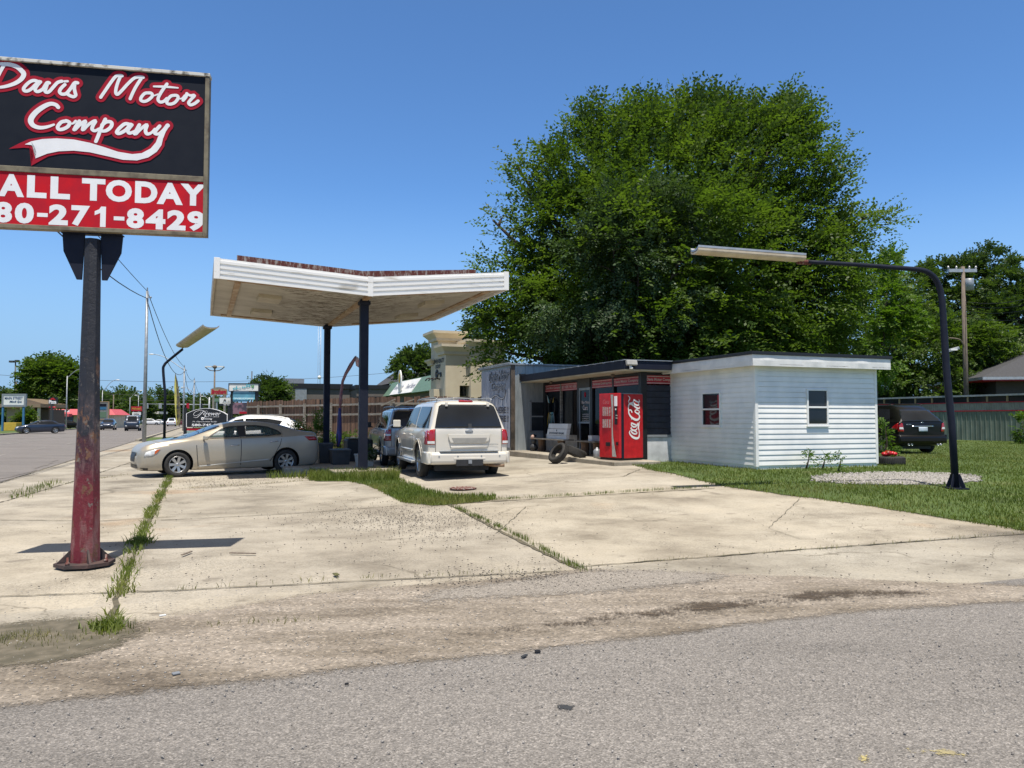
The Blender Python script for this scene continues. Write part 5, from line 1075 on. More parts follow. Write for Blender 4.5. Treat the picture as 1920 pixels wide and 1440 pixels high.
for s in ('side_l', 'side_r'):
    for wn in (wn1, wn2): project(bv, wn, s, 'side_window', M['tintglass'], sed, -.012)
    for wn in (wn1, wn2):
        project(bv, line(wn+[wn[0]], .028), s, 'window_trim', M['black'] if s == 'side_r' else M['plastic'], sed, .004)
    project(bv, line([sedx(700, 412), sedx(1000, 408), sedx(1300, 393), sedx(1440, 375), sedx(1420, 330)], .014), s, 'window_trim', M['chrome'], sed, .007)
    bpil = [sedx(*p) for p in ((1010, 396), (1010, 290), (1076, 288), (1066, 394))]; project(bv, bpil, s, 'pillar', M['plastic'], sed, .005)
    for pts in ([(612, 470), (618, 560), (632, 690)], [(1022, 398), (1022, 560), (1018, 690)], [(1425, 390), (1400, 480), (1330, 600), (1300, 640)]): project(bv, line([sedx(*p) for p in pts], .018), s, 'door_seam', M['plastic'], sed, .003)
    project(bv, line([sedx(635, 668), sedx(900, 650), sedx(1300, 620)], .03), s, 'sill_trim', M['pt_trim'], sed, .010, thick=.006)
    project(bv, [sedx(*p) for p in ((132, 568), (150, 528), (215, 508), (300, 498), (262, 535), (215, 560))], s, 'headlight', M['headlight'], sed, .008, thick=.004)
    project(bv, [sedx(*p) for p in ((300, 498), (262, 535), (235, 548), (245, 510))], s, 'corner_lamp', M['amber'], sed, .014)
    project(bv, [sedx(*p) for p in ((1650, 400), (1765, 402), (1790, 440), (1700, 442))], s, 'taillight', M['taillight'], sed, .008, thick=.006)
    project(bv, [sedx(*p) for p in ((100, 668), (175, 672), (178, 692), (110, 690))], s, 'fog_lamp', M['plastic'], sed, .006)
    for (a, b) in (((925, 478), (1000, 475)), ((1302, 447), (1378, 444))):
        (xa, za_), (xb, zb_) = sedx(*a), sedx(*b); sg = 1 if s == 'side_l' else -1
        h = MB(); h.tube([(xa, sg*.915, za_), (xa-.02, sg*.955, za_), (xb+.02, sg*.955, zb_), (xb, sg*.915, zb_)], .014, 6, smooth=3); h.build('door_handle', M['chrome'], sed)
project(bv, [(-.52, .98), (.52, .98), (.62, 1.02), (.58, 1.3), (-.58, 1.3), (-.62, 1.02)], 'front', 'windscreen', M['carglass'], sed, .006)
ws_ = [(.93, -.66), (.93, .66), (.22, .53), (.22, -.53)]; project(bv, ws_, 'top', 'windscreen', M['carglass'], sed, .006); project(bv, [(-1.45, -.5), (-1.45, .5), (-2.03, .58), (-2.03, -.58)], 'top', 'rear_window', M['carglass'], sed, .006)
project(bv, [(-.32, .42), (.32, .42), (.38, .66), (-.38, .66)], 'front', 'grille', M['plastic'], sed, .01); project(bv, [(-.55, .24), (.55, .24), (.5, .34), (-.5, .34)], 'front', 'intake', M['plastic'], sed, .01)
for y in (.93, -.93): mirror(sed, .72, y, 1.02, 'pt_champagne')
for x in (.05, -1.0):
    for y in (.33, -.33):
        sm = MB(); sm.box(x-.22, x+.22, y-.22, y+.22, .55, .72); sm.box(x-.28, x-.18, y-.22, y+.22, .7, 1.12); sm.box(x-.27, x-.2, y-.1, y+.1, 1.13, 1.28); sm.build('seat', M['darkgrey'], sed, .03)

# ---- white crossover behind it ----
HAT = [(2.3, .35, .6, .66, .45, .3), (2.25, .28, .75, .82, .72, .6), (2.0, .25, .92, 1.0, .87, .75), (1.5, .24, 1.0, 1.1, .92, .8), (1.15, .24, 1.04, 1.16, .93, .78), (.7, .24, 1.06, 1.38, .93, .68), (.2, .24, 1.07, 1.63, .93, .63), (-.4, .24, 1.09, 1.74, .93, .62), (-1.0, .24, 1.12, 1.73, .93, .61), (-1.6, .24, 1.18, 1.63, .92, .58), (-2.0, .25, 1.2, 1.45, .91, .58), (-2.25, .28, 1.12, 1.24, .86, .62), (-2.36, .4, 1.0, 1.06, .75, .5)]
P2 = at(455, 786, 29.6); f2 = (-.955, -.30)
hat, bo, bv = car('parked_crossover', 'white crossover parked behind the champagne sedan, only its roof and tail showing', 'crossover', (P2.x, P2.y, 0), f2, HAT, 'pt_white', 2.8, .36, .93, spokes=5)
for s in ('side_l', 'side_r'):
    project(bv, [(.95, 1.10), (.25, 1.52), (-.05, 1.57), (-.08, 1.12)], s, 'side_window', M['carglass'], hat, .006)
    project(bv, [(-.14, 1.12), (-.12, 1.575), (-.9, 1.58), (-1.45, 1.48), (-1.25, 1.19)], s, 'side_window', M['carglass'], hat, .006); project(bv, [(-2.0, 1.12), (-2.05, 1.2), (-2.28, 1.2), (-2.3, 1.08)], s, 'taillight', M['taillight'], hat, .01, thick=.006)
project(bv, [(1.1, -.66), (1.1, .66), (.25, .52), (.25, -.52)], 'top', 'windscreen', M['carglass'], hat, .006); project(bv, [(-1.72, -.5), (-1.72, .5), (-2.18, .55), (-2.18, -.55)], 'top', 'rear_window', M['carglass'], hat, .006)
MB().tube([(.1, .56, 1.66), (-.3, .57, 1.73), (-1.3, .56, 1.69), (-1.6, .55, 1.62)], .015, 6, smooth=3).build('roof_rail', M['plastic'], hat)

# ---- full size utility vehicles seen from behind ----
def suv(name, label, loc, head, paint, detail=True, trim='pt_pearl', W=1.0, H=1.93, emblem=True, cladding=None, lamp='tall'):
    h = H-.07
    ST = [(2.60, .48, .80, .86, .62, .5), (2.55, .38, .95, 1.02, .85, .7), (2.35, .34, 1.06, 1.13, .96, .82), (1.7, .33, 1.12, 1.2, .985, .84), (1.32, .33, 1.14, 1.25, .99, .80), (1.0, .33, 1.15, 1.45, .99, .76), (.62, .33, 1.16, h-.11, .99, .745), (.3, .33, 1.16, h-.03, .99, .74), (-.3, .33, 1.17, h, .99, .74), (-1.4, .33, 1.17, h+.01, .99, .735), (-2.1, .33, 1.17, h, .985, .73), (-2.36, .35, 1.17, h-.02, .975, .725), (-2.50, .37, 1.17, h-.06, .955, .70), (-2.545, .40, 1.16, h-.12, .93, .68)]
    ST = [(a, b, c, d, e*W, k*W) for a, b, c, d, e, k in ST]
    def rear(c):
        if c.x > -1.5: return 0
        w = min(1, (-1.5-c.x)/1.0); q = max(0, c.z-1.17); return w*(q*.30+q*q*.1)-w*.02*max(0, min(1, (c.z-.4)/.3))*0
    t, o, bv = car(name, label, 'utility vehicle', loc, head, ST, paint, 3.02, .40, .985*W, rear=rear, wheel_x=(1.62, -1.40), spokes=6, ns=70)
    def r2(P): return [(y*W, z) for y, z in P]
    for s in ('side_l', 'side_r'):
        for P_ in ([(1.15, 1.22), (.62, 1.66), (.42, 1.70), (.42, 1.20)], [(.36, 1.20), (.36, 1.70), (-.60, 1.72), (-.66, 1.20)], [(-.80, 1.20), (-.72, 1.72), (-2.02, 1.70), (-2.34, 1.20)]): project(bv, P_, s, 'side_window', M['carglass'], t, .006)
        for P_ in ([(1.22, 1.16), (1.2, .5), (1.12, .42)], [(.39, 1.19), (.38, .42)], [(-.70, 1.19), (-.72, .8), (-.95, .6)]): project(bv, line(P_, .018), s, 'door_seam', M['plastic'], t, .003)
        sg = 1 if s == 'side_l' else -1; yy = sg*.99*W
        for x in (.72, -.35): MB().tube([(x, yy*.985, 1.02), (x-.01, yy*1.02, 1.02), (x-.19, yy*1.02, 1.02), (x-.2, yy*.985, 1.02)], .016, 6, smooth=3).build('door_handle', M[trim], t)
        project(bv, [(1.1, .60), (1.1, .66), (-.72, .66), (-.72, .60)], s, 'side_moulding', M[trim], t, .014, thick=.01)
        rb_ = MB(); rb_.box(-1.0, 1.15, sg*.86*W if sg > 0 else -1.07*W, sg*1.07*W if sg > 0 else -.86*W, .33, .38); rb_.tube([(1.15, yy*.9, .38), (1.2, yy*1.05, .37), (-1.0, yy*1.05, .37), (-1.02, yy*.9, .38)], .03, 6); rb_.build('running_board', M['plastic'] if paint != 'pt_pearl' else M['pt_trim'], t, .01)
        fl_ = [(-1.40+.52*cos(a*pi/12), .42+.52*sin(a*pi/12)) for a in range(0, 13)]+[(-1.40+.47*cos(a*pi/12), .42+.47*sin(a*pi/12)) for a in range(12, -1, -1)]; project(bv, fl_, s, 'wheel_arch_flare', M[cladding or trim], t, .016, thick=.012)
        fl_ = [(1.62+.52*cos(a*pi/12), .42+.52*sin(a*pi/12)) for a in range(0, 13)]+[(1.62+.47*cos(a*pi/12), .42+.47*sin(a*pi/12)) for a in range(12, -1, -1)]; project(bv, fl_, s, 'wheel_arch_flare', M[cladding or trim], t, .016, thick=.012)
        rk = MB(); rk.tube([(.3, sg*.66*W, H-.09), (.15, sg*.67*W, H-.02), (-1.9, sg*.67*W, H-.02), (-2.1, sg*.66*W, H-.10)], .018, 6, smooth=3)
        rk.build('roof_rail', M['steel'], t); mirror(t, 1.0, yy, 1.22, trim if paint == 'pt_pearl' else 'plastic', big=1.15)
    for x in (-.1, -1.6): MB().tube([(x, -.66*W, H-.03), (x, 0, H-.01), (x, .66*W, H-.03)], .015, 6).build('roof_rail', M['steel'], t)
    project(bv, r2([(-.80, 1.20), (.80, 1.20), (.755, 1.40), (.665, 1.70), (.60, 1.745), (-.60, 1.745), (-.665, 1.70), (-.755, 1.40)]), 'rear', 'rear_window', M['carglass'], t, .008, thick=.004)
    for sg in (-1, 1):
        P_ = [(.80, .82), (.955, .82), (.955, 1.14), (.80, 1.17)]; tl = project(bv, [(sg*y*W, z) for y, z in P_], 'rear', 'taillight', M['taillight'], t, .012, thick=.012)
        P_ = [(.81, .84), (.95, .84), (.95, .90), (.81, .90)] if lamp == 'tall' else [(.81, .97), (.95, .97), (.95, 1.03), (.81, 1.03)]; project(bv, [(sg*y*W, z) for y, z in P_], 'rear', 'reverse_lens', M['headlight'], tl, .028)
        project(bv, [(-2.50, .82), (-2.28, .82), (-2.32, 1.13), (-2.46, 1.15)], 'side_l' if sg > 0 else 'side_r', 'taillight', M['taillight'], t, .01, thick=.008)
        project(bv, line([(sg*.77*W, .50), (sg*.785*W, .62), (sg*.79*W, 1.18)], .012), 'rear', 'tailgate_seam', M['plastic'], t, .004)
    xb = -2.60-.0; bp_ = MB()
    bp_.prism([(-2.60, .36), (-2.66, .42), (-2.66, .60), (-2.60, .645), (-2.40, .66), (-2.40, .36)], 'y', -.90*W, .90*W); 
    for sg in (-1, 1): bp_.prism([(-2.60, sg*.90*W), (-2.66, sg*.90*W), (-2.62, sg*.985*W), (-2.50, sg*1.01*W), (-2.05, sg*1.005*W), (-2.05, sg*.90*W)] if False else [(-2.66, sg*.898*W), (-2.60, sg*.99*W), (-2.48, sg*1.012*W), (-1.92, sg*1.0*W), (-1.92, sg*.90*W)], 'z', .37, .655)
    bmp_ = bp_.build('bumper', M[paint], t, .03, 35)
    box('step_pad', M['steel'], t, -2.665, -2.42, -.70*W, .70*W, .662, .675, .004)
    project(bv, r2([(-.45, .86), (.45, .86), (.5, 1.02), (.5, 1.06), (-.5, 1.06), (-.5, 1.02)]), 'rear', 'licence_recess', M[trim], t, .022, thick=.018)
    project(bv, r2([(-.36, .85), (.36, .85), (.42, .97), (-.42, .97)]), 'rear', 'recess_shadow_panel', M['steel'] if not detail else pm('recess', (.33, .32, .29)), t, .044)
    if detail:
        project(bv, r2([(-.44, .735), (.44, .735), (.44, .79), (-.44, .79)]), 'rear', 'lower_strip', M[trim], t, .02, thick=.015)
        em_ = MB().sph((0, 0, 0), .1, .15, 1, .45).build('emblem', M['steel'], t); em_.location = (-2.60, 0, 1.125)
        for y in (-.72, -.28, .28, .72): MB().lathe([(.018, -.004), (.018, .004)], 10, 'x', c=(-2.665, y, .55)).build('parking_sensor', M['steel'], t)
        box('hitch_opening', M['plastic'], t, -2.672, -2.5, -.32, .32, .33, .47); 
        hm = MB(); hm.box(-2.72, -2.6, -.04, .04, .38, .46); hm.box(-2.722, -2.6, -.025, .025, .395, .445); hm.build('hitch', M['steel'], t); box('hitch_cover_trim', M[paint], t, -2.668, -2.6, -.38, .38, .47, .52, .01)
        MB().tube([(-1.8, -.45, .33), (-2.3, -.50, .33), (-2.55, -.62, .32), (-2.62, -.85, .32)], .035, 8, smooth=4).build('tailpipe', pm('rustpipe', (.30, .20, .12), (.16, .09, .05), scale=12), t)
        wx = MB(); wx.bar((-2.56, -.02, 1.235), (-2.545, .42, 1.27), .03, .02); wx.box(-2.6, -2.56, -.06, .02, 1.20, 1.30); wx.build('wiper', M['darkgrey'], t)
        for y in (-.5, .5): box('hinge', M[trim], t, -2.44, -2.38, y*W-.03, y*W+.03, 1.70, 1.80, .01)
        lettering('badge', [('EXPEDITION', .48, .70, .80, .83)], 0, M['steel'], t, bold=.02).matrix_local = Matrix.Translation((-2.60, 0, 0)) @ Matrix.Rotation(-pi/2, 4, 'Z')
    project(bv, r2([(-.17, H-.125), (.17, H-.125), (.16, H-.085), (-.16, H-.085)]), 'rear', 'brake_light', M['taillight'], t, .02, thick=.01)
    project(bv, [(1.28, -.7*W), (1.28, .7*W), (.66, .62*W), (.66, -.62*W)], 'top', 'windscreen', M['carglass'], t, .006)
    return t, bv
h1 = Vector((-.30, .954)).normalized(); P1 = at(800.5, 897, 17.55); rgt = Vector((h1.y, -h1.x)); C_ = Vector((P1.x, P1.y))+rgt*1.0+h1*2.66
exp_, bv = suv('parked_utility_vehicle', 'pearl white full size utility vehicle seen from behind, nearest to the camera', (C_.x, C_.y, g(C_.x, C_.y-2)), h1, 'pt_pearl')
h2 = Vector((-.285, .958)).normalized(); P1 = at(721, 870, 23.6); rgt = Vector((h2.y, -h2.x)); C_ = Vector((P1.x, P1.y))+rgt*.98+h2*2.6
sil, bv2 = suv('parked_utility_vehicle', 'silver utility vehicle with grey lower trim, between the canopy post and the pearl white one', (C_.x, C_.y, g(C_.x, C_.y)), h2, 'pt_silver', False, 'pt_silver', .98, 1.90, False, 'steel', 'mid')
MB().prism([(.66+.22*cos(a*pi/10)*1, 1.25+.11*sin(a*pi/10)) for a in range(11)]+[(.66+.17*cos(a*pi/10), 1.25+.07*sin(a*pi/10)) for a in range(10, -1, -1)], 'x', -.002, .002).build('sticker', M['letterwhite'], sil).location = (-2.60, .0, -.02)

# ---- black utility vehicle in the yard ----
BLK = [(2.36, .42, .7, .78, .6, .45), (2.3, .32, .88, .96, .8, .66), (2.0, .28, .98, 1.06, .92, .8), (1.4, .27, 1.03, 1.13, .95, .82), (1.1, .27, 1.05, 1.2, .955, .76), (.65, .27, 1.07, 1.52, .955, .68), (.25, .27, 1.08, 1.70, .955, .66), (-.5, .27, 1.10, 1.76, .955, .66), (-1.3, .27, 1.12, 1.75, .95, .65), (-1.9, .28, 1.14, 1.70, .94, .64), (-2.2, .30, 1.15, 1.60, .92, .62), (-2.34, .33, 1.14, 1.50, .89, .60)]
def rr_(c):
    if c.x > -1.4: return 0
    w = min(1, (-1.4-c.x)/.9); q = max(0, c.z-1.12); return w*q*.62
hb = Vector((-sin(R(9)), cos(R(9)))); Pb = at(1683, 851, 27.0); rgt = Vector((hb.y, -hb.x)); C_ = Vector((Pb.x, Pb.y))+rgt*.97+hb*2.36
blk, bo, bv = car('parked_utility_vehicle', 'black luxury utility vehicle parked on the grass beside the green metal fence', 'utility vehicle', (C_.x, C_.y, .32), hb, BLK, 'pt_black', 2.9, .375, .955, rear=rr_, wheel_x=(1.45, -1.45), spokes=5)
for s in ('side_l', 'side_r'):
    for P_ in ([(.95, 1.12), (.35, 1.58), (.1, 1.60), (.08, 1.12)], [(.02, 1.12), (.04, 1.61), (-.85, 1.62), (-.9, 1.14)], [(-1.0, 1.14), (-.95, 1.62), (-1.55, 1.59), (-1.85, 1.16)]): project(bv, P_, s, 'side_window', M['carglass'], blk, .006)
    project(bv, line([(-1.0, 1.12), (-1.5, 1.14), (-1.95, 1.3)], .02), s, 'window_trim', M['chrome'], blk, .008)
    sg = 1 if s == 'side_l' else -1; MB().tube([(.2, sg*.6, 1.74), (-.1, sg*.61, 1.80), (-1.3, sg*.6, 1.79), (-1.6, sg*.58, 1.72)], .018, 6, smooth=3).build('roof_rail', M['plastic'], blk)
    project(bv, [(-2.30, .86), (-2.02, .90), (-2.1, .98), (-2.32, 1.10)], s, 'taillight', M['taillight'], blk, .01, thick=.008)
project(bv, [(-.76, 1.15), (.76, 1.15), (.68, 1.38), (.57, 1.56), (-.57, 1.56), (-.68, 1.38)], 'rear', 'rear_window', M['carglass'], blk, .008, thick=.004)
for sg in (-1, 1):
    tl = project(bv, [(sg*.72, .78), (sg*.90, .78), (sg*.885, 1.0), (sg*.80, 1.10), (sg*.76, 1.06)], 'rear', 'taillight', M['taillight'], blk, .012, thick=.01); project(bv, [(sg*.74, .88), (sg*.88, .88), (sg*.875, .95), (sg*.76, .95)], 'rear', 'reverse_lens', M['headlight'], tl, .03)
project(bv, [(-.17, .80), (.17, .80), (.17, .95), (-.17, .95)], 'rear', 'licence_plate', M['plate'], blk, .03, thick=.006); project(bv, [(-.42, .97), (.42, .97), (.40, 1.0), (-.40, 1.0)], 'rear', 'chrome_strip', M['chrome'], blk, .02, thick=.01)
em = MB(); em.lathe([(.055, -.004), (.068, -.004), (.068, .004), (.055, .004)], 20, 'x', closed=True)
for a in range(3): em.bar((0, 0, 0), (0, .058*sin(a*2*pi/3), .058*cos(a*2*pi/3)), .012)
e = em.build('emblem', M['chrome'], blk); e.location = (-2.375, 0, 1.07)
bq = MB(); bq.prism([(-2.38, .38), (-2.44, .44), (-2.44, .60), (-2.38, .68), (-2.2, .7), (-2.2, .38)], 'y', -.90, .90)
for sg in (-1, 1): bq.prism([(-2.44, sg*.898), (-2.36, sg*.965), (-2.2, sg*.975), (-1.9, sg*.96), (-1.9, sg*.9)], 'z', .38, .69)
bq.build('bumper', M['pt_black'], blk, .03, 35)
for y in (.62, .50, -.50, -.62): MB().lathe([(.035, -.06), (.035, .02), (.026, .02), (.026, -.06)], 12, 'x', c=(-2.44, y, .34), closed=True).build('tailpipe', M['chrome'], blk)
lettering('badge', [('ML350', .46, .66, 1.03, 1.065)], 0, M['chrome'], blk, bold=.02).matrix_local = Matrix.Translation((-2.40, 1.1, 0)) @ Matrix.Rotation(-pi/2, 4, 'Z')
bw = MB(); bw.bar((-2.27, 0, 1.2), (-2.22, -.36, 1.22), .03, .02); bw.build('wiper', M['plastic'], blk)

# ---- traffic and parked cars far down the street ----
SMALL = [(2.3, .3, .5, .55, .5, .4), (2.2, .2, .66, .72, .8, .66), (1.5, .18, .85, .93, .9, .78), (1.05, .18, .93, 1.02, .91, .74), (.3, .18, .96, 1.36, .91, .62), (-.4, .18, .98, 1.46, .91, .6), (-1.1, .18, 1.0, 1.40, .91, .6), (-1.8, .18, 1.0, 1.12, .9, .66), (-2.2, .22, .98, 1.05, .84, .68), (-2.3, .35, .85, .9, .7, .5)]
TALL = [(2.2, .35, .75, .82, .6, .5), (2.1, .28, .95, 1.03, .85, .75), (1.4, .27, 1.05, 1.13, .92, .8), (1.0, .27, 1.07, 1.2, .93, .74), (.4, .27, 1.08, 1.6, .93, .66), (-.5, .27, 1.1, 1.7, .93, .65), (-1.6, .27, 1.1, 1.66, .93, .64), (-2.1, .3, 1.1, 1.5, .9, .6), (-2.2, .4, 1.0, 1.3, .8, .55)]
def farcar(label, cat, px, D, head, paint, spec=SMALL, H=1.0, group='traffic on the main street', name='car', scale=1):
    p = at(px, 786, D); sp = [(a, b, c*H if c > .7 else c, d*H, e, k_) for a, b, c, d, e, k_ in spec]
    t, o, bv = car(name, label, cat, (p.x, p.y, 0), head, sp, paint, 2.7, .33, .92, group, ns=24, spokes=5)
    hs = 1.0*H; rz = max(s[3] for s in sp)
    bb = [s[2] for s in sp if abs(s[0]) < .6][0]
    for s in ('side_l', 'side_r'): project(bv, [(.85, bb+.04), (.2, rz-.13), (-1.1, rz-.15), (-1.6, bb+.05)], s, 'side_window', M['carglass'], t, .01, res=.2)
    project(bv, [(1.0, -.66), (1.0, .66), (.3, .55), (.3, -.55)], 'top', 'windscreen', M['carglass'], t, .012, res=.2)
    project(bv, [(-.6, bb+.08), (.6, bb+.08), (.5, rz-.1), (-.5, rz-.1)], 'rear', 'rear_window', M['carglass'], t, .012, res=.2); project(bv, [(-.6, bb+.1), (.6, bb+.1), (.5, rz-.08), (-.5, rz-.08)], 'front', 'windscreen', M['carglass'], t, .02, res=.2)
    for sg in (-1, 1):
        project(bv, [(sg*.55, .62), (sg*.8, .62), (sg*.78, .75), (sg*.55, .72)], 'front', 'headlight', M['headlight'], t, .02); project(bv, [(sg*.6, .75), (sg*.82, .75), (sg*.82, .92), (sg*.6, .92)], 'rear', 'taillight', M['taillight'], t, .02)
    project(bv, [(-.45, .4), (.45, .4), (.45, .6), (-.45, .6)], 'front', 'grille', M['plastic'], t, .02)
    return t
AXd = (AX.x, AX.y); mAX = (-AX.x, -AX.y)
farcar('black sedan driving toward the camera on the far left lanes', 'sedan', 76, 84, (-.92, -.39) if False else (-.80, -.60), 'pt_navy')
farcar('dark crossover with sun glare on its bonnet coming down the street', 'crossover', 204, 112, mAX, 'pt_navy', TALL, .95)
VAN = [(2.3, .4, 1.0, 1.1, .85, .8), (2.25, .35, 1.15, 1.22, .93, .85), (1.6, .33, 1.25, 1.35, .95, .85), (1.35, .33, 1.3, 1.75, .95, .85), (1.2, .33, 1.3, 2.0, .95, .85), (0, .33, 1.3, 2.05, .95, .85), (-2.2, .33, 1.3, 2.02, .95, .84), (-2.3, .4, 1.3, 1.9, .9, .8)]
farcar('boxy dark blue van coming down the street beside the steel pole', 'van', 250, 104, mAX, 'pt_navy', VAN)
farcar('white utility vehicle crossing at the far junction', 'utility vehicle', 284, 205, (.95, .3), 'pt_white', TALL)
tk = farcar('white pickup truck heading away just right of the thin lamp post', 'pickup', 322, 172, AXd, 'pt_white', [(2.6, .4, .9, 1.0, .8, .7), (2.5, .35, 1.05, 1.12, .95, .85), (1.5, .35, 1.1, 1.25, .97, .8), (.9, .35, 1.12, 1.75, .97, .75), (0, .35, 1.12, 1.8, .97, .75), (-.6, .35, 1.12, 1.75, .97, .75), (-.7, .35, 1.1, 1.2, .97, .9), (-2.7, .35, 1.1, 1.15, .97, .9), (-2.75, .45, 1.05, 1.1, .9, .85)])
farcar('small white car at the junction left of the pickup', 'car', 302, 215, (.9, -.3), 'pt_white')
farcar('dark red car waiting behind the feather flag', 'car', 341, 190, (.9, .35), 'pt_maroon')
for px, c, l, sp in ((94, 'pt_maroon', 'dark red hatchback parked before the red roofed diner', TALL), (113, 'pt_white', 'white car parked before the red roofed diner', SMALL), (128, 'pt_black', 'black car parked before the red roofed diner', SMALL), (182, 'pt_black', 'black car parked under the gas price sign', SMALL)):
    farcar(l, 'car', px, 128, (AX.x*.2+BX.x, AX.y*.2+BX.y), c, sp, group='cars parked at the red roofed diner')
# ================= VENDING MACHINE =================
VM = Frame((2.98, 21.2, 0), R(35.4)); vm = thing('vending_machine', 'tall red soft drink vending machine with white script logo on its side', 'vending machine', (2.98, 21.2, FZ), R(35.4))
VW, VD, VH = .88, .87, 1.86
box('cabinet', M['red'], vm, .14, VD, 0, VW, .06, VH-.02, .012); box('hinge_strip', M['navy'], vm, .045, .137, -.004, VW, .05, VH-.01, .01)
dr_ = MB(); dr_.prism([(-.02, .02), (.043, 0), (.043, VW), (-.0, VW-.02), (-.035, VW*.5)], 'z', .07, VH); dr_.build('front_door', M['red'], vm, .012)
box('base', M['black'], vm, .02, VD-.03, .03, VW-.03, 0, .058); box('top_cap', M['steel'], vm, .15, VD-.01, .01, VW-.01, VH-.018, VH)
def vxl(px, py): y, z = VM.locx(px, py, -.04); return y, z-FZ
def vx(x, y, z): return (x, y, z)
# pale curved band down the front
L_ = [(1145, 740, 1150, 740), (1146.5, 760, 1150, 760), (1147, 780, 1149.5, 780), (1147, 800, 1149, 800), (1147, 820, 1150, 820), (1147.5, 840, 1153, 840), (1148, 856, 1156, 857)]
bm = bmesh.new(); A = []
for a_, b_, c_, d_ in L_: p, q = vxl(a_, b_), vxl(c_, d_); A.append((bm.verts.new((-.043, p[0], min(p[1], VH-.005))), bm.verts.new((-.043, q[0], min(q[1], VH-.005)))))
for a_, b_ in zip(A, A[1:]): bm.faces.new((a_[0], a_[1], b_[1], b_[0]))
me = bpy.data.meshes.new('front_band'); bm.to_mesh(me); bm.free(); link_mesh('front_band', me, M['potgrey'], vm)
vb = MB()
for r_0 in ((763, 780), (786, 802)):
    for cx in (1131.5, 1135, 1139, 1143.3): (y0, z1), (y1, z0) = vxl(cx-1.2, r_0[0]), vxl(cx+1.2, r_0[1]); vb.box(-.05, -.03, min(y0, y1), max(y0, y1), min(z0, z1), max(z0, z1))
vb.build('product_buttons', pm('cans', (.30, .12, .11), (.45, .36, .34), scale=30), vm)
def vbox(name, mat, px0, px1, py0, py1, x0=-.052, x1=-.02): (a, c), (b, d) = vxl(px0, py0), vxl(px1, py1); return box(name, M[mat], vm, x0, x1, min(a, b), max(a, b), min(c, d), max(c, d), .003)
vbox('coin_panel', 'black', 1152.5, 1157, 762, 796); vbox('bill_label', 'letterwhite', 1152, 1156.5, 743, 761.5); vbox('coin_knob', 'letterwhite', 1154, 1156, 766, 769, -.058); vbox('coin_knob', 'potgrey', 1155, 1157, 778, 780, -.058); vbox('coin_knob', 'potgrey', 1155, 1157, 783, 785, -.058)
vbox('delivery_port', 'black', 1136, 1144, 829, 836.5); vbox('return_slot', 'black', 1155, 1158.5, 829, 835)
lettering('logo', [('Coca', -vxl(1130.5, 750)[0], -vxl(1143, 750)[0], vxl(1137, 757)[1], vxl(1137, 749)[1])], -.045, pm('fadedlogo', (.55, .15, .15)), vm, bold=.02, shear=.4, axis='x')
def VS(px, py): x, z = VM.loc(px, py, -.002); return x, z-FZ
CK = [[(640, 795, 16), (618, 830, 22), (640, 880, 30), (690, 925, 38), (750, 945, 40), (795, 930, 34), (808, 880, 24), (806, 810, 18), (792, 740, 30), (792, 690, 44), (803, 650, 22), (818, 618, 8)],
      [(670, 790, 20), (660, 820, 26), (700, 855, 28), (750, 860, 24), (760, 830, 20), (710, 800, 20), (672, 788, 18)], [(655, 735, 18), (650, 760, 24), (700, 790, 28), (750, 780, 22), (765, 745, 16)], [(660, 660, 18), (655, 690, 24), (700, 725, 28), (750, 715, 20), (740, 680, 18), (670, 650, 18)], [(655, 650, 22), (720, 680, 26), (765, 690, 24), (770, 650, 14)], [(665, 545, 14), (660, 575, 16)],
      [(665, 440, 26), (650, 405, 24), (615, 400, 22), (605, 450, 26), (640, 520, 34), (700, 570, 40), (760, 590, 40), (805, 560, 34), (808, 500, 24), (770, 470, 18)], [(740, 400, 20), (725, 430, 24), (770, 465, 26), (808, 450, 22), (800, 415, 18), (745, 395, 18)],
      [(770, 385, 16), (700, 310, 24), (640, 270, 26), (620, 280, 20), (660, 300, 16), (740, 345, 26), (800, 370, 26), (810, 340, 14)], [(700, 215, 20), (690, 250, 24), (740, 300, 28), (800, 300, 22), (780, 250, 18), (710, 210, 18)], [(705, 200, 24), (770, 240, 28), (812, 240, 20), (800, 200, 12)],
      [(600, 440, 14), (598, 350, 20), (610, 290, 26), (650, 265, 24), (690, 260, 14)], [(612, 270, 10), (600, 230, 16), (625, 180, 24), (612, 145, 14), (590, 125, 6)]]
sc = 10.29; kk = VS(1169, 800)[0]; kx = VS(1180, 800)[0]-VS(1179, 800)[0]
bm = bmesh.new()
for i, st in enumerate(CK): ribbon(bm, [(*VS(1120+p[0]/sc, 730+p[1]/sc), p[2]/sc*.0165) for p in st], 0, lambda x, z, l: (x, -.004-l, z), .0002*i)
me = bpy.data.meshes.new('logo_script'); bm.to_mesh(me); bm.free(); link_mesh('logo_script', me, M['letterwhite'], vm)

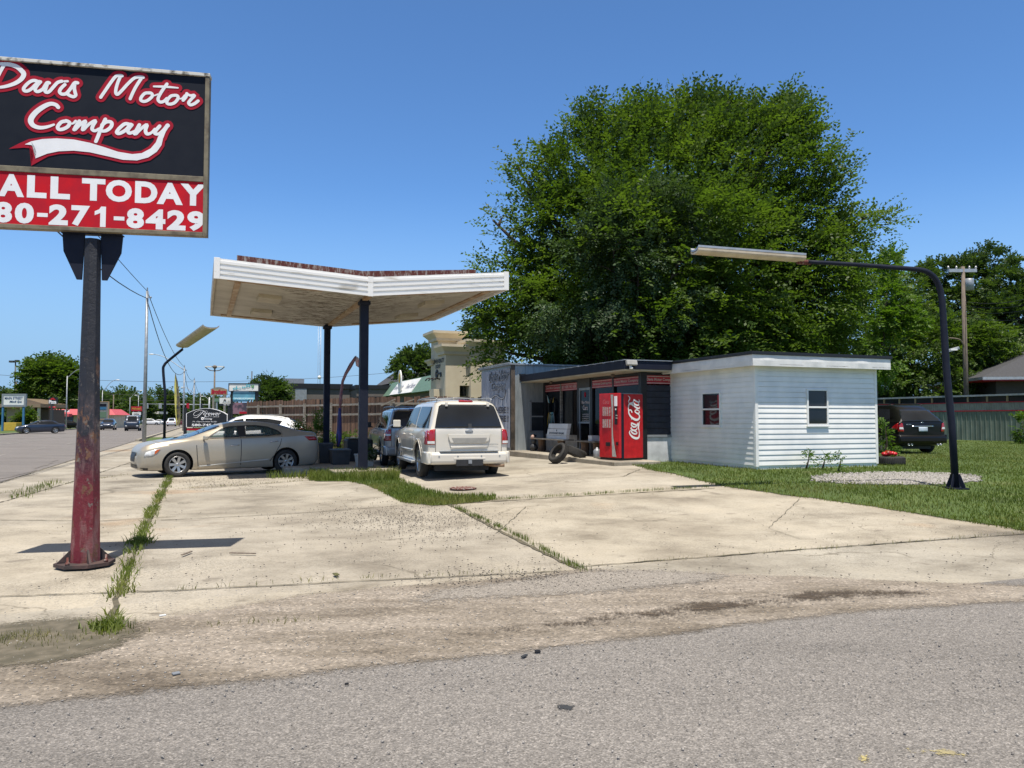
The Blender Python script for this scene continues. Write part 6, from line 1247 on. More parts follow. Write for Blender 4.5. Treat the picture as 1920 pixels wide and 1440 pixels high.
# ================= THINGS IN FRONT OF THE SHOP =================
def tyre(name, label, loc, r, rot, group=None, w=.2):
    t = MB(); h = w/2; rr = r*.62; t.lathe([(rr, -h*.8), (r*.86, -h), (r*.97, -h*.82), (r, -h*.4), (r, h*.4), (r*.97, h*.82), (r*.86, h), (rr, h*.8), (rr*1.12, h*.55), (rr*1.14, -h*.55)], 40, 'y', closed=True)
    for i in range(0, 40): a = 2*pi*i/40; t.box(r-.004, r+.006, -h*.75, h*.75, -.012, .012, Matrix.Rotation(a, 4, 'Y'))
    o = t.build(name, M['rubber']); o.location = loc; o.rotation_euler = rot; return tag(o, label, 'tyre', group)
p = at(1047, 866, 22.4); tyre('tyre', 'worn tyre leaning back, showing its open centre', (p.x, p.y, g(p.x, p.y)+.29), .325, (R(-35), 0, R(-58)), 'tyres by the shop step')
p = at(1080, 864, 23.0); tyre('tyre', 'worn tyre lying tread toward the camera behind the leaning one', (p.x, p.y, g(p.x, p.y)+.27), .31, (R(90), R(24), R(12)), 'tyres by the shop step', .24)
def onfront(px, xl=-.5): y = SH.locx(px, 786, xl)[0]; return y
def spoolbench(label, px0, px1, xl):
    y0, y1 = onfront(px1, xl), onfront(px0, xl); c = (y0+y1)/2; w = (y1-y0)/2; b = thing('bench', label, 'bench', SH.w(xl, c, FZ), RT, 'plank benches along the shop front')
    tp = MB(); tp.box(-.22, -.01, -w, w, .43, .47); tp.box(.01, .22, -w*.97, w*1.02, .43, .468); tp.build('seat', M['greywood'], b, .004)
    for s in (-1, 1): MB().lathe([(.14, 0), (.14, .04), (.12, .05), (.12, .38), (.14, .39), (.14, .428)], 12, c=(0, s*w*.6, 0)).build('leg', M['wood'], b)
    return b
spoolbench('weathered plank bench on wooden stumps carrying the white tailgate', 1004, 1066, -.55); spoolbench('weathered plank bench with a small white box, beside the vending machine', 1089, 1127, -.5)
tg = thing('truck_tailgate', 'white pickup tailgate propped on the far bench, lettering reversed', 'tailgate', SH.w(-.55, onfront(1047, -.55), FZ+.47), RT)
w = (onfront(1028, -.55)-onfront(1064, -.55))/2
tm = MB()
for i, (z0, z1, d) in enumerate(((0, .12, 0), (.13, .34, .012), (.35, .52, 0))): tm.prism([(-.10+z0*.18-d, z0), (-.10+z1*.18-d, z1), (.02+z1*.18, z1), (.02+z0*.18, z0)], 'y', -w, w)
tm.build('panel', M['white'], tg, .01); lt = lettering('lettering', [('DODGE RAM', -w*.75, w*.75, .165, .235)], -.0, M['black'], tg, bold=.03, axis='x')
for v in lt.data.vertices: v.co.y = v.co.y; v.co.x = -.118+v.co.z*.18
MB().sph((-.065, 0, .29), .03, .4, .8, 1.2).build('badge', M['black'], tg)
wbx = box('white_box', M['white'], None, -.13, .13, -.12, .12, 0, .17, .01); wbx.location = SH.w(-.5, onfront(1113, -.5), FZ+.47); wbx.rotation_euler = (0, 0, RT); tag(wbx, 'small white box standing on the bench beside the vending machine', 'box')
jg = thing('water_jug', 'grey plastic jug on the step beside the vending machine', 'jug', SH.w(-.85, onfront(1119, -.85), FZ), RT)
MB().lathe([(.001, 0), (.10, .01), (.11, .05), (.11, .2), (.07, .26), (.03, .28), (.03, .31), (.001, .31)], 16).build('body', M['steel'], jg); MB().tube([(.05, .05, .2), (.09, .09, .27), (.02, .02, .3)], .014, 6, smooth=3).build('handle', M['steel'], jg)
orn = thing('garden_ornament', 'small dark and white garden figure at the left end of the bench', 'ornament', SH.w(-.7, onfront(1001, -.7), FZ), RT)
MB().sph((0, 0, .14), .14, 1, 1, 1).sph((0, 0, .36), .11, .9, .9, 1.2).build('body', M['darkgrey'], orn); MB().sph((-.04, -.02, .50), .09).build('head', pm('ornskin', (.45, .30, .24)), orn); MB().sph((0, .02, .54), .11, 1, 1, .6).build('hat', M['black'], orn)
# litter at the step's left end
for i, (px, py, c) in enumerate(((963, 849, 'black'), (968, 850, 'white'), (1005, 852, 'darkgrey'))):
    x, y = gnd(px, py); o = MB().sph((0, 0, .03), .06, 1.5, 1, .5).build('litter', M[c]); o.location = (x, y, g(x, y)); tag(o, ['crumpled black rubbish at the left end of the step', 'crumpled white rubbish at the left end of the step', 'dark scrap lying before the ornament'][i], 'litter')

# ================= UNDER THE CANOPY =================
def isl_at(px, D, z=.19): p = at(px, 786, D); return (p.x, p.y, z)
def planter(label, px, D, w, h, mat, sq=True, z=.19):
    t = thing('planter', label, 'planter', isl_at(px, D, z), R(22)); b = MB()
    for (a0, a1, z0, z1) in ((w*.40, w*.47, 0, h*.86), (w*.5, w*.5, h*.86, h)):
        v0 = [(s*a0, q*a0, z0) for s, q in ((-1, -1), (1, -1), (1, 1), (-1, 1))]; v1 = [(s*a1, q*a1, z1) for s, q in ((-1, -1), (1, -1), (1, 1), (-1, 1))]
        A = [b.bm.verts.new(p) for p in v0]; B = [b.bm.verts.new(p) for p in v1]; b.bm.faces.new(A[::-1]); b.bm.faces.new(B)
        for i in range(4): b.bm.faces.new((A[i], A[(i+1) % 4], B[(i+1) % 4], B[i]))
    b.build('pot', M[mat], t, .01); return t
planter('black square planter holding the twisted feather flag', 638, 23.3, .60, .46, 'darkgrey'); planter('tall dark pedestal pot at the foot of the far canopy post', 610, 24.0, .46, .62, 'darkgrey')
pw = planter('pale grey tapered plastic planter behind the near canopy post', 684, 22.3, .52, .36, 'potgrey')
p = isl_at(689, 22.2, .5); bush('spiky succulent growing in the pale planter', p, [((0, 0, .1), .15, .15, .14)], 60, .10, 'leafgrey', name='potted_plant', cat='plant', twl=.16, nl=6)
bb_ = thing('storage_bin', 'black covered bin with straw coloured lid, left of the silver vehicle', 'bin', isl_at(672, 25.2, .10), R(22)); box('body', M['black'], bb_, -.42, .42, -.35, .35, 0, .80, .05); box('lid', M['yellow'] if False else pm('straw', (.30, .26, .16), (.2, .17, .1)), bb_, -.38, .3, -.3, .3, .805, .85, .02)
# feather flag, bent over
ff = thing('feather_flag', 'twisted feather flag, purple below and red above, stuck in the black planter', 'flag', (0, 0, 0)); D = 23.2
def FP(px, py, d=0): q = at(px, py, D+d); return Vector((q.x, q.y, q.z))
pathf = [(632, 838), (634, 800), (637, 765), (640, 735), (643, 714), (649, 697), (658, 681), (668, 667)]; MB().tube([FP(*q) for q in pathf], [.018, .014, .012, .01, .008], 6, smooth=3).build('pole', M['black'], ff)
def cloth(name, L, mat):
    bm = bmesh.new(); R_ = []
    for (a, b, c, d, e) in L: R_.append((bm.verts.new(FP(a, b, .02)), bm.verts.new(FP((a+c)/2, (b+d)/2, -.04+e)), bm.verts.new(FP(c, d, .05))))
    for A, B in zip(R_, R_[1:]):
        for k_ in range(2): bm.faces.new((A[k_], A[k_+1], B[k_+1], B[k_])).smooth = True
    me = bpy.data.meshes.new(name); bm.to_mesh(me); bm.free(); o = link_mesh(name, me, mat, ff); m = o.modifiers.new('s', 'SOLIDIFY'); m.thickness = .006; return o
cloth('lower_cloth', [(631, 836, 636, 838, 0), (630, 820, 641, 822, .03), (632, 800, 641, 800, -.03), (633, 780, 640, 780, .02), (635, 765, 640, 765, 0)], pm('purple', (.055, .045, .22), (.03, .03, .13), scale=3)); cloth('upper_cloth', [(635, 765, 640, 765, 0), (636, 745, 642, 745, .02), (638, 728, 643.5, 728, 0), (640, 714, 645, 716, .02), (646, 699, 651, 702, 0), (655, 682, 660, 688, .02), (665, 668, 668, 673, 0)], pm('flagred', (.20, .07, .08), (.33, .17, .16), scale=4)); cloth('hanging_tip', [(666, 667, 671, 670, 0), (666, 676, 676, 678, .02), (668, 686, 674, 690, 0)], pm('flagpink', (.50, .20, .18), (.6, .55, .55), scale=8))
# weeds and shrubs around the island
q_ = at(583, 786, 26.5); x, y = q_.x, q_.y; bush('tall leafy weed bush against the fence behind the sedan', (x, y, 0), [((0, 0, .7), .5, .45, .6), ((.25, 0, 1.35), .18, .2, .5), ((-.25, 0, 1.15), .2, .2, .45), ((.4, .1, .5), .4, .4, .4)], 620, .08, 'leaf', twl=.32)
p = at(640, 786, 31.5); bush('low vines trailing along the foot of the wooden fence', (p.x, p.y, 0), [((-1.6, -.2, .5), .8, .3, .5), ((-.4, 0, .6), .8, .3, .4), ((.9, .3, .6), .8, .3, .35), ((2.0, .4, .5), .8, .3, .4)], 520, .10, 'leaf')
x, y, z = gz(743, 872); bush('broad leaved weed beside the white vehicle front step', (x, y, z), [((0, 0, .2), .12, .12, .22), ((.05, 0, .42), .08, .08, .12)], 60, .08, 'leafgrey', name='weed', cat='weed', twl=.15, nl=6)
for i, (px, py) in enumerate(((1515, 880), (1545, 882), (1575, 885), (1660, 872))):
    x, y, z = gz(px, py); bush(['leafy weed left of the annex window', 'leafy weed under the annex window', 'leafy weed on the gravel edge', 'leafy weed at the annex corner by the red cloth'][i], (x, y, z), [((0, 0, .15), .12, .1, .14), ((.03, 0, .32), .05, .05, .09)], 28, .06, 'leafbright', name='weed', cat='weed', twl=.14, nl=6)
p = at(1662, 786, 21.3); bush('bright leafed sapling growing at the annex corner', (p.x, p.y, .33), [((0, 0, .75), .17, .15, .25), ((.03, 0, .4), .15, .12, .2), ((-.05, 0, 1.1), .1, .1, .15)], 80, .09, 'leafbright', name='sapling', cat='sapling', twl=.2, nl=6)
p = at(1668, 786, 20.8); tyre('tyre', 'large tyre lying flat on the grass at the annex corner', (p.x, p.y, .33+.11), .36, (R(90), 0, 0), None, .22)
mb = MB(); rr = random.Random(2)
for k_ in range(7): mb.sph((rr.uniform(-.18, .18), rr.uniform(-.1, .1), .05+rr.uniform(-.03, .04)), rr.uniform(.06, .1), 1.1, 1, .8)
o = mb.build('red_cloth', M['red']); o.location = (p.x-.02, p.y+.05, .33+.23); tag(o, 'crumpled red cloth lying on top of the flat tyre', 'cloth')
# small utility cover and debris on the slab
x, y, z = gz(868, 917); o = MB().lathe([(.001, 0), (.26, 0), (.28, .02), (.22, .035), (.20, .02), (.001, .02)], 20).build('drain_cover', M['rusttop']); o.location = (x, y, z+.002); tag(o, 'rusty round drain cover set in the slab behind the white vehicle', 'drain cover')
for i, (px, py, w, h, c) in enumerate(((330, 1268, .022, .035, 'steel'), (1008, 1226, .02, .03, 'black'), (983, 1235, .03, .02, 'darkgrey'), (650, 1288, .012, .012, 'black'), (350, 1040, .12, .03, 'utilwood'), (455, 1040, .16, .03, 'utilwood'), (630, 1080, .05, .05, 'drygrass'), (305, 1158, .025, .02, 'white'))):
    x, y, z = gz(px, py); o = MB().box(-w, w, -h/2, h/2, 0, .012).build('debris', M[c], None, .004); o.location = (x, y, z+.012); o.rotation_euler = (0, 0, rr.uniform(0, 3)); tag(o, ['flat grey scrap on the dirt at lower left', 'black bolt sized scrap on the street edge at centre', 'flat dark scrap left of the black one on the street edge', 'tiny black scrap on the near asphalt', 'dry twig right of the sign shadow', 'longer dry twig below the sign shadow tip', 'dry leaf on the slab below mid crack', 'crumpled pale paper beside the weed line'][i], 'debris')

# ================= WOODEN FENCE =================
K0 = at(738, 786, 33); K1 = at(464, 786, 42.5); K2 = at(910, 786, 33.4)
fe = thing('wooden_fence', 'brown board privacy fence with grey rails behind the parked vehicles', 'fence', (K0.x, K0.y, 0)); ZT = 2.52
def fsec(a, b):
    a = Vector((a.x-K0.x, a.y-K0.y, 0)); b = Vector((b.x-K0.x, b.y-K0.y, 0)); d = (b-a); L = d.length; d.normalize(); n = Vector((d.y, -d.x, 0))
    if (Vector((0, 0, 0))-(a+Vector((K0.x, K0.y, 0)))).dot(n) < 0: n = -n
    bd = MB(); t = 0; rr = random.Random(int(L*10)); rot = Matrix.Rotation(atan2(d.y, d.x), 4, 'Z')
    while t < L:
        w = .14; tp = ZT+rr.uniform(-.04, .03); off = n*rr.uniform(-.012, .0); Mx = Matrix.Translation(a+d*t+off) @ rot @ Matrix.Rotation(rr.uniform(-.012, .012), 4, 'Y')
        if rr.random() > .03: bd.box(.004, w-rr.uniform(.002, .012), -.01, .01, .15, tp, Mx)
        t += w+.003
    bd.build('boards', M['fencewood'], fe)
    for z in (ZT-.30, ZT-.75, .7):
        r = MB(); Mx = Matrix.Translation(a+n*.05) @ rot; r.box(0, L, -.025, .025, z-.045, z+.045, Mx); r.build('rail', M['greywood'], fe)
    k = 0
    while k < L:
        q = MB(); Mx = Matrix.Translation(a+d*k+n*.11) @ rot; q.box(-.05, .05, -.05, .05, 0, ZT-.2, Mx); q.build('post', M['greywood'], fe); k += 2.4
fsec(K0, K1); fsec(K0, K2)
br = MB(); br.bar((.1, -.2, ZT-.42), (.9, -.2, ZT-.12), .08, .05); br.bar((.1, -.26, ZT-.12), (-.5, -.2, ZT-.4), .08, .05); br.build('brace', M['greywood'], fe)

# ================= BUILDINGS BEHIND THE FENCE =================
def bld(name, label, px, D, rot, cat='building'): p = at(px, 786, D); F_ = Frame((p.x, p.y, 0), rot); return F_, thing(name, label, cat, (p.x, p.y, 0), rot)
F1, b1 = bld('commercial_building', 'long low grey brown building with a black cornice behind the fence', 500, 62, R(18)); M['bldbrown'] = pm('bldbrown', (.15, .13, .12), (.12, .105, .095), scale=.5, rough=.9)
x1_ = F1.loc(657, 786)[0]; zt1 = F1.loc(560, 719)[1]
box('wall', M['bldbrown'], b1, 0, x1_, 0, 14, 0, zt1-.4); box('cornice', M['black'], b1, -.15, x1_+.15, -.15, 14.1, zt1-.42, zt1); box('band', M['black'], b1, x1_*.42, x1_-.3, -.05, 0, zt1-1.75, zt1-1.3)
box('pilaster', M['steel'], b1, x1_*.33, x1_*.33+.9, -.12, 0, 0, zt1-.43); box('roof_unit', M['steel'], b1, x1_*.2, x1_*.45, 2, 5, zt1, zt1+.5)
F2, b2 = bld('commercial_building', 'second grey brown block right of the gap, with black cornice and wall lamp', 668, 60, R(18)); zt2 = F2.loc(700, 722)[1]; x2_ = F2.loc(760, 786)[0]
box('wall', M['bldbrown'], b2, 0, x2_, 0, 12, 0, zt2-.3); box('cornice', M['black'], b2, -.1, x2_, -.12, 12, zt2-.32, zt2); box('band', M['black'], b2, 0, x2_, -.05, 0, zt2-1.3, zt2-.9)
F3, b3 = bld('health_food_store', 'low store with a green slanting awning and white sign panel', 812, 47, R(21.5), 'store')
ya_, yb_ = 0, F3.locx(714, 786)[0]; z0, z1 = F3.locx(812, 731)[1], F3.locx(812, 698)[1]
box('wall', M['bldbrown'], b3, .6, 10, 0, yb_, 0, z0+.1)
def slant(name, ya, yb, mat, zo=0, xo=0): mb = MB(); mb.prism([(0-xo, z0-zo), (.75-xo, z1+zo), (.85, z1+zo), (.75, z0-zo)], 'y', ya, yb); return mb.build(name, mat, b3)
slant('awning', 0, yb_, M['green']); y0_, y1_ = F3.locx(779, 715, .3)[0], F3.locx(738, 725, .3)[0]; slant('sign_panel', y0_, y1_, M['white'], -.04, .03)
def aw(s, pa, pb, za_, zb_): L = []; ya, yb = F3.locx(pa, 720, .3)[0], F3.locx(pb, 720, .3)[0]; o = lettering('lettering', [(s, -ya, -yb, za_, zb_)], 0, pm('grletter', (.25, .27, .35)), b3, bold=.01, axis='x'); return o
def slx(z): return .75*(z-z0)/(z1-z0)
for s, pa, pb in (('Family Health', 739, 755), ('Food Store', 762, 778)):
    o = aw(s, pa, pb, z0+.35, z0+.72)
    for v in o.data.vertices: v.co.x = slx(v.co.z)-.05
ov = MB(); n_ = 20; yc = F3.locx(757, 720, .3)[0]; ov.prism([(yc+.5*cos(2*pi*i/n_), (z0+z1)/2+.35+.85*sin(2*pi*i/n_)) for i in range(n_)], 'x', -.02, .06); ov.build('oval_sign', M['white'], b3); ov = MB(); ov.prism([(yc+.28*cos(2*pi*i/n_), (z0+z1)/2+.6+.35*sin(2*pi*i/n_)) for i in range(n_)], 'x', -.04, -.021); ov.build('oval_emblem', M['yellow'], b3)
F4, b4 = bld('gabled_house', 'brown hipped roofs behind the green awning', 792, 66, R(21.5), 'house'); zr = F4.loc(792, 690)[1]
box('wall', M['bldbrown'], b4, -1.5, 3, 0, 8, 0, zr-1.3); mb = MB()
for cx in (-.9, 1.0): V_ = [(cx-1.6, -.3, zr-1.3), (cx+1.6, -.3, zr-1.3), (cx+1.6, 8, zr-1.3), (cx-1.6, 8, zr-1.3), (cx, 2, zr), (cx, 7, zr)]; v_ = [mb.bm.verts.new(q) for q in V_]; [mb.bm.faces.new([v_[i] for i in f_i]) for f_i in ((0, 1, 4), (1, 2, 5, 4), (2, 3, 5), (3, 0, 4, 5), (3, 2, 1, 0))]
mb.build('roof', M['shingle'], b4)
# stucco office
F5, b5 = bld('stucco_office', 'cream stucco office with stepped flared cornices and black wall letters', 835, 42, R(21.5), 'office building'); DB = F5.locx(808, 700, 0)[0]
def cz(px, py): return F5.loc(px, py)[1]
def flare(x0, x1, y0, y1, z0_, z1_, o_=.3):
    mb = MB(); S = [(0, z0_), (.35, z0_+.02), (.35, z0_+(z1_-z0_)*.3), (.75, z0_+(z1_-z0_)*.6), (1, z0_+(z1_-z0_)*.75), (1, z1_)]; rings = []
    for k_, z in S: e = o_*k_; rings.append([mb.bm.verts.new(p_) for p_ in ((x0-e, y0-e, z), (x1+e, y0-e, z), (x1+e, y1+e, z), (x0-e, y1+e, z))])
    for A, B in zip(rings, rings[1:]):
        for i in range(4): mb.bm.faces.new((A[i], A[(i+1) % 4], B[(i+1) % 4], B[i]))
    mb.bm.faces.new(rings[0][::-1]); mb.bm.faces.new(rings[-1]); return mb.build('cornice', M['stucco'], b5)
xa = F5.loc(862, 700)[0]; xb = F5.loc(880, 700)[0]; xc = F5.loc(906, 700)[0]; zA, zA2 = cz(850, 665), cz(850, 646)
box('wall', M['stucco'], b5, 0, xa, 0, DB, 0, zA); flare(0, xb-.05, 0, 1.2, zA, zA2, .32)
box('wall', M['stucco'], b5, xa, xb, .5, DB, 0, cz(870, 690)); flare(xa+.02, xb, .5, 1.3, cz(870, 690), cz(870, 674), .2) if False else None
box('lintel', M['stucco'], b5, xa+.001, xb-.001, -.0, .5, cz(870, 723), zA-.002); box('window', M['winglass'], b5, xa+.05, xb-.05, .45, .49, cz(870, 742), cz(870, 724))
zC, zC2 = cz(893, 656), cz(893, 638); box('wall', M['stucco'], b5, xb, xc+1.2, -.25, DB, 0, zC); flare(xb, xc+1.2, -.25, 1.4, zC, zC2, .35)
T0 = F5.locx(836, 700, -.1)[0]; zT, zT2 = F5.loc(840, 642, 2.0)[1], F5.loc(840, 627, 2.0)[1]
box('tower', M['stucco'], b5, -.02, 1.2, 1.4, DB-.1, zA-.1, zT); flare(-.02, 1.2, 1.4, DB-.1, zT, zT2+.1, .4)
flare(-.06, .5, DB-.5, DB+.2, zA-.45, zA-.1, .22)
M['blkletter'] = pm('blkletter', (.02, .02, .022)); F5y = lambda px: F5.locx(px, 680, -.03)[0]
lettering('lettering', [('BREWER REALTY', -F5y(810), -F5y(832.5), F5.locx(822, 681, -.03)[1], F5.locx(822, 673, -.03)[1])], -.03, M['blkletter'], b5, bold=.04, axis='x'); lettering('lettering', [('GROUP', -F5y(816), -F5y(825.5), F5.locx(822, 690.5, -.03)[1], F5.locx(822, 683, -.03)[1])], -.03, M['blkletter'], b5, bold=.04, axis='x')
kz = F5.locx(820, 701, -.03)[1]; ky = F5y(819); key = MB(); key.lathe([(.12, -.02), (.12, .02), (.26, .02), (.26, -.02)], 14, 'x', c=(-.03, ky, kz), closed=True); key.box(-.05, -.02, ky-.9, ky-.2, kz-.05, kz+.05); key.box(-.05, -.02, ky-.9, ky-.7, kz-.2, kz); key.build('key_emblem', M['blkletter'], b5)
for px in (811, 817, 824): y_ = F5y(px); z_ = F5.locx(px, 711, -.03)[1]; s_ = MB(); s_.tube([(0, y_, z_), (-.3, y_, z_+.05), (-.45, y_, z_-.1)], .04, 6, smooth=3); s_.build('wall_lamp', M['black'], b5)
box('entrance_hood', M['stucco'], b5, -.4, -.001, F5y(826), F5y(817), 0, F5.locx(822, 728, -.4)[1])
# dark red brick-coloured strip of fence cap between fence and office is part of the fence

# ================= RIGHT YARD =================
q0 = at(1920, 786, 42); d = -AX; o0 = Vector((q0.x, q0.y, 0))+d*9; MF = Frame(o0, atan2(AX.y, AX.x)); mf = thing('metal_fence', 'long grey green ribbed metal fence wall with red trim and a strip of small windows', 'fence wall', o0, atan2(AX.y, AX.x)); LL = 26
M['greenmetal'] = pm('greenmetal', (.21, .25, .215), (.15, .18, .155), scale=1.5, rough=.65); M['palemetal'] = pm('palemetal', (.34, .335, .32), (.25, .245, .235), scale=2, rough=.7)
# local x runs along the wall away from the camera, +y faces the street
def sbox(name, mat, x0, x1, y0, y1, z0_, z1_): return box(name, M[mat], mf, x0, x1, y0, y1, z0_, z1_)
zl = (.25, 2.0, 2.06, 2.48, 2.54, 2.86, 2.96)
mb = MB(); mb.box(0, LL, -.1, 0, zl[0], zl[1]); 
for i in range(int(LL/.3)): mb.box(i*.3+.1, i*.3+.14, 0, .03, zl[0], zl[1])
mb.build('lower_panel', M['greenmetal'], mf); mb = MB(); mb.box(0, LL, -.1, 0.01, zl[2], zl[3])
for i in range(int(LL/.15)): mb.box(i*.15+.05, i*.15+.08, .01, .03, zl[2], zl[3])
mb.build('upper_panel', M['palemetal'], mf); sbox('red_trim', 'signred', 0, LL, -.1, .05, zl[1]+.001, zl[2]-.001); sbox('red_trim', 'signred', 0, LL, -.1, .05, zl[3]+.001, zl[4]-.001); sbox('red_trim', 'signred', 0, LL, -.1, .04, .12, .249)
i = 0.3
while i < LL-1.3: wn_ = sbox('window', 'winglass', i+.06, i+1.14, -.06, -.02, zl[4], zl[5]); box('mullion', M['tan'], wn_, i-.05, i+.05, -.1, .03, zl[4]+.001, zl[5]-.001); i += 1.2
sbox('cap', 'galv', 0, LL, -.25, .12, zl[5], zl[6]); sbox('wall', 'greenmetal', 0, LL, -.5, -.3, 0.1, zl[5])
for x_ in (5.2, 14.9): sbox('red_post', 'signred', x_, x_+.35, -.1, .09, .1, 1.98)
p = at(1913, 786, 38.5); bush('vine with yellow green leaves climbing the metal fence at the right edge', (p.x, p.y, .3), [((0, 0, .6), .3, .25, .45), ((.15, 0, 1.3), .22, .2, .4)], 140, .12, 'leafbright', name='vine', cat='vine')
FR, br_ = bld('house', 'house with grey shingled hip roof and red eaves at the right edge', 1845, 46, R(-10), 'house'); ez = FR.loc(1845, 712)[1]; rz = ez+2.6
box('wall', pm('darkwall', (.06, .045, .035)), br_, 1.2, 14, 1.2, 12, 0, ez-.02); mb = MB(); V_ = [(0, 0, ez+.18), (16, 0, ez+.18), (16, 13, ez+.18), (0, 13, ez+.18), (6.5, 6.5, rz), (10, 6.5, rz)]; v_ = [mb.bm.verts.new(q) for q in V_]; [mb.bm.faces.new([v_[i] for i in f_i]) for f_i in ((0, 1, 5, 4), (1, 2, 5), (2, 3, 4, 5), (3, 0, 4), (3, 2, 1, 0))]; mb.build('roof', M['shingle'], br_)
mb = MB(); mb.box(-.05, 16, -.05, -.01, ez, ez+.17); mb.box(-.05, -.01, -.05, 13, ez, ez+.17); mb.build('gutter', M['lamptop'], br_); box('eave', M['signred'], br_, 0, 16, 0, 13, ez-.06, ez+.0)

# ================= LAMPS AND POLES =================
def troughlamp(label, base, pts, r, pa, pb, width, group='tilted trough lamps around the lot'):
    """pole through pts (world), panel from pa to pb"""
    t = thing('yard_lamp', label, 'yard lamp', base, 0, group); b = Vector(base); MB().tube([Vector(p)-b for p in pts], r, 12, smooth=0).build('pole', M['navy'], t)
    a, c = Vector(pa)-b, Vector(pb)-b; d = (c-a).normalized(); s = d.cross(Vector((0, 0, 1))).normalized(); u = s.cross(d); n = 10; tp = MB(); bt2 = MB()
    prof = [(-.5, .16), (-.46, .10), (-.35, .03), (-.2, 0), (0, -.01), (.2, 0), (.35, .03), (.46, .10), (.5, .16)]
    for mbx, dz_, ins in ((tp, .05, 0), (bt2, 0, .0)):
        A = [mbx.bm.verts.new(a+s*x*width+u*(y*width+dz_)) for x, y in prof]; B = [mbx.bm.verts.new(c+s*x*width+u*(y*width+dz_)) for x, y in prof]
        A2 = [mbx.bm.verts.new(a+s*x*width+u*(y*width+dz_+.035)) for x, y in prof]; B2 = [mbx.bm.verts.new(c+s*x*width+u*(y*width+dz_+.035)) for x, y in prof]
        for i in range(len(prof)-1):
            mbx.bm.faces.new((A[i], A[i+1], B[i+1], B[i])); mbx.bm.faces.new((A2[i], B2[i], B2[i+1], A2[i+1])); mbx.bm.faces.new((A[i], A2[i], A2[i+1], A[i+1])); mbx.bm.faces.new((B[i], B[i+1], B2[i+1], B2[i]))
        mbx.bm.faces.new((A[0], B[0], B2[0], A2[0])); mbx.bm.faces.new((A[-1], A2[-1], B2[-1], B[-1]))
    tp.build('housing', M['lamptop'], t); bt2.build('diffuser', M['lampbeige'], t)
    MB().tube([a-d*.18, a+d*.08], .05, 8).build('joint', M['rusttop'], t); fl_ = MB(); fl_.box(-.17, .17, -.17, .17, .005, .03)
    for k_ in range(4): an_ = k_*pi/2+.6; fl_.bar((.05*cos(an_), .05*sin(an_), .28), (.15*cos(an_), .15*sin(an_), .03), .02, .07)
    fl_.build('base_flange', M['navy'], t); return t
bx, by_, bz_ = gz(1792, 917); D1 = by_
def LP(px, py, D): return at(px, py, D)
top = [Vector((bx, by_, bz_))]+[LP(px, py, d_) for px, py, d_ in ((1785, 800, D1), (1776, 710, D1), (1770, 620, D1), (1767, 572, D1), (1763, 545, D1), (1755, 525, D1-.02), (1742, 512, D1-.05), (1725, 506, D1-.08), (1680, 502, D1-.2), (1600, 496, D1-.35), (1515, 491, D1-.5))]; top = [top[0]]+catmull(top[1:], 3)
troughlamp('black bent yard lamp with long beige trough, standing in the grass at right', (bx, by_, bz_), top, [.066, .066, .062, .058, .056, .054, .05, .045, .04, .036], LP(1503, 491, D1-.5), LP(1302, 476, D1-1.0), .30)
bx, by_ = gnd(308, 826); D2 = by_
top = [(bx, by_, 0), LP(305.5, 740, D2), LP(306, 695, D2), LP(308, 685, D2), LP(315, 677, D2), LP(342, 655, D2-.5)]; top[1] = Vector((bx, by_, top[1].z)); top = [Vector(top[0])]+catmull(top[1:], 4)
troughlamp('black bent yard lamp with upward tilted trough, beyond the sedan bonnet', (bx, by_, 0), top, .095, LP(343, 652, D2-.5), LP(396, 616, D2-9), .95)
def pole(name, label, px, py_top, D, r0, r1, mat, cat='pole', arms=(), group=None, base_px=None, lean=0):
    p = at(base_px or px, 786, D); zt = at(px, py_top, D).z; t = thing(name, label, cat, (p.x, p.y, 0), 0, group); MB().tube([(0, 0, 0), (lean, 0, zt)], [r0, r1], 10).build('pole', M[mat], t); return t, zt, p
Aim = AX
tops = []
for i, (px, py, D, r, lb) in enumerate(((271, 546, 53, .14, 'tall galvanised steel pole beyond the sedan nose'), (344, 688, 104, .13, 'steel utility pole right of the feather flag'), (363, 711, 128, .14, 'third steel pole along the kerb'), (375, 737, 175, .15, 'fourth and farthest steel pole along the kerb'))):
    t, zt, p = pole('utility_pole', lb, px, py, D, r, r*.62, 'galv', 'utility pole', group='steel poles along the kerb'); tops.append(Vector((p.x, p.y, zt)))
    cr = MB(); cr.box(-.03, .03, -.03, .03, 0, .25); cr.lathe([(.05, 0), (.07, .08), (.03, .14)], 8, c=(.25, 0, -.5)); cr.bar((0, 0, -.4), (.25, 0, -.45), .05); c_ = cr.build('insulator', M['steel'], t); c_.location = (0, 0, zt)
    if i in (0, 1, 2):
        pass
def sag(a, b, s, n=14): return [a.lerp(b, i/n)-Vector((0, 0, s*4*(i/n)*(1-i/n))) for i in range(n+1)]
def wire(label, pts, r, group=None): b = Vector(pts[0]); o = MB().tube([Vector(p)-b for p in pts], r, 5, cap=False).build('cable', M['cable']); o.location = b; return tag(o, label, 'cable', group)
near = Vector((-5.3, -4, 10.2)); GC = 'overhead lines along the street'
wire('upper cable from the steel pole past the sign', sag(tops[0], near, .5), .02, GC); wire('lower cable from the steel pole past the sign', sag(tops[0]-Vector((0, 0, .5)), near-Vector((0, 0, .9)), 1.4), .028, GC)
for a, b, l in ((0, 1, 'first and second steel poles'), (1, 2, 'second and third steel poles'), (2, 3, 'third and fourth steel poles')):
    wire('upper cable between the '+l, sag(tops[a], tops[b], .8), .025, GC); wire('slack lower cable between the '+l, sag(tops[a]-Vector((0, 0, .6)), tops[b]-Vector((0, 0, .6)), 2.2), .03, GC)
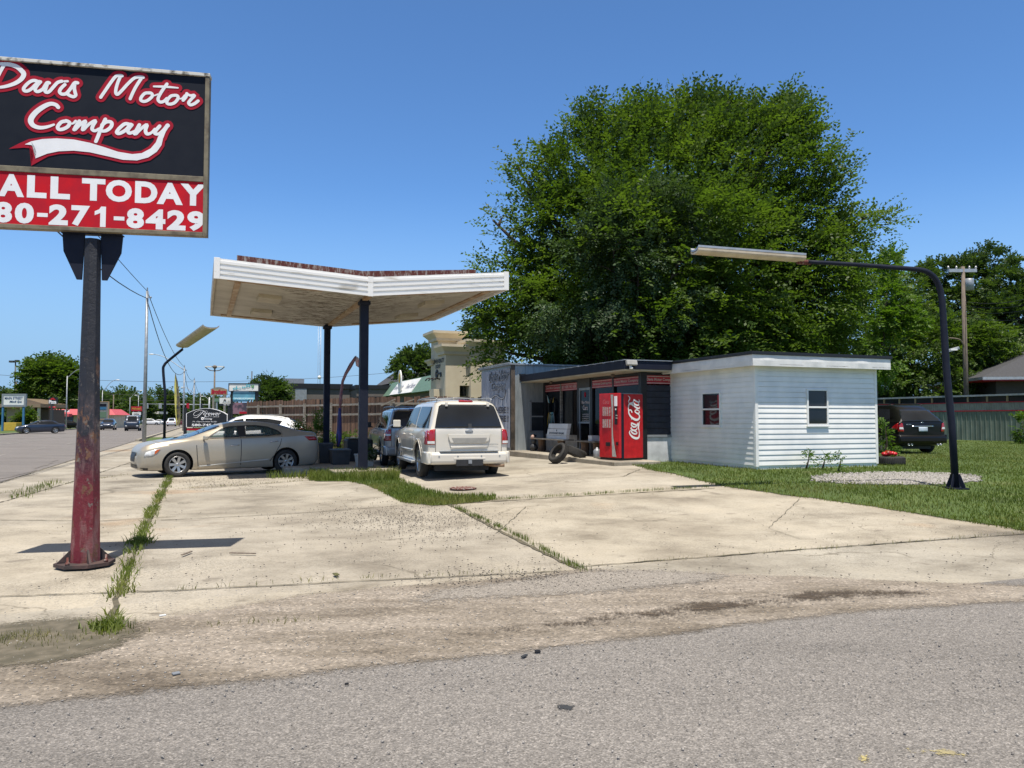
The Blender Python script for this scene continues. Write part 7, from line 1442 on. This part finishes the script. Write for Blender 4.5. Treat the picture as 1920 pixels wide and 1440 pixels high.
def armlamp(label, px, py_top, D, ex, ey, mat='galv', r=.11, group='cobra head street lamps'):
    t, zt, p = pole('street_lamp', label, px, py_top, D, r, r*.6, mat, 'street lamp', group=group); e = at(ex, ey, D)-Vector((p.x, p.y, 0)); a = MB(); a.tube([(0, 0, zt-.3), (e.x*.6, 0, zt+(e.z-zt)*.75), (e.x, 0, e.z)], .05, 6, smooth=4); a.build('arm', M[mat], t)
    h = MB(); sg = 1 if e.x > 0 else -1; h.sph((e.x+sg*.3, 0, e.z-.02), .3, 1.3, .5, .3); h.build('lamp_head', M['white'], t); return t
armlamp('street lamp with double arm before the shade tree', 124, 705, 112, 152, 692); armlamp('street lamp directly right of the rusty pole', 191, 732, 150, 218, 712); armlamp('lower street lamp above the tall dark van', 243, 745, 185, 262, 732); armlamp('street lamp seen behind the bent yard lamp, arm to the left', 343.5, 690, 106, 288, 664); armlamp('small far street lamp by the third steel pole', 362, 735, 170, 345, 726); armlamp('small far street lamp in the trees right of the signal', 391, 747, 180, 381, 743); armlamp('street lamp pole above the burger sign', 259, 742, 190, 257, 741)
def vline(label, px, y0, D, r, mat, lamp=None, cat='light pole'):
    t, zt, p = pole('light_pole', label, px, y0, D, r, r*.7, mat, cat)
    if lamp == 'double':
        for s in (-1, 1): l = MB(); l.tube([(0, 0, zt-.6), (s*.8, 0, zt-.5), (s*1.5, 0, zt)], .07, 6, smooth=3); l.build('arm', M[mat], t); l = MB(); l.box(s*.9-.5, s*.9+.5, -.2, .2, zt-.05, zt+.12); l.build('lamp_head', M['white'], t)
        MB().sph((0, 0, zt), .35, 1, 1, .8).build('cap', M[mat], t)
    elif lamp: l = MB(); l.box(-.9, -.2, -.25, .25, zt-.15, zt+.15); l.box(.0, .5, -.25, .25, zt-.1, zt+.25); l.build('lamp_head', M['darkgrey'], t)
    return t
vline('tall light pole with twin winged heads above the arched sign', 401, 688, 118, .16, 'utilwood', 'double'); vline('dark light pole with two box heads at the left edge', 26, 678, 120, .13, 'darkgrey', 'box'); vline('short dark pole behind the letter sign', 471, 696, 90, .09, 'darkgrey'); vline('wooden pole among the street trees', 212, 740, 170, .14, 'utilwood', None, 'wooden pole'); vline('wooden pole behind the blue posted sign', 28, 716, 130, .18, 'utilwood', None, 'wooden pole')
# radio mast
rm_ = thing('radio_mast', 'thin distant radio mast beside the far canopy post', 'mast', at(598, 786, 330)); zr_ = at(598, 612, 330).z-1.55; mb = MB()
for s in ((-.6, -.4), (.6, -.4), (0, .6)): mb.tube([(s[0], s[1], -1.5), (s[0], s[1], zr_)], .06, 4)
for k_ in range(26): z = k_*zr_/26; mb.bar((-.6, -.4, z), (.6, -.4, z+zr_/26), .04)
mb.build('lattice', M['lamptop'], rm_); MB().sph((0, 0, zr_*.45), .8).build('beacon', M['white'], rm_)
# signal mast arm over the junction
sg_ = thing('signal_mast', 'grey signal arm reaching across the far junction with hanging lights', 'traffic signal', at(392, 786, 205)); w_ = at(392, 786, 205); za_ = at(300, 759, 205).z-1.55; x0_ = at(262, 786, 205).x-w_.x
MB().tube([(0, 0, -1.5), (0, 0, za_+2)], .22, 8).build('pole', M['galv'], sg_); MB().tube([(0, 0, za_), (x0_, 0, za_+.25)], [.16, .09], 6).build('arm', M['galv'], sg_)
for px, c in ((352, 'signred'), (377, 'black'), (300, 'lamptop'), (275, 'lamptop')): x_ = at(px, 786, 205).x-w_.x; box('signal_head', M[c], sg_, x_-.35, x_+.35, -.2, .2, za_-1.0, za_+.4, .05)
# utility pole on the right
up, zt, p = pole('utility_pole', 'weathered wooden utility pole with cross arm and grey transformer', 1805, 500, 47, .16, .11, 'utilwood', 'utility pole', base_px=1813)
up.children[0].data.transform(Matrix.Identity(4)); cx_ = at(1778, 505, 47).x-p.x; cx2 = at(1830, 505, 47).x-p.x; box('cross_arm', M['lamptop'], up, cx_, cx2, -.1, .1, zt-.35, zt-.15)
MB().lathe([(.26, 0), (.26, .65), (.2, .72), (.001, .74)], 14, c=(.30, -.1, at(1811, 545, 47).z)).build('transformer', M['galv'], up)
for k_ in (-.9, -.4, .4, .8): MB().lathe([(.04, 0), (.07, .1), (.03, .2)], 8, c=(k_, 0, zt-.15)).build('insulator', M['lamptop'], up)
MB().tube([(0, 0, at(1800, 655, 47).z), (-.4, -.2, at(1800, 638, 47).z), (-1.2, -.4, at(1780, 635, 47).z)], .04, 6, smooth=4).build('lamp_arm', M['utilwood'], up); yl = thing('flood_light', 'small flood lamp showing left of the wooden utility pole', 'flood light', at(1787, 655, 45.5)); box('housing', M['galv'], yl, -.35, .35, -.1, .1, -.1, .08, .03).rotation_euler = (0, R(-15), 0); box('lens', M['letterwhite'], yl, -.2, .2, -.11, -.1, -.07, .04)
for k_, (z_, ex, ey, l) in enumerate(((565, 1960, 550, 'highest'), (572, 1960, 562, 'second'), (582, 1960, 572, 'third'), (592, 1960, 590, 'lowest'))): wire(l+' service wire running right from the wooden utility pole', sag(at(1808, z_, 47), at(ex, ey, 40), .3), .015, 'service wires at the right'); wire(l+' service wire running left from the wooden utility pole', sag(at(1806, z_-2, 47), at(1640, z_+40, 75), .5), .015, 'service wires at the right')
for k_, (ya_, yb_, l) in enumerate(((700, 698, 'upper'), (727, 720, 'middle'), (736, 733, 'lower'))): wire(l+' thin line crossing the street sky', sag(at(-40, ya_, 150), at(760, yb_-2, 170), 2), .035, 'lines crossing the street')

# ================= SIGNS DOWN THE STREET =================
def panelsign(name, label, px0, px1, py0, py1, D, mat, rot=0, posts=(), pmat='darkgrey', frame=None, th=.25, cat='sign', pbot=None, pr=.08):
    pc = at((px0+px1)/2, 786, D); F_ = Frame((pc.x, pc.y, 0), rot); t = thing(name, label, cat, (pc.x, pc.y, 0), rot); x0, x1 = F_.loc(px0, 786)[0], F_.loc(px1, 786)[0]; z1, z0 = F_.loc((px0+px1)/2, py0)[1], F_.loc((px0+px1)/2, py1)[1]
    box('panel', M[mat], t, x0, x1, -th/2, th/2, z0, z1)
    if frame:
        f_ = MB(); e = frame[1]; f_.box(x0-e, x1+e, -th/2-.03, th/2, z0-e, z0-.001); f_.box(x0-e, x1+e, -th/2-.03, th/2, z1+.001, z1+e); f_.box(x0-e, x0-.001, -th/2-.03, th/2, z0, z1); f_.box(x1+.001, x1+e, -th/2-.03, th/2, z0, z1); f_.build('frame', M[frame[0]], t)
    for px in posts: x = F_.loc(px, 786)[0]; box('post', M[pmat], t, x-pr, x+pr, -pr, pr, 0, z0 if pbot is None else z1)
    return t, F_, (x0, x1, z0, z1)
def stext(t, F_, s, px0, px1, py0, py1, mat, th=.25, bold=.02, shear=0): pm_ = (px0+px1)/2; return lettering('lettering', [(s, F_.loc(px0, 786)[0], F_.loc(px1, 786)[0], F_.loc(pm_, py1)[1], F_.loc(pm_, py0)[1])], -th/2-.03, mat, t, bold=bold, shear=shear)
bkl = M['blkletter']; nv = pm('navyletter', (.03, .08, .2)); wl = M['letterwhite']
t, F_, _ = panelsign('post_sign', 'white lettered shop sign on two blue posts across the street', 7, 45, 742, 759, 100, 'white', 0, (5, 44), 'postblue', ('steel', .25), pr=.1); stext(t, F_, 'MAIN STREET', 9, 43, 744, 749, nv); stext(t, F_, 'Medi Spa', 18, 41, 751, 756, nv, shear=.3)
t, F_, _ = panelsign('pylon_sign', 'small black pizza sign with red roof emblem on a dark pole', 91, 107, 745, 757.5, 112, 'black', 0, (97,), 'darkgrey', pr=.15); stext(t, F_, 'Pizza', 92, 106, 750, 757, wl, bold=.04); lettering('roof_emblem', [('A', F_.loc(93, 786)[0], F_.loc(105, 786)[0], F_.loc(99, 750)[1], F_.loc(99, 746)[1])], -.16, M['red'], t, bold=.1)
mb = MB(); p0 = F_.loc(98.5, 764); mb.sph((p0[0], 0, p0[1]), .5, 1.15, .3, .32); mb.build('oval_sign', M['signred'], t)
t, F_, _ = panelsign('gas_price_sign', 'tall grey price sign with blue panels right of the rusty pole', 186, 203, 754, 786, 125, 'steel', 0, (), 'steel', ('tan', .12)); z_ = F_.loc(193, 786)[1]; box('post', M['steel'], t, -.6, .6, -.1, .1, 0, z_)
for a_, b_, c_ in ((757, 762, 'navy'), (763, 768, 'postblue'), (772, 783, 'green')): box('price_panel', M[c_], t, F_.loc(187, 786)[0], F_.loc(200, 786)[0], -.16, -.126, F_.loc(193, b_)[1], F_.loc(193, a_)[1])
stext(t, F_, '339', 188, 199, 758, 761.5, wl); stext(t, F_, 'FOOD', 188, 199, 775, 778, wl)
t, F_, _ = panelsign('pylon_sign', 'white E lettered sign peeking out left of the rusty pole', 142, 150, 730, 741, 130, 'white', 0, (148,), 'steel'); stext(t, F_, 'E', 144, 148, 733, 739, bkl)
t, F_, _ = panelsign('pylon_sign', 'red and white burger restaurant sign before the street trees', 246, 266, 762, 771, 175, 'signred', 0, (250, 262), 'steel'); stext(t, F_, "McDonald's", 248, 265, 764, 768, M['yellow']); box('reader_board', M['white'], t, F_.loc(248, 786)[0], F_.loc(264, 786)[0], -.12, .12, F_.loc(256, 778.5)[1], F_.loc(256, 773)[1]); stext(t, F_, 'OPEN', 251, 261, 775, 778, bkl)
# black arched realty sign with key
pc = at(388, 786, 31.5); F_ = Frame((pc.x, pc.y, 0), R(4)); t = thing('arched_sign', 'black arch topped realty sign with white border, key emblem and phone number', 'sign', (pc.x, pc.y, 0), R(4))
ol = [(350, 801), (350, 775.5), (358, 771.5), (368, 768), (380, 765.8), (389, 765.3), (398, 766), (410, 769), (420, 773), (427.5, 777.5), (427.5, 801)]
def PO(pts, grow=0): cx, cy = 389, 786; return [F_.loc(cx+(a-cx)*(1+grow), cy+(b-cy)*(1+grow)) for a, b in pts]
MB().prism(PO(ol), 'y', -.06, .06).build('border', M['letterwhite'], t); MB().prism(PO(ol, -.035), 'y', -.075, -.061).build('face', M['black'], t)
L0 = F_.loc(351, 809); L1 = F_.loc(428, 802); box('lower_panel', M['logored'], t, L0[0], L1[0], -.05, .05, F_.loc(389, 807)[1], F_.loc(389, 802.5)[1]); box('reader_board', pm('reader', (.3, .42, .38)), t, L0[0], L1[0], -.05, .05, F_.loc(389, 826)[1], F_.loc(389, 807.5)[1])
for px in (347.5, 430): x = F_.loc(px, 786)[0]; box('post', M['black'], t, x-.05, x+.05, -.05, .05, 0, F_.loc(px, 764)[1])
def TX(s, a, b, c, d, **k): return lettering('lettering', [(s, F_.loc(a, 786)[0], F_.loc(b, 786)[0], F_.loc((a+b)/2, d)[1], F_.loc((a+b)/2, c)[1])], -.08, wl, t, **k)
TX('rewer', 386, 415, 774, 779, bold=.0, shear=.3); TX('REALTY GROUP', 386, 412, 780.5, 782.3, bold=-.005); TX('Mr. Opportunities Realty', 362, 408, 789.3, 792.2, bold=0, shear=.3); TX('580-745-8000', 361, 424, 794.5, 799, bold=.03)
SB = [[(364, 782, .3), (370, 783, .6), (376, 778, .9), (383, 771, 1.0)], [(378, 782.5, .5), (384, 783, .8), (386, 779, 1.0), (382, 776.5, .6), (386, 774, .9), (384, 770.8, .7), (377, 769.5, .4), (368, 772, .6), (364, 777, .6), (368, 779.5, .5), (375, 776, .4), (378, 772, .3)], [(385, 771, .3), (389, 770.5, .4), (391.5, 773, .2)]]
kp = F_.loc(389, 786)[0]-F_.loc(388, 786)[0]
bm = bmesh.new()
for i, s_ in enumerate(SB): ribbon(bm, [(*F_.loc(a, b), c*kp*1.1) for a, b, c in s_], 0, lambda x, z, l: (x, -.08-l, z), .0003*i)
me = bpy.data.meshes.new('script_initial'); bm.to_mesh(me); bm.free(); link_mesh('script_initial', me, wl, t)
ky = MB(); k0 = F_.loc(381, 785.5); k1 = F_.loc(399, 785.7); ky.lathe([(.02, -.01), (.02, .01), (.055, .01), (.055, -.01)], 12, 'y', c=(k0[0], -.085, k0[1]), closed=True); ky.box(k0[0]+.05, k1[0], -.095, -.078, k0[1]-.012, k0[1]+.012); ky.box(k1[0]-.06, k1[0]-.02, -.094, -.079, k0[1]-.045, k0[1]-.013); ky.build('key_emblem', wl, t)
# vape shop pylon: white cloud board over blue and photo panels
t, F_, b_ = panelsign('pylon_sign', 'white cloud lettered board above blue advertising panels on black posts', 430, 484.5, 720, 733, 46, 'white', R(3), (434.5, 481), 'black', ('black', .04), pr=.07)
for s, a, b2, c, m_ in (('c', 437, 443, 727, 'teal'), ('L', 443, 448, 724, 'teal'), ('o', 448, 453, 727, 'teal'), ('u', 454, 461, 725, 'teal'), ('D', 462, 470, 721, 'teal')): stext(t, F_, s, a, b2, c, 731-(.2*(a-437)), M[m_], bold=.06)
stext(t, F_, '9', 471, 477, 722, 728, M['greenletter'], bold=.04)
def sp2(name, mat, a, b, c, d, y=-.10): return box(name, mat, t, F_.loc(a, 786)[0], F_.loc(b, 786)[0], y, .1, F_.loc((a+b)/2, d)[1], F_.loc((a+b)/2, c)[1])
sp2('blue_panel', pm('skyblue', (.12, .36, .48), (.10, .25, .36), scale=3), 437, 478, 735, 745); sp2('blue_panel', pm('cyan', (.25, .62, .75), (.18, .5, .65), scale=3), 437, 478, 745.3, 749); sp2('blue_panel', pm('deepblue', (.05, .18, .30)), 437, 466, 749.5, 753)
sp2('photo_panel', pm('photo', (.22, .12, .16), (.05, .04, .06), scale=3, lo=.45, hi=.55), 437, 467, 755, 776)
sp2('red_strip', M['logored'], 450, 466, 772, 775.8, -.13)
stext(t, F_, 'WELCOME', 440, 476, 746, 748.5, wl)
t, F_, _ = panelsign('post_sign', 'white sign with a large letter A and a black strip below', 412, 433, 746, 757, 60, 'white', 0, (429,), 'black', pr=.09); stext(t, F_, 'A', 419, 425.5, 748, 753, bkl); stext(t, F_, 'ction', 427, 432, 751, 753, bkl); stext(t, F_, 'Insurance', 417, 432, 754.5, 756, bkl)
box('lower_panel', M['black'], t, F_.loc(412, 786)[0], F_.loc(433, 786)[0], -.12, .12, F_.loc(420, 761)[1], F_.loc(420, 757.2)[1]); stext(t, F_, '580 920', 420, 431, 758, 760, wl)
t, F_, _ = panelsign('arched_sign', 'distant arched sign with red and cream brush lettering', 394.5, 425, 730, 741, 112, 'tan', 0, (400, 421), 'greywood', pr=.15); mb = MB(); a0, a1 = F_.loc(394.5, 730), F_.loc(425, 730); zt_0 = F_.loc(410, 726)[1]
mb.prism([(a0[0], a0[1]+.002), (a1[0], a0[1]+.002)]+[(a1[0]+(a0[0]-a1[0])*i/8, a0[1]+.01+(zt_0-a0[1])*sin(pi*i/8)) for i in range(1, 8)], 'y', -.12, .12); mb.build('arch_top', M['greywood'], t); stext(t, F_, 'Brothers', 396, 424, 730, 739, M['signred'], bold=.06, shear=.2)
t, F_, _ = panelsign('post_sign', 'small green sign left of the letter A sign', 402, 411, 747, 753, 80, 'green', 0, (406,), 'steel')
# feather flag across at the kerb
fl = thing('feather_flag', 'tall yellow and black feather flag standing by the kerb', 'flag', (*at(333, 786, 88)[:2], 0)); b = Vector(fl.location); D = 88
def FQ(px, py): q = at(px, py, D); return Vector((q.x, q.y, q.z))-b
MB().tube([FQ(336, 800), FQ(335, 770), FQ(332, 730), FQ(329, 701)], .04, 6, smooth=3).build('pole', M['black'], fl)
MB().prism([(FQ(x_, y_).x, FQ(x_, y_).z) for x_, y_ in ((329, 700), (333, 715), (337, 745), (339, 780), (337, 798), (334, 798), (333, 770), (331, 740))], 'y', -.02, .02).build('cloth', pm('flagdark', (.05, .05, .07), (.3, .25, .1), scale=1.2, lo=.45, hi=.6), fl); MB().prism([(FQ(x_, y_).x, FQ(x_, y_).z) for x_, y_ in ((328.5, 702), (330.5, 715), (331.5, 740), (331, 770), (333, 798), (331, 798), (328, 760), (327, 725))], 'y', -.05, -.025).build('cloth', pm('flagyellow', (.55, .50, .12), (.3, .28, .1), scale=1.5, lo=.4, hi=.55), fl)

# ================= BUILDINGS ACROSS THE STREET =================
F6, b6 = bld('tan_building', 'tan windowless building with flat brown eaves across the street', 12, 112, R(-5), 'building'); w6 = F6.loc(78, 786)[0]; z6 = F6.loc(30, 764)[1]
box('wall', M['tan'], b6, 0, w6*.55, 0, 5, 0, z6); box('porch_wall', pm('dk', (.14, .09, .06)), b6, w6*.55, w6, 1.5, 5, 0, z6-.3); box('eave', pm('eavetan', (.26, .19, .12)), b6, -1, w6+.5, -1, 5, z6, z6+.5)
for k_ in (.6, .8, .98): box('column', M['cream'], b6, w6*k_-.15, w6*k_+.15, -.6, -.3, 0, z6-.01)
mb = MB(); mb.prism([(-.9, z6+.51), (w6+.4, z6+.51), (w6*.5, z6+1.3)], 'y', 0, 4.8); mb.build('roof', pm('rooftan', (.20, .15, .10)), b6)
F7, b7 = bld('red_roof_diner', 'low diner with red mansard roof and cream walls across the street', 82, 138, R(2), 'restaurant'); w7 = F7.loc(214, 786)[0]; z7, z7b = F7.loc(150, 778)[1], F7.loc(150, 767)[1]
box('wall', M['cream'], b7, 0, w7, 0, 5, 0, z7); mb = MB(); V_ = [(-.6, -.8, z7), (w7+.6, -.8, z7), (w7+.6, 5, z7), (-.6, 5, z7), (1.0, .4, z7b), (w7-.8, .4, z7b), (w7-.8, 4.4, z7b), (1.0, 4.4, z7b)]; v_ = [mb.bm.verts.new(q) for q in V_]; [mb.bm.faces.new([v_[i] for i in f_i]) for f_i in ((0, 1, 5, 4), (1, 2, 6, 5), (2, 3, 7, 6), (3, 0, 4, 7), (4, 5, 6, 7), (3, 2, 1, 0))]; mb.build('roof', M['roofred'], b7)
for a_, b_ in ((.22, .42), (.48, .62), (.70, .78)): box('window', M['winglass'], b7, w7*a_, w7*b_, -.05, 0, .6, z7-.1)
box('entry_canopy', M['roofred'], b7, w7*.2, w7*.44, -2.0, -.85, z7-.3, z7+.2); box('sign_strip', M['letterwhite'], b7, w7*.24, w7*.40, -.95, -.82, z7+.5, z7+.9)
o = box('yellow_cabinet', M['yellow'], None, -1, 1, -.6, .6, 0, 1.1, .05); p = at(22, 786, 103); o.location = (p.x, p.y, 0); tag(o, 'low yellow cabinet on the lawn between the blue posts', 'cabinet')
p = at(403, 786, 155); o = box('pavilion_roof', M['white'], None, -4, 4, -3, 3, 3.2, 3.9); o.location = (at(282, 786, 240).x, 240, 0); tag(o, 'white filling station roof far down the street', 'canopy roof')
